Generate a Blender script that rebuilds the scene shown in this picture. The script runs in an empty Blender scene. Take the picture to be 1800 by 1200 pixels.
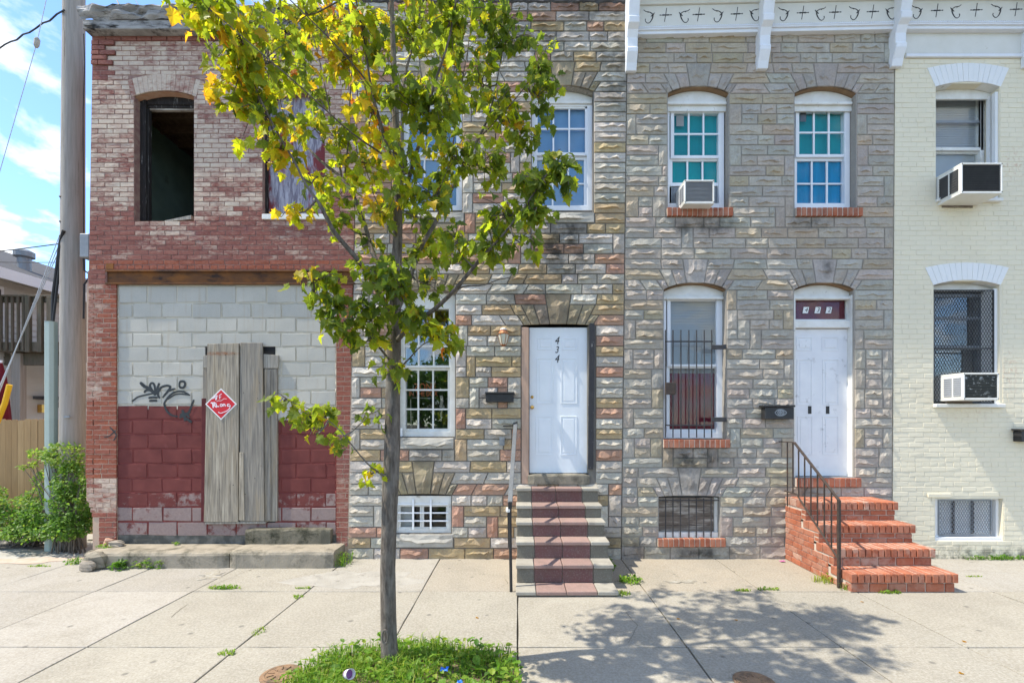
import bpy, math, random
import numpy as np
from mathutils import Vector, Matrix, noise as mnoise

scene = bpy.context.scene
col = scene.collection
R = random.Random(11)
rad = math.radians

# ---------------------------------------------------------------- measuring frame
# The facade stands in the plane Y = 0; one metre on it is 127 px of the 1800 px photograph.
U0, V0, SW, D, H = 910.0, 740.0, 127.0, 6.6, 1.9
F = SW * D
def PX(u, Y=0.0): return (u - U0) * (D + Y) / F
def PZ(v, Y=0.0): return H - (v - V0) * (D + Y) / F
def PP(u, v, Y=0.0): return Vector((PX(u, Y), Y, PZ(v, Y)))

# ---------------------------------------------------------------- camera
cam = bpy.data.objects.new('camera', bpy.data.cameras.new('camera'))
col.objects.link(cam)
cam.location = (0, -D, H)
cam.rotation_euler = (rad(90), 0, 0)
cam.data.sensor_width = 36
cam.data.lens = 36 * F / 1800
cam.data.shift_x = -10 / 1800
cam.data.shift_y = 140 / 1800
cam.data.clip_start = 0.05
cam.data.clip_end = 2000
scene.camera = cam

# ---------------------------------------------------------------- daylight
SUN_DIR = Vector((1.0, 0.165, -1.66)).normalized()      # the way the light travels
SUN_EL = math.asin(-SUN_DIR.z)
SUN_AZ = math.atan2(-SUN_DIR.x, -SUN_DIR.y)
world = bpy.data.worlds.new('World')
scene.world = world
world.use_nodes = True
wt = world.node_tree
wt.nodes.clear()
w_out = wt.nodes.new('ShaderNodeOutputWorld')
w_bg = wt.nodes.new('ShaderNodeBackground')
w_bg.inputs['Strength'].default_value = 0.15
sky = wt.nodes.new('ShaderNodeTexSky')
sky.sky_type = 'NISHITA'
sky.sun_disc = False
sky.sun_elevation = SUN_EL
sky.sun_rotation = SUN_AZ
sky.air_density = 0.85
sky.dust_density = 0.1
sky.ozone_density = 2.5
tc = wt.nodes.new('ShaderNodeTexCoord')
sep = wt.nodes.new('ShaderNodeSeparateXYZ')
wt.links.new(tc.outputs['Generated'], sep.inputs[0])
mx = wt.nodes.new('ShaderNodeMath'); mx.operation = 'MAXIMUM'; mx.inputs[1].default_value = 0.0
wt.links.new(sep.outputs['Z'], mx.inputs[0])
ad = wt.nodes.new('ShaderNodeMath'); ad.operation = 'ADD'; ad.inputs[1].default_value = 0.22
wt.links.new(mx.outputs[0], ad.inputs[0])
cmb = wt.nodes.new('ShaderNodeCombineXYZ')
for i, k in enumerate('XY'):
    dv = wt.nodes.new('ShaderNodeMath'); dv.operation = 'DIVIDE'
    wt.links.new(sep.outputs[k], dv.inputs[0]); wt.links.new(ad.outputs[0], dv.inputs[1])
    wt.links.new(dv.outputs[0], cmb.inputs[i])
cn = wt.nodes.new('ShaderNodeTexNoise')
cn.inputs['Scale'].default_value = 2.6; cn.inputs['Detail'].default_value = 9; cn.inputs['Roughness'].default_value = 0.56
cn.inputs['Distortion'].default_value = 0.25
wt.links.new(cmb.outputs[0], cn.inputs['Vector'])
cr = wt.nodes.new('ShaderNodeValToRGB')
cr.color_ramp.elements[0].position = 0.49; cr.color_ramp.elements[0].color = (0, 0, 0, 1)
cr.color_ramp.elements[1].position = 0.62; cr.color_ramp.elements[1].color = (1, 1, 1, 1)
wt.links.new(cn.outputs[0], cr.inputs[0])
cloud = wt.nodes.new('ShaderNodeMix'); cloud.data_type = 'RGBA'
cloud.inputs[7].default_value = (4.2, 4.05, 3.6, 1)
lift = wt.nodes.new('ShaderNodeMix'); lift.data_type = 'RGBA'; lift.blend_type = 'MULTIPLY'
lift.inputs[0].default_value = 1.0
lift.inputs[7].default_value = (0.68, 0.76, 0.83, 1)
wt.links.new(sky.outputs[0], lift.inputs[6])
wt.links.new(lift.outputs[2], cloud.inputs[6])
wt.links.new(cr.outputs[0], cloud.inputs[0])
wt.links.new(cloud.outputs[2], w_bg.inputs['Color'])
wt.links.new(w_bg.outputs[0], w_out.inputs[0])

sun = bpy.data.objects.new('sun', bpy.data.lights.new('sun', 'SUN'))
col.objects.link(sun)
sun.data.energy = 2.4
sun.data.angle = rad(0.55)
sun.data.color = (1.0, 0.925, 0.79)
sun.location = (-20, -5, 30)
sun.rotation_euler = SUN_DIR.to_track_quat('-Z', 'Y').to_euler()

vs = scene.view_settings
vs.view_transform = 'Standard'
vs.look = 'None'
vs.gamma = 1.0
vs.use_curve_mapping = False
vs.exposure = 1.6
scene.render.engine = 'CYCLES'
scene.cycles.use_denoising = True
scene.cycles.max_bounces = 8
scene.cycles.diffuse_bounces = 4
scene.cycles.transparent_max_bounces = 12
scene.cycles.sample_clamp_indirect = 6

# ---------------------------------------------------------------- helpers
WLOC = {}
def wloc(o): return WLOC.get(o.name, Vector((0, 0, 0)))

def thing(name, label, cat, loc=(0, 0, 0), group=None, kind=None):
    o = bpy.data.objects.new(name, None)
    col.objects.link(o)
    o.empty_display_size = 0.2
    o.location = loc
    WLOC[o.name] = Vector(loc)
    tag(o, label, cat, group, kind)
    return o

def tag(o, label=None, cat=None, group=None, kind=None):
    if label: o['label'] = label
    if cat: o['category'] = cat
    if group: o['group'] = group
    if kind: o['kind'] = kind
    return o

def link(name, me, parent=None, loc=(0, 0, 0), color=None, label=None):
    o = bpy.data.objects.new(name, me)
    col.objects.link(o)
    w = Vector(loc)
    WLOC[o.name] = w
    if parent is not None:
        o.parent = parent
        o.location = w - wloc(parent)
    else:
        o.location = w
    if color is not None: o.color = color
    if label: o['label'] = label
    return o

class MB:
    def __init__(s):
        s.v = []; s.f = []; s.m = []; s.c = []; s.cur = None; s.e = None
    def add(s, vs_, fs_, m=0):
        b = len(s.v)
        s.v.extend([tuple(p) for p in vs_])
        for f in fs_:
            s.f.append(tuple(b + i for i in f)); s.m.append(m)
        if s.cur is not None: s.c.extend([s.cur] * len(vs_))
    def box(s, x0, x1, y0, y1, z0, z1, m=0):
        if x0 > x1: x0, x1 = x1, x0
        if y0 > y1: y0, y1 = y1, y0
        if z0 > z1: z0, z1 = z1, z0
        s.add([(x0, y0, z0), (x1, y0, z0), (x1, y1, z0), (x0, y1, z0), (x0, y0, z1), (x1, y0, z1), (x1, y1, z1), (x0, y1, z1)],
              [(0, 3, 2, 1), (4, 5, 6, 7), (0, 1, 5, 4), (1, 2, 6, 5), (2, 3, 7, 6), (3, 0, 4, 7)], m)
    def pbox(s, u0, u1, v0, v1, y0, y1, m=0, yr=None):   # a box whose front outline is read at depth yr (default y0)
        yr = y0 if yr is None else yr
        s.box(PX(u0, yr), PX(u1, yr), y0, y1, PZ(v1, yr), PZ(v0, yr), m)
    def prism(s, poly, y0, y1, m=0):         # poly in (x, z), counter-clockwise seen from the street
        n = len(poly)
        s.add([(x, y0, z) for x, z in poly] + [(x, y1, z) for x, z in poly],
              [tuple(range(n)), tuple(range(2 * n - 1, n - 1, -1))] + [(i, i + n, (i + 1) % n + n, (i + 1) % n) for i in range(n)], m)
    def tube(s, pts, r, n=8, m=0, cap=True):
        pts = [Vector(p) for p in pts]
        rs = r if isinstance(r, (list, tuple)) else [r] * len(pts)
        b = len(s.v); prev = None
        for i, p in enumerate(pts):
            t = (pts[min(i + 1, len(pts) - 1)] - pts[max(i - 1, 0)])
            if t.length < 1e-9: t = Vector((0, 0, 1))
            t.normalize()
            if prev is None:
                a = Vector((1, 0, 0)) if abs(t.x) < 0.8 else Vector((0, 1, 0))
                prev = (a - t * a.dot(t)).normalized()
            else:
                prev = (prev - t * prev.dot(t))
                prev = prev.normalized() if prev.length > 1e-6 else Vector((1, 0, 0))
            q = t.cross(prev)
            for k in range(n):
                an = 2 * math.pi * k / n
                s.v.append(tuple(p + (prev * math.cos(an) + q * math.sin(an)) * rs[i]))
        if s.cur is not None: s.c.extend([s.cur] * (n * len(pts)))
        for i in range(len(pts) - 1):
            for k in range(n):
                s.f.append((b + i * n + k, b + i * n + (k + 1) % n, b + (i + 1) * n + (k + 1) % n, b + (i + 1) * n + k)); s.m.append(m)
        if cap:
            s.f.append(tuple(b + k for k in range(n - 1, -1, -1))); s.m.append(m)
            e = b + (len(pts) - 1) * n
            s.f.append(tuple(e + k for k in range(n))); s.m.append(m)
    def lathe(s, prof, c, n=16, m=0):        # prof: (radius, z) from the bottom up
        b = len(s.v); c = Vector(c)
        for r, z in prof:
            for k in range(n):
                a = 2 * math.pi * k / n
                s.v.append((c.x + r * math.cos(a), c.y + r * math.sin(a), c.z + z))
        if s.cur is not None: s.c.extend([s.cur] * (n * len(prof)))
        for i in range(len(prof) - 1):
            for k in range(n):
                s.f.append((b + i * n + k, b + i * n + (k + 1) % n, b + (i + 1) * n + (k + 1) % n, b + (i + 1) * n + k)); s.m.append(m)
        s.f.append(tuple(b + k for k in range(n - 1, -1, -1))); s.m.append(m)
        e = b + (len(prof) - 1) * n
        s.f.append(tuple(e + k for k in range(n))); s.m.append(m)
    def ribbon(s, pts, w, y, th=0.0015, m=0): # a flat brush stroke on a wall: pts in (x, z)
        n = len(pts)
        if n < 2: return
        ws = w if isinstance(w, (list, tuple)) else [w] * n
        L = []; Rr = []
        for i in range(n):
            a = Vector(pts[max(i - 1, 0)]); c = Vector(pts[min(i + 1, n - 1)])
            t = (c - a)
            t = t.normalized() if t.length > 1e-9 else Vector((1, 0))
            nn = Vector((-t.y, t.x)) * ws[i] * 0.5
            p = Vector(pts[i])
            L.append(p + nn); Rr.append(p - nn)
        vv = [(p.x, y, p.y) for p in L] + [(p.x, y, p.y) for p in Rr] + [(p.x, y + th, p.y) for p in L] + [(p.x, y + th, p.y) for p in Rr]
        ff = []
        for i in range(n - 1):
            ff.append((i, n + i, n + i + 1, i + 1))
            ff.append((2 * n + i, i, i + 1, 2 * n + i + 1))
            ff.append((n + i, 3 * n + i, 3 * n + i + 1, n + i + 1))
        s.add(vv, ff, m)
    def mesh(s, name, mats, origin=None, smooth=False):
        me = bpy.data.meshes.new(name)
        o = Vector(origin) if origin is not None else Vector((0, 0, 0))
        me.from_pydata([(p[0] - o.x, p[1] - o.y, p[2] - o.z) for p in s.v], [], s.f)
        if not isinstance(mats, (list, tuple)): mats = [mats]
        for mt in mats: me.materials.append(mt)
        if len(mats) > 1: me.polygons.foreach_set('material_index', s.m)
        if s.c and len(s.c) == len(s.v):
            at = me.attributes.new('pc', 'FLOAT_COLOR', 'POINT')
            at.data.foreach_set('color', np.array([(c[0], c[1], c[2], 1.0) for c in s.c], dtype=np.float32).ravel())
        if s.e and len(s.e) == len(s.v):
            at = me.attributes.new('edge', 'FLOAT', 'POINT')
            at.data.foreach_set('value', np.array(s.e, dtype=np.float32))
        if smooth: me.polygons.foreach_set('use_smooth', [True] * len(me.polygons))
        me.update()
        return me
    def build(s, name, mats, parent=None, smooth=False, bevel=0, color=None, label=None, origin=None):
        if origin is None:
            a = np.array(s.v)
            lo = a.min(0); hi = a.max(0)
            origin = ((lo[0] + hi[0]) / 2, (lo[1] + hi[1]) / 2, lo[2])
        me = s.mesh(name, mats, origin, smooth)
        if s.c and color is None: color = (0, 0, 0, 1)
        o = link(name, me, parent, origin, color, label)
        if bevel:
            md = o.modifiers.new('bevel', 'BEVEL'); md.width = bevel; md.segments = 1; md.limit_method = 'ANGLE'
        return o

def frame_boxes(mb, u0, u1, v0, v1, t, y0, y1, tb=None, tt=None):
    """a rectangular frame; t = width in px of the side pieces, tt / tb = top and bottom pieces"""
    tt = t if tt is None else tt; tb = t if tb is None else tb
    x0, x1, z0, z1 = PX(u0, y0), PX(u1, y0), PZ(v1, y0), PZ(v0, y0)
    k = (D + y0) / F
    mb.box(x0, x0 + t * k, y0, y1, z0, z1)
    mb.box(x1 - t * k, x1, y0, y1, z0, z1)
    mb.box(x0 + t * k, x1 - t * k, y0 + 0.001, y1, z1 - tt * k, z1)
    mb.box(x0 + t * k, x1 - t * k, y0 + 0.001, y1, z0, z0 + tb * k)

# ---------------------------------------------------------------- materials
class NT:
    def __init__(s, name):
        s.mat = bpy.data.materials.new(name)
        s.mat.use_nodes = True
        s.t = s.mat.node_tree
        s.b = s.t.nodes['Principled BSDF']
        s.out = s.t.nodes['Material Output']
        s._pos = None
    def n(s, typ, **kw):
        nd = s.t.nodes.new(typ)
        for k, v in kw.items(): setattr(nd, k, v)
        return nd
    def set(s, inp, val):
        if isinstance(val, bpy.types.NodeSocket): s.t.links.new(val, inp)
        elif isinstance(val, (tuple, list)) and len(val) == 3 and inp.type == 'RGBA': inp.default_value = (*val, 1)
        else: inp.default_value = val
    def pos(s, scale=(1, 1, 1), off=(0, 0, 0)):
        if s._pos is None: s._pos = s.n('ShaderNodeNewGeometry').outputs['Position']
        if scale == (1, 1, 1) and off == (0, 0, 0): return s._pos
        mp = s.n('ShaderNodeMapping')
        s.t.links.new(s._pos, mp.inputs[0])
        mp.inputs['Location'].default_value = off
        mp.inputs['Scale'].default_value = scale
        return mp.outputs[0]
    def noise(s, scale=5, detail=4, rough=0.55, vec=None, dist=0.0):
        nd = s.n('ShaderNodeTexNoise')
        s.set(nd.inputs['Vector'], vec if vec is not None else s.pos())
        nd.inputs['Scale'].default_value = scale; nd.inputs['Detail'].default_value = detail
        nd.inputs['Roughness'].default_value = rough; nd.inputs['Distortion'].default_value = dist
        return nd.outputs[0]
    def vor(s, scale=5, vec=None, feature='F1', out='Distance'):
        nd = s.n('ShaderNodeTexVoronoi', feature=feature)
        s.set(nd.inputs['Vector'], vec if vec is not None else s.pos())
        nd.inputs['Scale'].default_value = scale
        return nd.outputs[out]
    def ramp(s, fac, a, b, c0=(0, 0, 0), c1=(1, 1, 1)):
        nd = s.n('ShaderNodeValToRGB')
        s.set(nd.inputs[0], fac)
        e = nd.color_ramp.elements
        e[0].position = max(0.0, min(a, 1)); e[1].position = max(0.0, min(b, 1))
        e[0].color = (*c0, 1); e[1].color = (*c1, 1)
        return nd.outputs[0]
    def mix(s, fac, a, b, mode='MIX'):
        nd = s.n('ShaderNodeMix', data_type='RGBA', blend_type=mode)
        s.set(nd.inputs[0], fac); s.set(nd.inputs[6], a); s.set(nd.inputs[7], b)
        return nd.outputs[2]
    def math(s, op, a, b=0.0, c=None, clamp=False):
        nd = s.n('ShaderNodeMath', operation=op, use_clamp=clamp)
        s.set(nd.inputs[0], a); s.set(nd.inputs[1], b)
        if c is not None: s.set(nd.inputs[2], c)
        return nd.outputs[0]
    def xyz(s, vec=None):
        nd = s.n('ShaderNodeSeparateXYZ')
        s.set(nd.inputs[0], vec if vec is not None else s.pos())
        return nd.outputs
    def piece(s):
        """per-piece values: object colour of single pieces plus the stored colour of joined ones"""
        at = s.n('ShaderNodeAttribute', attribute_name='pc')
        oi = s.n('ShaderNodeObjectInfo')
        return s.mix(1.0, at.outputs['Color'], oi.outputs['Color'], 'ADD')
    def bump(s, h, strength=0.3, dist=0.01):
        nd = s.n('ShaderNodeBump')
        nd.inputs['Strength'].default_value = strength; nd.inputs['Distance'].default_value = dist
        s.set(nd.inputs['Height'], h)
        s.t.links.new(nd.outputs[0], s.b.inputs['Normal'])
    def stains(s, blobs, scale=6.0):
        """dirt patches: (x, z, rx, rz, strength)"""
        o = s.xyz(); tot = None
        nz = s.noise(scale, 6, 0.65)
        for x, z, rx, rz, st in blobs:
            a = s.math('DIVIDE', s.math('SUBTRACT', o['X'], x), rx)
            b = s.math('DIVIDE', s.math('SUBTRACT', o['Z'], z), rz)
            d = s.math('ADD', s.math('MULTIPLY', a, a), s.math('MULTIPLY', b, b))
            d = s.math('SUBTRACT', 1.0, d, clamp=True)
            d = s.math('MULTIPLY', d, st)
            tot = d if tot is None else s.math('MAXIMUM', tot, d)
        return s.math('MULTIPLY', tot, s.ramp(nz, 0.3, 0.62), clamp=True)
    def done(s, color, rough=0.85, spec=0.25, metal=0.0):
        s.set(s.b.inputs['Base Color'], color)
        s.set(s.b.inputs['Roughness'], rough)
        s.b.inputs['Specular IOR Level'].default_value = spec
        s.b.inputs['Metallic'].default_value = metal
        return s.mat

def simple(name, c1, c2=None, scale=8, rough=0.7, spec=0.3, metal=0.0, bump=0.15, bscale=None, stretch=(1, 1, 1), dirt=None, dpos=(0.55, 0.72), dscale=4, bdist=0.006):
    t = NT(name)
    c2 = c2 or tuple(x * 0.75 for x in c1)
    v = t.pos(stretch)
    nz = t.noise(scale, 6, 0.6, v)
    c = t.mix(t.ramp(nz, 0.3, 0.7), c1, c2)
    if dirt: c = t.mix(t.ramp(t.noise(dscale, 8, 0.68, t.pos(stretch, (3, 7, 1))), dpos[0], dpos[1]), c, dirt)
    if bump: t.bump(t.noise(bscale or scale * 6, 5, 0.6, v), bump, bdist)
    return t.done(c, rough, spec, metal)

M = {}
M['white'] = simple('white_vinyl', (0.78, 0.80, 0.82), (0.70, 0.72, 0.75), 3, 0.45, 0.4, bump=0.03)
M['old_white'] = simple('old_white_paint', (0.76, 0.76, 0.73), (0.64, 0.63, 0.58), 7, 0.65, 0.3, bump=0.25, bscale=40, dirt=(0.24, 0.20, 0.15), dpos=(0.62, 0.74), dscale=9)
M['door_white'] = simple('door_white_paint', (0.76, 0.80, 0.84), (0.70, 0.74, 0.78), 4, 0.4, 0.4, bump=0.04)
M['old_door_white'] = simple('worn_door_paint', (0.76, 0.77, 0.78), (0.68, 0.69, 0.71), 5, 0.55, 0.3, bump=0.08, dirt=(0.42, 0.42, 0.42), dpos=(0.60, 0.72), dscale=7)
M['black'] = simple('black_metal', (0.018, 0.018, 0.02), (0.03, 0.03, 0.03), 20, 0.45, 0.4, bump=0.05)
M['iron'] = simple('brown_iron', (0.075, 0.055, 0.042), (0.04, 0.03, 0.026), 22, 0.6, 0.3, bump=0.2, dirt=(0.14, 0.06, 0.03), dpos=(0.58, 0.7), dscale=12)
M['grey_bar'] = simple('dark_grey_iron', (0.055, 0.055, 0.058), (0.035, 0.03, 0.03), 22, 0.55, 0.35, bump=0.15)
M['rail_grey'] = simple('weathered_rail', (0.16, 0.17, 0.178), (0.11, 0.118, 0.125), 9, 0.6, 0.3, bump=0.1)
M['brass'] = simple('brass', (0.70, 0.45, 0.14), (0.5, 0.3, 0.08), 20, 0.3, 0.5, metal=0.9, bump=0)
M['copper'] = simple('aged_copper', (0.42, 0.17, 0.07), (0.28, 0.13, 0.07), 20, 0.45, 0.4, metal=0.4, bump=0.1)
M['zinc'] = simple('galvanised_grey', (0.26, 0.28, 0.30), (0.19, 0.21, 0.225), 9, 0.5, 0.4, metal=0.2, bump=0.1)
M['pale_wood'] = simple('raw_lumber', (0.52, 0.36, 0.27), (0.42, 0.28, 0.21), 6, 0.75, 0.2, stretch=(6, 6, 0.6), dirt=(0.12, 0.08, 0.06), dpos=(0.66, 0.72), dscale=14)
M['grey_wood'] = simple('weathered_grey_wood', (0.36, 0.335, 0.29), (0.20, 0.185, 0.16), 5, 0.85, 0.15, bump=0.5, bscale=20, stretch=(9, 9, 0.55), dirt=(0.46, 0.42, 0.35), dpos=(0.5, 0.68), dscale=3, bdist=0.004)
M['dark_wood'] = simple('charred_wood', (0.035, 0.03, 0.028), (0.015, 0.013, 0.013), 8, 0.8, 0.2, bump=0.6, bscale=25, stretch=(6, 6, 0.8), dirt=(0.30, 0.29, 0.28), dpos=(0.58, 0.70), dscale=5)
M['deck_wood'] = simple('deck_wood', (0.155, 0.13, 0.10), (0.09, 0.075, 0.055), 5, 0.85, 0.15, bump=0.3, stretch=(5, 5, 0.8), dirt=(0.09, 0.10, 0.07), dpos=(0.5, 0.7))
M['fence_wood'] = None
M['pole_wood'] = simple('pole_wood', (0.37, 0.345, 0.315), (0.26, 0.24, 0.215), 4, 0.9, 0.12, bump=0.5, bscale=24, stretch=(8, 8, 0.45), dirt=(0.14, 0.11, 0.09), dpos=(0.60, 0.72), dscale=3)
M['rust_steel'] = simple('rusty_steel', (0.065, 0.038, 0.028), (0.26, 0.10, 0.022), 2.2, 0.8, 0.25, bump=0.3, stretch=(1, 1, 2.2), dirt=(0.022, 0.018, 0.018), dpos=(0.5, 0.66), dscale=3)
M['rotten'] = simple('rotten_roof_board', (0.44, 0.43, 0.42), (0.17, 0.165, 0.16), 4, 0.9, 0.15, bump=0.7, bscale=16, stretch=(0.8, 1, 3), dirt=(0.03, 0.028, 0.026), dpos=(0.50, 0.62), dscale=3.5, bdist=0.02)
M['tar'] = simple('roofing_tar', (0.05, 0.05, 0.055), (0.11, 0.11, 0.115), 9, 0.8, 0.25, bump=0.6, bscale=18, bdist=0.02)
M['concrete_old'] = simple('old_step_concrete', (0.29, 0.26, 0.205), (0.185, 0.168, 0.132), 5, 0.92, 0.12, bump=0.7, bscale=45, dirt=(0.085, 0.08, 0.062), dpos=(0.47, 0.66), dscale=5.5, bdist=0.008)
M['stone_sill'] = simple('sill_stone', (0.46, 0.44, 0.39), (0.36, 0.34, 0.30), 6, 0.9, 0.15, bump=0.5, bscale=30, dirt=(0.10, 0.095, 0.08), dpos=(0.55, 0.72), dscale=5)
M['rock'] = simple('rubble', (0.36, 0.31, 0.25), (0.25, 0.22, 0.18), 8, 0.95, 0.1, bump=0.7, bscale=30)
M['clay'] = simple('broken_brick', (0.46, 0.22, 0.13), (0.55, 0.38, 0.28), 8, 0.9, 0.1, bump=0.5)
M['soil'] = simple('pit_soil', (0.13, 0.095, 0.06), (0.20, 0.16, 0.10), 12, 0.95, 0.1, bump=0.8, bscale=60, bdist=0.02)
M['dark'] = simple('painted_recess_dark', (0.02, 0.02, 0.022), (0.03, 0.03, 0.03), 5, 0.9, 0.1, bump=0)
M['room'] = simple('room_plaster', (0.20, 0.20, 0.19), (0.15, 0.15, 0.145), 3, 0.9, 0.1, bump=0.1)
M['green_plaster'] = simple('green_plaster', (0.26, 0.36, 0.31), (0.16, 0.22, 0.19), 1.6, 0.9, 0.12, bump=0.2, dirt=(0.09, 0.07, 0.045), dpos=(0.56, 0.72), dscale=2)
M['joist'] = simple('old_joist', (0.24, 0.16, 0.10), (0.14, 0.095, 0.06), 4, 0.9, 0.1, stretch=(6, 0.6, 6), bump=0.3)
M['black_paint'] = simple('graffiti_paint', (0.022, 0.027, 0.030), (0.04, 0.046, 0.048), 18, 0.6, 0.3, bump=0.0)
M['sign_red'] = simple('sign_red', (0.62, 0.008, 0.02), (0.55, 0.008, 0.018), 5, 0.35, 0.4, bump=0)
M['sign_white'] = simple('sign_white', (0.80, 0.80, 0.78), (0.74, 0.74, 0.72), 5, 0.4, 0.4, bump=0)
M['sign_ink'] = simple('paint_marker_white', (0.82, 0.78, 0.80), (0.78, 0.66, 0.70), 30, 0.5, 0.3, bump=0)
M['maroon_cloth'] = simple('maroon_curtain', (0.16, 0.022, 0.035), (0.11, 0.016, 0.026), 9, 0.85, 0.1, stretch=(3, 3, 0.4), bump=0.1)
M['teal_cloth'] = simple('teal_curtain', (0.002, 0.28, 0.29), (0.001, 0.22, 0.235), 3, 0.8, 0.15, stretch=(2, 2, 0.5), bump=0)
M['blue_cloth'] = simple('blue_curtain', (0.001, 0.24, 0.45), (0.001, 0.19, 0.35), 4, 0.8, 0.15, stretch=(4, 4, 0.3), bump=0)
M['blue_blind'] = simple('blue_grey_blind', (0.15, 0.29, 0.46), (0.13, 0.26, 0.42), 2, 0.7, 0.3, bump=0)
M['grey_blind'] = simple('grey_blind', (0.36, 0.38, 0.385), (0.31, 0.33, 0.335), 2, 0.7, 0.3, bump=0)
M['plywood'] = simple('dirty_plywood', (0.23, 0.19, 0.155), (0.135, 0.11, 0.088), 6, 0.9, 0.1, stretch=(0.8, 1, 5), bump=0.4, dirt=(0.42, 0.38, 0.33), dpos=(0.50, 0.64), dscale=4)
M['green_pvc'] = simple('cable_guard_green', (0.40, 0.47, 0.43), (0.35, 0.42, 0.38), 4, 0.5, 0.3, bump=0.05)
M['yellow_pvc'] = simple('guy_guard_yellow', (0.74, 0.42, 0.01), (0.66, 0.36, 0.01), 4, 0.5, 0.3, bump=0)
M['wire'] = simple('wire_black', (0.02, 0.02, 0.022), (0.03, 0.03, 0.03), 9, 0.6, 0.3, bump=0)
M['steel_wire'] = simple('guy_steel', (0.45, 0.46, 0.47), (0.36, 0.37, 0.38), 9, 0.45, 0.4, metal=0.5, bump=0)
M['siding'] = simple('white_siding', (0.62, 0.62, 0.60), (0.55, 0.55, 0.53), 2, 0.6, 0.3, bump=0.03)
M['shingle'] = simple('roof_shingle', (0.10, 0.10, 0.105), (0.07, 0.07, 0.075), 9, 0.9, 0.2, bump=0.5)
M['asphalt'] = simple('asphalt', (0.115, 0.11, 0.10), (0.09, 0.086, 0.08), 3, 0.9, 0.2, bump=0.6, bscale=120, bdist=0.004)
M['ground'] = simple('far_ground', (0.12, 0.11, 0.085), (0.09, 0.10, 0.06), 0.4, 0.95, 0.1, bump=0)
M['ac_white'] = simple('appliance_white', (0.74, 0.74, 0.70), (0.66, 0.655, 0.60), 6, 0.5, 0.35, bump=0.04, dirt=(0.42, 0.33, 0.2), dpos=(0.66, 0.76), dscale=8)
M['ac_grille'] = simple('condenser_fins', (0.045, 0.047, 0.05), (0.06, 0.062, 0.064), 14, 0.55, 0.35, bump=0.1)
M['ac_grille_worn'] = simple('worn_condenser_fins', (0.055, 0.06, 0.055), (0.075, 0.078, 0.07), 14, 0.6, 0.3, bump=0.1, dirt=(0.60, 0.62, 0.60), dpos=(0.58, 0.62), dscale=16)
M['ac_grille_light'] = simple('louvre_grey', (0.36, 0.38, 0.41), (0.31, 0.33, 0.36), 6, 0.5, 0.35, bump=0.05)
M['litter_white'] = simple('litter_paper', (0.72, 0.70, 0.68), (0.55, 0.5, 0.55), 20, 0.6, 0.3, bump=0.1)
M['litter_blue'] = simple('litter_blue', (0.02, 0.12, 0.55), (0.03, 0.2, 0.6), 20, 0.4, 0.4, bump=0)
M['litter_purple'] = simple('litter_purple', (0.16, 0.04, 0.20), (0.2, 0.06, 0.2), 20, 0.4, 0.4, bump=0)
M['red_cloth'] = simple('dark_red_canvas', (0.16, 0.012, 0.02), (0.11, 0.01, 0.016), 5, 0.8, 0.2, bump=0.1)
M['orange_ink'] = simple('red_lettering', (0.55, 0.10, 0.04), (0.6, 0.2, 0.1), 40, 0.6, 0.3, bump=0)
M['slate_edge'] = simple('black_flaking_metal', (0.02, 0.021, 0.026), (0.03, 0.03, 0.035), 18, 0.6, 0.4, bump=0.6, bscale=60, dirt=(0.45, 0.45, 0.44), dpos=(0.64, 0.68), dscale=22)

def glass_mat(name, tint, ior):
    t = NT(name)
    t.t.nodes.remove(t.b)
    tr = t.n('ShaderNodeBsdfTransparent'); tr.inputs[0].default_value = (*tint, 1)
    gl = t.n('ShaderNodeBsdfGlossy'); gl.inputs['Roughness'].default_value = 0.015
    bp = t.n('ShaderNodeBump'); bp.inputs['Strength'].default_value = 0.02; bp.inputs['Distance'].default_value = 0.05
    t.t.links.new(t.noise(1.6, 1, 0.4), bp.inputs['Height'])
    t.t.links.new(bp.outputs[0], gl.inputs['Normal'])
    lw = t.n('ShaderNodeLayerWeight'); lw.inputs[0].default_value = 0.5
    fr = t.n('ShaderNodeMath', operation='MULTIPLY_ADD'); t.t.links.new(t.math('POWER', lw.outputs['Facing'], 4.0), fr.inputs[0]); fr.inputs[1].default_value = 0.7; fr.inputs[2].default_value = ior
    mxx = t.n('ShaderNodeMixShader')
    t.t.links.new(fr.outputs[0], mxx.inputs[0]); t.t.links.new(tr.outputs[0], mxx.inputs[1]); t.t.links.new(gl.outputs[0], mxx.inputs[2])
    t.t.links.new(mxx.outputs[0], t.out.inputs[0])
    return t.mat
M['glass'] = glass_mat('window_glass', (0.98, 0.99, 0.99), 0.026)
M['glass_dark'] = glass_mat('reflecting_window_glass', (0.95, 0.97, 0.97), 0.13)
M['glass_lantern'] = simple('frosted_lantern_glass', (0.62, 0.60, 0.50), (0.5, 0.5, 0.4), 14, 0.35, 0.5, bump=0.05)
t = NT('green_bottle_plastic'); M['green_plastic'] = t.done((0.02, 0.30, 0.10), 0.15, 0.6)

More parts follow.
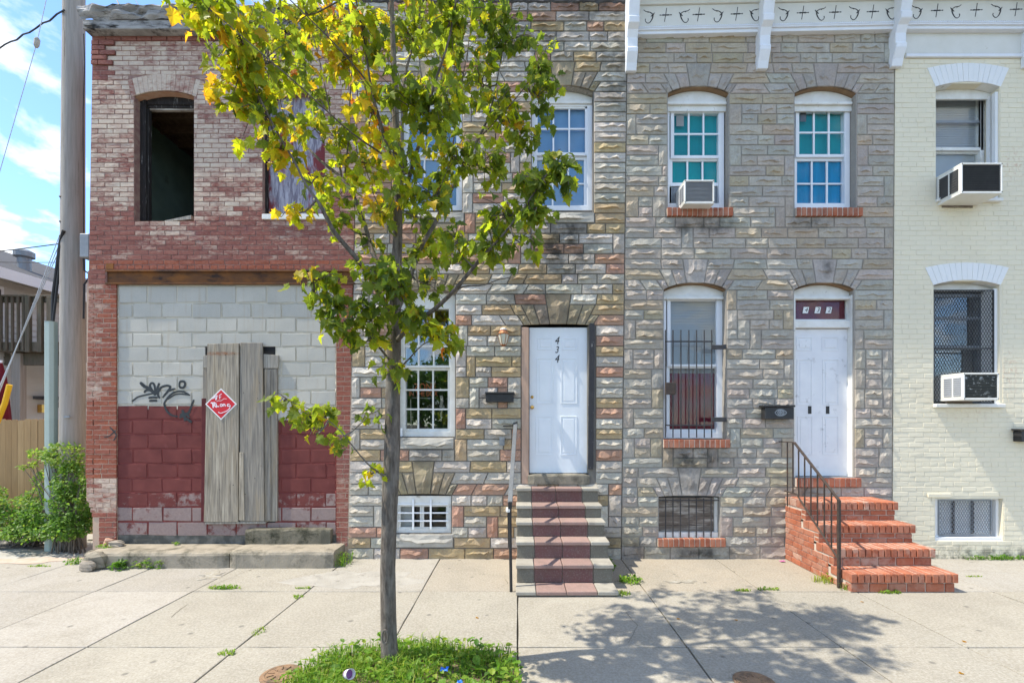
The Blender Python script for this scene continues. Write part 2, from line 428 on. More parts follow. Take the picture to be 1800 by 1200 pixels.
# brick of the vacant building: r = piece value, g = share of cream paint left, b = how bright the bare brick is
t = NT('painted_peeling_brick')
p = t.xyz(t.piece())
nz = t.noise(9, 8, 0.66, t.pos((0.55, 1, 1.5)))
big = t.noise(1.7, 3, 0.5)
fine = t.noise(42, 4, 0.6, t.pos((0.6, 1, 1.4)))
br = t.mix(p['Z'], (0.235, 0.095, 0.078), (0.31, 0.085, 0.040))
br = t.mix(t.math('MULTIPLY', p['X'], 0.6), br, t.mix(0.5, br, (0.14, 0.050, 0.048)))
br = t.mix(t.ramp(fine, 0.45, 0.75), br, t.mix(0.45, br, (0.42, 0.25, 0.20)))
cream = t.mix(t.ramp(t.noise(5, 5, 0.6), 0.3, 0.75), (0.62, 0.535, 0.425), (0.44, 0.315, 0.255))
nz2 = t.noise(30, 6, 0.7, t.pos((0.5, 1, 1.3), (4, 1, 2)))
th = t.math('ADD', t.math('ADD', t.math('MULTIPLY', nz, 0.42), t.math('MULTIPLY', nz2, 0.34)), t.math('ADD', t.math('MULTIPLY', big, 0.26), t.math('MULTIPLY', p['X'], 0.09)))
mk = t.math('SUBTRACT', t.math('ADD', t.math('MULTIPLY', p['Y'], 0.44), 0.30), th)
mk = t.math('MULTIPLY_ADD', mk, 6.0, 0.5, clamp=True)
cc = t.mix(mk, br, cream)
cc = t.mix(t.ramp(t.noise(3.2, 6, 0.6, t.pos((1, 1, 1), (9, 2, 4))), 0.58, 0.75), cc, t.mix(0.5, cc, (0.20, 0.10, 0.10)))
t.bump(t.math('ADD', t.noise(60, 4, 0.6), t.math('MULTIPLY', mk, 0.5)), 0.5, 0.004)
M['peel_brick'] = t.done(cc, 0.9, 0.15)

t = NT('old_red_mortar')
z = t.xyz()['Z']
hi = t.math('MULTIPLY_ADD', t.math('SUBTRACT', z, 3.75), 5.0, 0.5, clamp=True)
c = t.mix(hi, (0.50, 0.36, 0.27), (0.24, 0.13, 0.115))
c = t.mix(t.ramp(t.noise(14, 5, 0.6), 0.4, 0.7), c, t.mix(0.5, c, (0.42, 0.34, 0.26)))
t.bump(t.noise(50, 4), 0.6, 0.006)
M['red_mortar'] = t.done(c, 0.95, 0.1)

# concrete block infill: r = piece value, g = red paint, b = worn-off paint
t = NT('painted_concrete_block')
p = t.xyz(t.piece())
g = t.mix(t.ramp(t.noise(2.4, 6, 0.6), 0.3, 0.72), (0.53, 0.505, 0.44), (0.44, 0.425, 0.375))
g = t.mix(t.math('MULTIPLY', p['X'], 0.35), g, (0.33, 0.335, 0.315))
g = t.mix(t.ramp(t.noise(120, 3, 0.6), 0.58, 0.72), g, t.mix(0.5, g, (0.24, 0.24, 0.22)))
g = t.mix(t.math('MULTIPLY', t.ramp(t.noise(3.0, 5, 0.6, t.pos((6, 1, 0.35))), 0.56, 0.74), 0.35), g, (0.36, 0.25, 0.14))
rd = t.mix(t.ramp(t.noise(5, 5, 0.6), 0.35, 0.7), (0.175, 0.052, 0.046), (0.13, 0.038, 0.035))
rd = t.mix(t.ramp(t.noise(7, 6, 0.7, t.pos((1, 1, 0.6))), 0.60, 0.78), rd, (0.22, 0.075, 0.072))
wear = t.math('MULTIPLY_ADD', t.math('SUBTRACT', t.math('MULTIPLY', p['Z'], 0.75), t.noise(11, 7, 0.62, t.pos((1, 1, 1), (2, 0, 3)))), 7.0, 0.35, clamp=True)
rd = t.mix(t.math('MULTIPLY', wear, 0.9), rd, t.mix(t.noise(30, 3), (0.22, 0.17, 0.155), (0.34, 0.27, 0.25)))
c = t.mix(p['Y'], g, rd)
t.bump(t.math('ADD', t.noise(170, 3, 0.7), t.math('MULTIPLY', t.noise(9, 3), 1.2)), 0.45, 0.004)
M['cmu'] = t.done(c, 0.88, 0.18)

t = NT('block_mortar')
o = t.xyz()
lo = t.math('MULTIPLY_ADD', t.math('SUBTRACT', PZ(713 + 6), o['Z']), 60.0, 0.5, clamp=True)
lo2 = t.math('MULTIPLY_ADD', t.math('SUBTRACT', PZ(738), o['Z']), 60.0, 0.5, clamp=True)
rt = t.math('GREATER_THAN', o['X'], PX(425))
lo = t.math('ADD', t.math('MULTIPLY', lo, t.math('SUBTRACT', 1.0, rt)), t.math('MULTIPLY', lo2, rt), clamp=True)
c = t.mix(lo, t.mix(t.noise(20, 4), (0.58, 0.535, 0.43), (0.46, 0.43, 0.36)), (0.20, 0.055, 0.05))
ft = t.math('MULTIPLY_ADD', t.math('SUBTRACT', 0.335, o['Z']), 40.0, 0.5, clamp=True)
c = t.mix(ft, c, t.mix(t.ramp(t.noise(6, 6), 0.4, 0.6), (0.20, 0.19, 0.165), (0.10, 0.098, 0.085)))
t.bump(t.noise(40, 5), 0.6, 0.008)
M['block_mortar'] = t.done(c, 0.92, 0.12)

# cast stone facing: the piece value is the stone's own colour
def formstone(name, blobs, joints=False, jc=(0.15, 0.14, 0.125)):
    t = NT(name)
    c = t.piece() if not joints else t.mix(t.noise(30, 3), jc, tuple(q * 1.35 for q in jc))
    if not joints:
        v1 = t.noise(7, 6, 0.6); v2 = t.noise(34, 5, 0.7)
        c = t.mix(t.ramp(v1, 0.35, 0.75), c, t.mix(0.45, c, (0.20, 0.185, 0.17)))
        c = t.mix(t.math('MULTIPLY', t.ramp(t.noise(3.3, 5, 0.6, t.pos((1, 1, 1), (3, 3, 3))), 0.45, 0.7), 0.5), c, t.mix(0.5, c, (0.40, 0.31, 0.245)))
        c = t.mix(t.math('MULTIPLY', t.ramp(v2, 0.42, 0.72), 0.6), c, t.mix(0.5, c, (0.15, 0.14, 0.13)))
    st = t.stains(blobs, 5.0)
    c = t.mix(t.math('MULTIPLY', st, 0.92), c, (0.036, 0.034, 0.03))
    if not joints:
        sp = t.stains([(0, 3.5, 9, 5, 1.0)], 2.2)
        c = t.mix(t.math('MULTIPLY', t.math('MULTIPLY', sp, t.ramp(t.noise(16, 6, 0.7), 0.5, 0.8)), 0.5), c, (0.10, 0.095, 0.085))
    t.bump(t.math('ADD', t.noise(38, 6, 0.75), t.math('MULTIPLY', t.noise(170, 3, 0.7), 0.4)), 0.8, 0.007)
    return t.done(c, 0.9, 0.15)
b434 = [(PX(985), PZ(435), 0.62, 0.62, 1.0), (PX(1010), PZ(400), 0.30, 0.28, 1.0), (PX(925), PZ(520), 0.6, 0.35, 0.55), (PX(1060), PZ(12), 0.9, 0.30, 1.0), (PX(930), PZ(70), 0.9, 0.6, 0.8), (PX(1085), PZ(120), 0.4, 0.9, 0.85),
        (PX(750), PZ(800), 0.42, 0.22, 0.75), (PX(980), PZ(555), 0.5, 0.18, 0.6), (PX(745), PZ(955), 0.6, 0.22, 0.5), (PX(760), PZ(860), 0.4, 0.16, 0.5), (PX(885), PZ(975), 0.8, 0.14, 0.5), (PX(1060), PZ(960), 0.3, 0.3, 0.7)]
b432 = [(PX(1250), PZ(396), 0.42, 0.16, 1.0), (PX(1200), PZ(400), 0.22, 0.15, 0.8), (PX(1420), PZ(394), 0.42, 0.13, 0.75), (PX(1455), PZ(470), 0.10, 0.18, 0.9), (PX(1222), PZ(806), 0.62, 0.26, 1.0), (PX(1225), PZ(850), 0.5, 0.12, 0.6),
        (PX(1230), PZ(972), 0.75, 0.12, 1.0), (PX(1110), PZ(970), 0.35, 0.2, 0.8), (PX(1420), PZ(865), 0.35, 0.12, 0.6), (PX(1090), PZ(60), 0.15, 0.5, 0.4)]
M['stone_a'] = formstone('cast_stone_patchwork', b434)
M['joint_a'] = formstone('cast_stone_joint', b434, True)
M['stone_b'] = formstone('cast_stone_grey', b432)
M['joint_b'] = formstone('cast_stone_grey_joint', b432, True, (0.27, 0.25, 0.22))

# cream painted brick
def cream_mat(name, k):
    t = NT(name)
    p = t.xyz(t.piece())
    c = t.mix(t.ramp(t.noise(1.5, 5, 0.6), 0.3, 0.7), (0.77 * k, 0.70 * k, 0.53 * k), (0.71 * k, 0.645 * k, 0.485 * k))
    c = t.mix(t.math('MULTIPLY', p['X'], 0.07), c, (0.50, 0.49, 0.43))
    o = t.xyz()
    low = t.math('MULTIPLY_ADD', t.math('SUBTRACT', 0.16, o['Z']), 5.0, 0.35, clamp=True)
    c = t.mix(t.math('MULTIPLY', low, t.ramp(t.noise(7, 7, 0.7), 0.42, 0.6)), c, (0.06, 0.065, 0.045))
    sp = t.ramp(t.noise(26, 5, 0.7, t.pos((0.5, 1, 1.6))), 0.70, 0.74)
    c = t.mix(t.math('MULTIPLY', sp, 0.7), c, (0.17, 0.13, 0.10))
    rs = t.stains([(PX(1782), PZ(290), 0.22, 0.28, 0.8), (PX(1775), PZ(660), 0.16, 0.42, 0.7), (PX(1700), PZ(730), 0.5, 0.1, 0.35), (PX(1690), PZ(368), 0.5, 0.08, 0.3)], 9)
    c = t.mix(t.math('MULTIPLY', rs, t.ramp(t.noise(24, 6, 0.7), 0.5, 0.62)), c, (0.50, 0.27, 0.16))
    t.bump(t.noise(45, 5, 0.6), 0.4, 0.004)
    return t.done(c, 0.7, 0.25)
M['cream'] = cream_mat('cream_painted_brick', 1.0)
M['cream_joint'] = cream_mat('cream_painted_joint', 0.96)
M['blue_white'] = simple('lintel_white_paint', (0.77, 0.775, 0.765), (0.73, 0.735, 0.72), 5, 0.65, 0.3, bump=0.25, bscale=50)
M['cornice_paint'] = simple('cornice_cream_paint', (0.70, 0.69, 0.64), (0.64, 0.63, 0.57), 4, 0.65, 0.25, bump=0.2, bscale=30, dirt=(0.40, 0.34, 0.24), dpos=(0.66, 0.76), dscale=7)
M['cornice_white'] = simple('cornice_white_paint', (0.78, 0.80, 0.83), (0.71, 0.73, 0.76), 5, 0.6, 0.3, bump=0.3, bscale=30, dirt=(0.26, 0.22, 0.17), dpos=(0.66, 0.73), dscale=11)

# sill and stair brick: r = piece value, g = mortar smear
t = NT('orange_red_brick')
p = t.xyz(t.piece())
c = t.mix(t.math('MULTIPLY', p['X'], 1.0), (0.40, 0.125, 0.062), (0.25, 0.078, 0.045))
c = t.mix(t.ramp(t.noise(28, 5, 0.65), 0.45, 0.75), c, t.mix(0.4, c, (0.44, 0.20, 0.12)))
sm = t.math('MULTIPLY', p['Y'], t.ramp(t.noise(14, 6, 0.65), 0.38, 0.55))
c = t.mix(t.math('MULTIPLY', t.ramp(t.noise(6, 7, 0.7), 0.45, 0.68), 0.55), c, (0.42, 0.235, 0.165))
c = t.mix(t.math('MULTIPLY', t.ramp(t.noise(9, 7, 0.7, t.pos((1, 1, 1), (3, 8, 2))), 0.55, 0.72), 0.6), c, (0.14, 0.065, 0.045))
c = t.mix(t.math('MULTIPLY', sm, 0.75), c, (0.46, 0.36, 0.29))
t.bump(t.noise(80, 4, 0.6), 0.5, 0.004)
M['stair_brick'] = t.done(c, 0.88, 0.18)
M['light_mortar'] = simple('light_mortar', (0.58, 0.50, 0.42), (0.46, 0.38, 0.31), 14, 0.95, 0.1, bump=0.5, bscale=60)

# tile steps: piece value is the slab's colour, with sunlit treads and shaded risers painted in
t = NT('cast_stair_slab')
c = t.piece()
c = t.mix(t.ramp(t.noise(8, 6, 0.62), 0.35, 0.75), c, t.mix(0.45, c, (0.14, 0.12, 0.10)))
c = t.mix(t.math('MULTIPLY', t.ramp(t.noise(55, 4, 0.65), 0.52, 0.75), 0.5), c, t.mix(0.5, c, (0.5, 0.47, 0.43)))
t.bump(t.noise(110, 4, 0.7), 0.6, 0.004)
M['stair_slab'] = t.done(c, 0.92, 0.12)

# sidewalk slab: piece value is the slab's own tone
t = NT('sidewalk_concrete')
c = t.piece()
c = t.mix(t.ramp(t.noise(1.3, 6, 0.6), 0.35, 0.7), c, t.mix(0.5, c, (0.30, 0.27, 0.215)))
c = t.mix(t.math('MULTIPLY', t.ramp(t.noise(5, 8, 0.7), 0.50, 0.72), 0.75), c, t.mix(0.55, c, (0.20, 0.18, 0.145)))
c = t.mix(t.math('MULTIPLY', t.ramp(t.noise(1.1, 8, 0.7, t.pos((1, 1, 1), (5, 3, 0)), 0.6), 0.46, 0.60), 0.72), c, t.mix(0.5, c, (0.20, 0.18, 0.14)))
c = t.mix(t.math('MULTIPLY', t.ramp(t.noise(48, 5, 0.75), 0.40, 0.68), 0.75), c, t.mix(0.5, c, (0.60, 0.58, 0.53)))
c = t.mix(t.math('MULTIPLY', t.ramp(t.noise(33, 5, 0.75, t.pos((1, 1, 1), (7, 1, 0))), 0.50, 0.74), 0.8), c, t.mix(0.5, c, (0.17, 0.155, 0.125)))
c = t.mix(t.ramp(t.noise(260, 2, 0.6), 0.68, 0.76), c, t.mix(0.6, c, (0.14, 0.13, 0.115)))
c = t.mix(t.ramp(t.vor(3.6, t.pos((1, 1, 1), (0.3, 0.1, 0))), 0.05, 0.11, (1, 1, 1), (0, 0, 0)), c, t.mix(0.55, c, (0.08, 0.075, 0.07)))
t.bump(t.math('ADD', t.noise(190, 4, 0.7), t.math('MULTIPLY', t.noise(6, 4), 1.5)), 0.35, 0.004)
M['slab'] = t.done(c, 0.93, 0.12)
M['alley'] = simple('alley_concrete', (0.44, 0.42, 0.38), (0.32, 0.305, 0.275), 1.8, 0.94, 0.1, bump=0.6, bscale=70, dirt=(0.16, 0.15, 0.13), dpos=(0.58, 0.7), dscale=2.2)
M['joint_dirt'] = simple('joint_dirt', (0.15, 0.125, 0.09), (0.10, 0.085, 0.06), 20, 0.97, 0.05, bump=0.4)
M['curb'] = simple('curb_stone', (0.42, 0.40, 0.37), (0.33, 0.31, 0.29), 6, 0.93, 0.1, bump=0.4, bscale=60)
M['rust_iron'] = simple('rusty_iron_lid', (0.30, 0.19, 0.11), (0.20, 0.13, 0.085), 12, 0.85, 0.2, bump=0.5, bscale=50, dirt=(0.10, 0.08, 0.06), dpos=(0.5, 0.65), dscale=10)

t = NT('fence_board_wood')
p = t.xyz(t.piece())
c = t.mix(p['X'], (0.44, 0.30, 0.155), (0.31, 0.20, 0.10))
c = t.mix(t.ramp(t.noise(5, 6, 0.6, t.pos((7, 7, 0.5))), 0.35, 0.75), c, t.mix(0.5, c, (0.22, 0.15, 0.08)))
c = t.mix(t.ramp(t.vor(3.1, t.pos((2.2, 1, 0.9))), 0.0, 0.07, (1, 1, 1), (0, 0, 0)), c, (0.13, 0.075, 0.035))
t.bump(t.noise(20, 4, 0.6, t.pos((7, 7, 0.5))), 0.3, 0.004)
M['fence_wood'] = t.done(c, 0.85, 0.15)

t = NT('grey_plank_wood')
p = t.xyz(t.piece())
gr = t.noise(4.5, 8, 0.62, t.pos((13, 13, 0.5)), 0.4)
c = t.mix(t.ramp(gr, 0.32, 0.68), (0.52, 0.455, 0.355), (0.15, 0.128, 0.10))
c = t.mix(p['X'], c, t.mix(0.62, c, (0.17, 0.168, 0.165)))
c = t.mix(t.math('MULTIPLY', t.ramp(t.noise(3.2, 7, 0.65, t.pos((3, 1, 0.35), (4, 4, 1)), 0.5), 0.48, 0.66), 0.7), c, t.mix(0.6, c, (0.13, 0.115, 0.095)))
c = t.mix(t.math('MULTIPLY', t.ramp(t.noise(2.1, 5, 0.6, t.pos((5, 1, 0.5))), 0.52, 0.72), 0.6), c, (0.36, 0.28, 0.175))
c = t.mix(t.ramp(t.vor(4.0, t.pos((2.4, 1, 0.8), (0.2, 0, 0.7))), 0.0, 0.06, (1, 1, 1), (0, 0, 0)), c, (0.11, 0.07, 0.045))
c = t.mix(t.math('MULTIPLY', t.stains([(PX(392), PZ(622), 0.30, 0.035, 1.0)], 30), 0.8), c, (0.26, 0.09, 0.03))
t.bump(gr, 0.6, 0.006)
M['plank'] = t.done(c, 0.9, 0.12)

t = NT('peeling_purple_board')
g1 = t.noise(7, 8, 0.7, t.pos((3.2, 1, 0.55)), 0.5)
c = t.mix(t.ramp(g1, 0.42, 0.58), (0.40, 0.39, 0.45), (0.17, 0.155, 0.20))
c = t.mix(t.ramp(t.noise(2.6, 6, 0.62, t.pos((2.0, 1, 0.7), (1, 0, 2))), 0.52, 0.60), c, (0.20, 0.045, 0.05))
t.bump(g1, 0.6, 0.005)
M['purple_board'] = t.done(c, 0.85, 0.2)

t = NT('maple_bark')
g1 = t.noise(14, 7, 0.65, t.pos((2.6, 2.6, 0.55)), 0.3)
c = t.mix(t.ramp(g1, 0.33, 0.68), (0.065, 0.053, 0.043), (0.215, 0.185, 0.155))
c = t.mix(t.math('MULTIPLY', t.ramp(t.noise(3, 4, 0.6), 0.5, 0.7), 0.4), c, (0.26, 0.255, 0.235))
t.bump(g1, 0.85, 0.014)
M['bark'] = t.done(c, 0.92, 0.1)

# leaves: r of the piece value = how far the leaf has turned, g = brightness
def leaf_mat(name, ramp_cols, edge_c, trans=0.55):
    t = NT(name)
    p = t.xyz(t.piece())
    ed = t.n('ShaderNodeAttribute', attribute_name='edge').outputs['Fac']
    nd = t.n('ShaderNodeValToRGB')
    el = nd.color_ramp.elements
    while len(el) < len(ramp_cols): el.new(0.5)
    for e, (po, cc_) in zip(el, ramp_cols): e.position = po; e.color = (*cc_, 1)
    nzz = t.noise(38, 3, 0.6)
    fac = t.math('ADD', p['X'], t.math('MULTIPLY', t.math('SUBTRACT', nzz, 0.5), 0.30), clamp=True)
    t.t.links.new(fac, nd.inputs[0])
    c = t.mix(t.math('MULTIPLY', p['Y'], 0.42), nd.outputs[0], (0.020, 0.040, 0.010))
    if edge_c:
        em = t.math('MULTIPLY', t.ramp(ed, 0.72, 1.0), t.math('MULTIPLY_ADD', p['X'], 2.0, -0.25, clamp=True))
        em = t.math('MULTIPLY', em, t.ramp(t.noise(14, 3, 0.6), 0.35, 0.6))
        c = t.mix(em, c, edge_c)
    t.set(t.b.inputs['Base Color'], c)
    t.b.inputs['Roughness'].default_value = 0.5
    t.b.inputs['Specular IOR Level'].default_value = 0.35
    tl = t.n('ShaderNodeBsdfTranslucent')
    t.set(tl.inputs[0], t.mix(1.0, c, (1.9, 1.9, 1.0), 'MULTIPLY'))
    mxx = t.n('ShaderNodeMixShader'); mxx.inputs[0].default_value = trans
    t.t.links.new(t.b.outputs[0], mxx.inputs[1]); t.t.links.new(tl.outputs[0], mxx.inputs[2])
    t.t.links.new(mxx.outputs[0], t.out.inputs[0])
    return t.mat
M['maple'] = leaf_mat('maple_leaf', [(0.0, (0.095, 0.145, 0.03)), (0.34, (0.20, 0.26, 0.035)), (0.56, (0.40, 0.46, 0.02)), (0.80, (0.64, 0.42, 0.03)), (1.0, (0.56, 0.14, 0.03))], (0.50, 0.16, 0.03), 0.6)
M['weed'] = leaf_mat('weed_leaf', [(0.0, (0.06, 0.15, 0.016)), (0.5, (0.17, 0.32, 0.03)), (1.0, (0.38, 0.42, 0.08))], None, 0.45)
M['shrub'] = leaf_mat('shrub_leaf', [(0.0, (0.05, 0.12, 0.018)), (0.5, (0.135, 0.26, 0.04)), (1.0, (0.32, 0.40, 0.08))], None, 0.4)

# ---------------------------------------------------------------- brick and stone laying
def jit(a): return R.uniform(-a, a)
BW, BH = 0.205, 0.064
def brick_variants(mat, n=8, proud=0.005, back=0.014, edge=0.003, rough=0.0012, name='brick'):
    out = []
    for k in range(n):
        mb = MB()
        w, h = BW / 2, BH / 2
        b = [(-w, back, -h), (w, back, -h), (w, back, h), (-w, back, h)]
        m_ = [(-w, 0, -h), (w, 0, -h), (w, 0, h), (-w, 0, h)]
        m_ = [(x + jit(rough), y, z + jit(rough)) for x, y, z in m_]
        f = [(x * (1 - edge / w) + jit(rough), -proud + jit(rough), z * (1 - edge / h) + jit(rough)) for x, y, z in m_]
        mb.add(b + m_ + f, [(0, 1, 5, 4), (1, 2, 6, 5), (2, 3, 7, 6), (3, 0, 4, 7), (4, 5, 9, 8), (5, 6, 10, 9), (6, 7, 11, 10), (7, 4, 8, 11), (8, 9, 10, 11)])
        out.append((mb.v, mb.f, mb.mesh(name, mat)))
    return out

def emit(pieces, name, stuff, parent, mat, variants, limit=300):
    """pieces: dict(x, z, w, h, y, a, c, s); the best `limit` become single objects, the others one joined part"""
    order = sorted(range(len(pieces)), key=lambda i: -pieces[i]['s'])
    single = order[:limit]; rest = order[limit:]
    for i in single:
        p = pieces[i]
        o = link(name, variants[R.randrange(len(variants))][2], parent, (p['x'], p['y'], p['z']), (*p['c'], 1))
        o.scale = (p['w'] / BW, 1, p['h'] / BH)
        if p['a']: o.rotation_euler = (0, p['a'], 0)
    if rest:
        mb = MB()
        for i in rest:
            p = pieces[i]
            v, f, _ = variants[R.randrange(len(variants))]
            ca, sa = math.cos(p['a']), math.sin(p['a'])
            sx, sz = p['w'] / BW, p['h'] / BH
            mb.cur = p['c']
            mb.add([(p['x'] + x * sx * ca + z * sz * sa, p['y'] + y, p['z'] - x * sx * sa + z * sz * ca) for x, y, z in v], f)
        o = mb.build(stuff, mat, parent)
        o['kind'] = 'stuff'

def quad_piece(quad, y0, depth, inset, name, mat, parent, c, back=0.014, label=None):
    """a wedge shaped brick: quad = bl, br, tr, tl in (x, z)"""
    cx = sum(p[0] for p in quad) / 4; cz = sum(p[1] for p in quad) / 4
    mb = MB()
    def ins(d):
        r = []
        for x, z in quad:
            L = math.hypot(x - cx, z - cz)
            r.append((x + (cx - x) / L * d * 1.4, z + (cz - z) / L * d * 1.4))
        return r
    q0 = ins(0.003)
    q1 = ins(0.003 + inset)
    vv = [(x, y0 + back, z) for x, z in q0] + [(x, y0, z) for x, z in q0] + [(x + jit(.001), y0 - depth + jit(.001), z + jit(.001)) for x, z in q1]
    mb.add(vv, [(3, 2, 1, 0), (0, 1, 5, 4), (1, 2, 6, 5), (2, 3, 7, 6), (3, 0, 4, 7), (4, 5, 9, 8), (5, 6, 10, 9), (6, 7, 11, 10), (7, 4, 8, 11), (8, 9, 10, 11)])
    return mb.build(name, mat, parent, color=(*c, 1), label=label)

def fan_quads(uc, hw, v_s, rise, th, n, Rf):
    """wedges of a segmental brick arch (px): half width hw, springing v_s, rise, thickness th"""
    out = []
    for i in range(n):
        f0 = -1 + 2 * i / n; f1 = -1 + 2 * (i + 1) / n
        def P(f, t):
            zb = rise * (1 - f * f) + t
            return (PX(uc + f * hw * (1 + (t * 0.9) / Rf)), PZ(v_s - zb))
        out.append((P(f0, 0), P(f1, 0), P(f1, th), P(f0, th)))
    return out

def wall_sheet(mb, xl, xr, z0, z1, openings, y=0.0, reveal=0.14, m=0, mr=0):
    """front sheet with rectangular openings (x0, x1, z0, z1) and their reveals; xl / xr are functions of z (walls lean a little)"""
    xs = sorted({o[0] for o in openings} | {o[1] for o in openings})
    zs = sorted({z0, z1} | {o[2] for o in openings} | {o[3] for o in openings})
    zs = [z for z in zs if z0 <= z <= z1]
    for a, b in zip(zs[:-1], zs[1:]):
        zm = (a + b) / 2
        cut = sorted([(o[0], o[1]) for o in openings if o[2] < zm < o[3]])
        cur = None
        spans = []
        for c0, c1 in cut:
            spans.append((cur, c0)); cur = c1
        spans.append((cur, None))
        for l, r in spans:
            lb, lt = (xl(a), xl(b)) if l is None else (l, l)
            rb, rt = (xr(a), xr(b)) if r is None else (r, r)
            mb.add([(lb, y, a), (rb, y, a), (rt, y, b), (lt, y, b)], [(0, 1, 2, 3)], m)
    for x0, x1, a, b in openings:
        y2 = y + reveal
        mb.add([(x0, y, a), (x0, y2, a), (x0, y2, b), (x0, y, b)], [(0, 1, 2, 3)], mr)
        mb.add([(x1, y, a), (x1, y2, a), (x1, y2, b), (x1, y, b)], [(3, 2, 1, 0)], mr)
        mb.add([(x0, y, b), (x1, y, b), (x1, y2, b), (x0, y2, b)], [(3, 2, 1, 0)], mr)
        mb.add([(x0, y, a), (x1, y, a), (x1, y2, a), (x0, y2, a)], [(0, 1, 2, 3)], mr)

def shell(mb, xl, xr, z0, z1, y0, y1, m=0):
    """side walls, back wall and roof of a row house"""
    a, b, c, d = xl(z0), xl(z1), xr(z0), xr(z1)
    mb.add([(a, y0, z0), (b, y0, z1), (b, y1, z1), (a, y1, z0)], [(0, 1, 2, 3)], m)
    mb.add([(c, y0, z0), (d, y0, z1), (d, y1, z1), (c, y1, z0)], [(3, 2, 1, 0)], m)
    mb.add([(a, y1, z0), (c, y1, z0), (d, y1, z1), (b, y1, z1)], [(3, 2, 1, 0)], m)
    mb.add([(b, y0, z1), (d, y0, z1), (d, y1, z1), (b, y1, z1)], [(0, 1, 2, 3)], m)

def stone_mesh(quad, h, mb, yb=0.0):
    """rock-faced cast stone: drafted margin, steep chipped underside, long bright upper bevel"""
    bl, br, tr, tl = [Vector(p) for p in quad]
    w = ((br - bl).length + (tr - tl).length) / 2
    hh = ((tl - bl).length + (tr - br).length) / 2
    g = 0.0035
    def P(s, t): return (bl * (1 - s) + br * s) * (1 - t) + (tl * (1 - s) + tr * s) * t
    gs, gt = g / w, g / hh
    ms, mt = (g + 0.007) / w, (g + 0.006) / hh
    tall = hh > w * 1.25
    if not tall:
        nsx = 6 if w > 0.3 else 5 if w > 0.2 else 4
        ss = [gs, ms] + [ms + (1 - 2 * ms) * (k + 1) / (nsx + 1) for k in range(nsx)] + [1 - ms, 1 - gs]
        ridge = R.uniform(0.32, 0.56)
        tt = [gt, mt, ridge - 0.07, ridge, ridge + (1 - ridge) * R.uniform(0.35, 0.6), 1 - mt, 1 - gt]
        prof = [None, 0.2, R.uniform(0.24, 0.42), 1.0, R.uniform(0.45, 0.75), 0.2, None]
    else:
        nsx = 2
        rx = R.uniform(0.4, 0.62)
        ss = [gs, ms, rx - 0.14, rx, min(rx + 0.2, 0.88), 1 - ms, 1 - gs]
        ntz = 4
        tt = [gt, mt] + [mt + (1 - 2 * mt) * (k + 1) / (ntz + 1) for k in range(ntz)] + [1 - mt, 1 - gt]
        prof = [None, 0.24, R.uniform(0.55, 0.85), 1.0, R.uniform(0.4, 0.6), 0.22, None]
    nS, nT = len(ss), len(tt)
    wob = [R.uniform(-0.11, 0.11) for _ in range(max(nS, nT))]
    amp = [R.uniform(0.45, 1.15) for _ in range(max(nS, nT))]
    amp[2] *= R.uniform(0.3, 0.9); amp[(nT if tall else nS) - 3] *= R.uniform(0.3, 0.9)
    vv = []
    for j, t_ in enumerate(tt):
        for i, s_ in enumerate(ss):
            edge = i in (0, nS - 1) or j in (0, nT - 1)
            ring = i in (1, nS - 2) or j in (1, nT - 2)
            s2, t2 = s_, t_
            if edge: d = -0.006
            elif ring: d = h * R.uniform(0.18, 0.30)
            else:
                k, q = (j, i) if not tall else (i, j)
                d = h * max(0.2, prof[k] * amp[q] * R.uniform(0.8, 1.15))
                if tall: s2 += wob[q] * 0.8; t2 += jit(0.03)
                else: t2 += wob[q]; s2 += jit(0.03)
            p = P(s2, t2)
            vv.append((p.x, yb - d, p.y))
    ff = []
    for j in range(nT - 1):
        for i in range(nS - 1):
            a = j * nS + i
            ff.append((a, a + 1, a + nS + 1, a + nS))
    mb.add(vv, ff)

def course_rows(keys, step=17.6):
    """keys: levels in px from the top down; returns rows (z0, z1) from the top down and the px levels"""
    lv = [keys[0]]
    for a, b in zip(keys[:-1], keys[1:]):
        n = max(1, round((b - a) / step))
        lv += [a + (b - a) * (k + 1) / n for k in range(n)]
    return lv

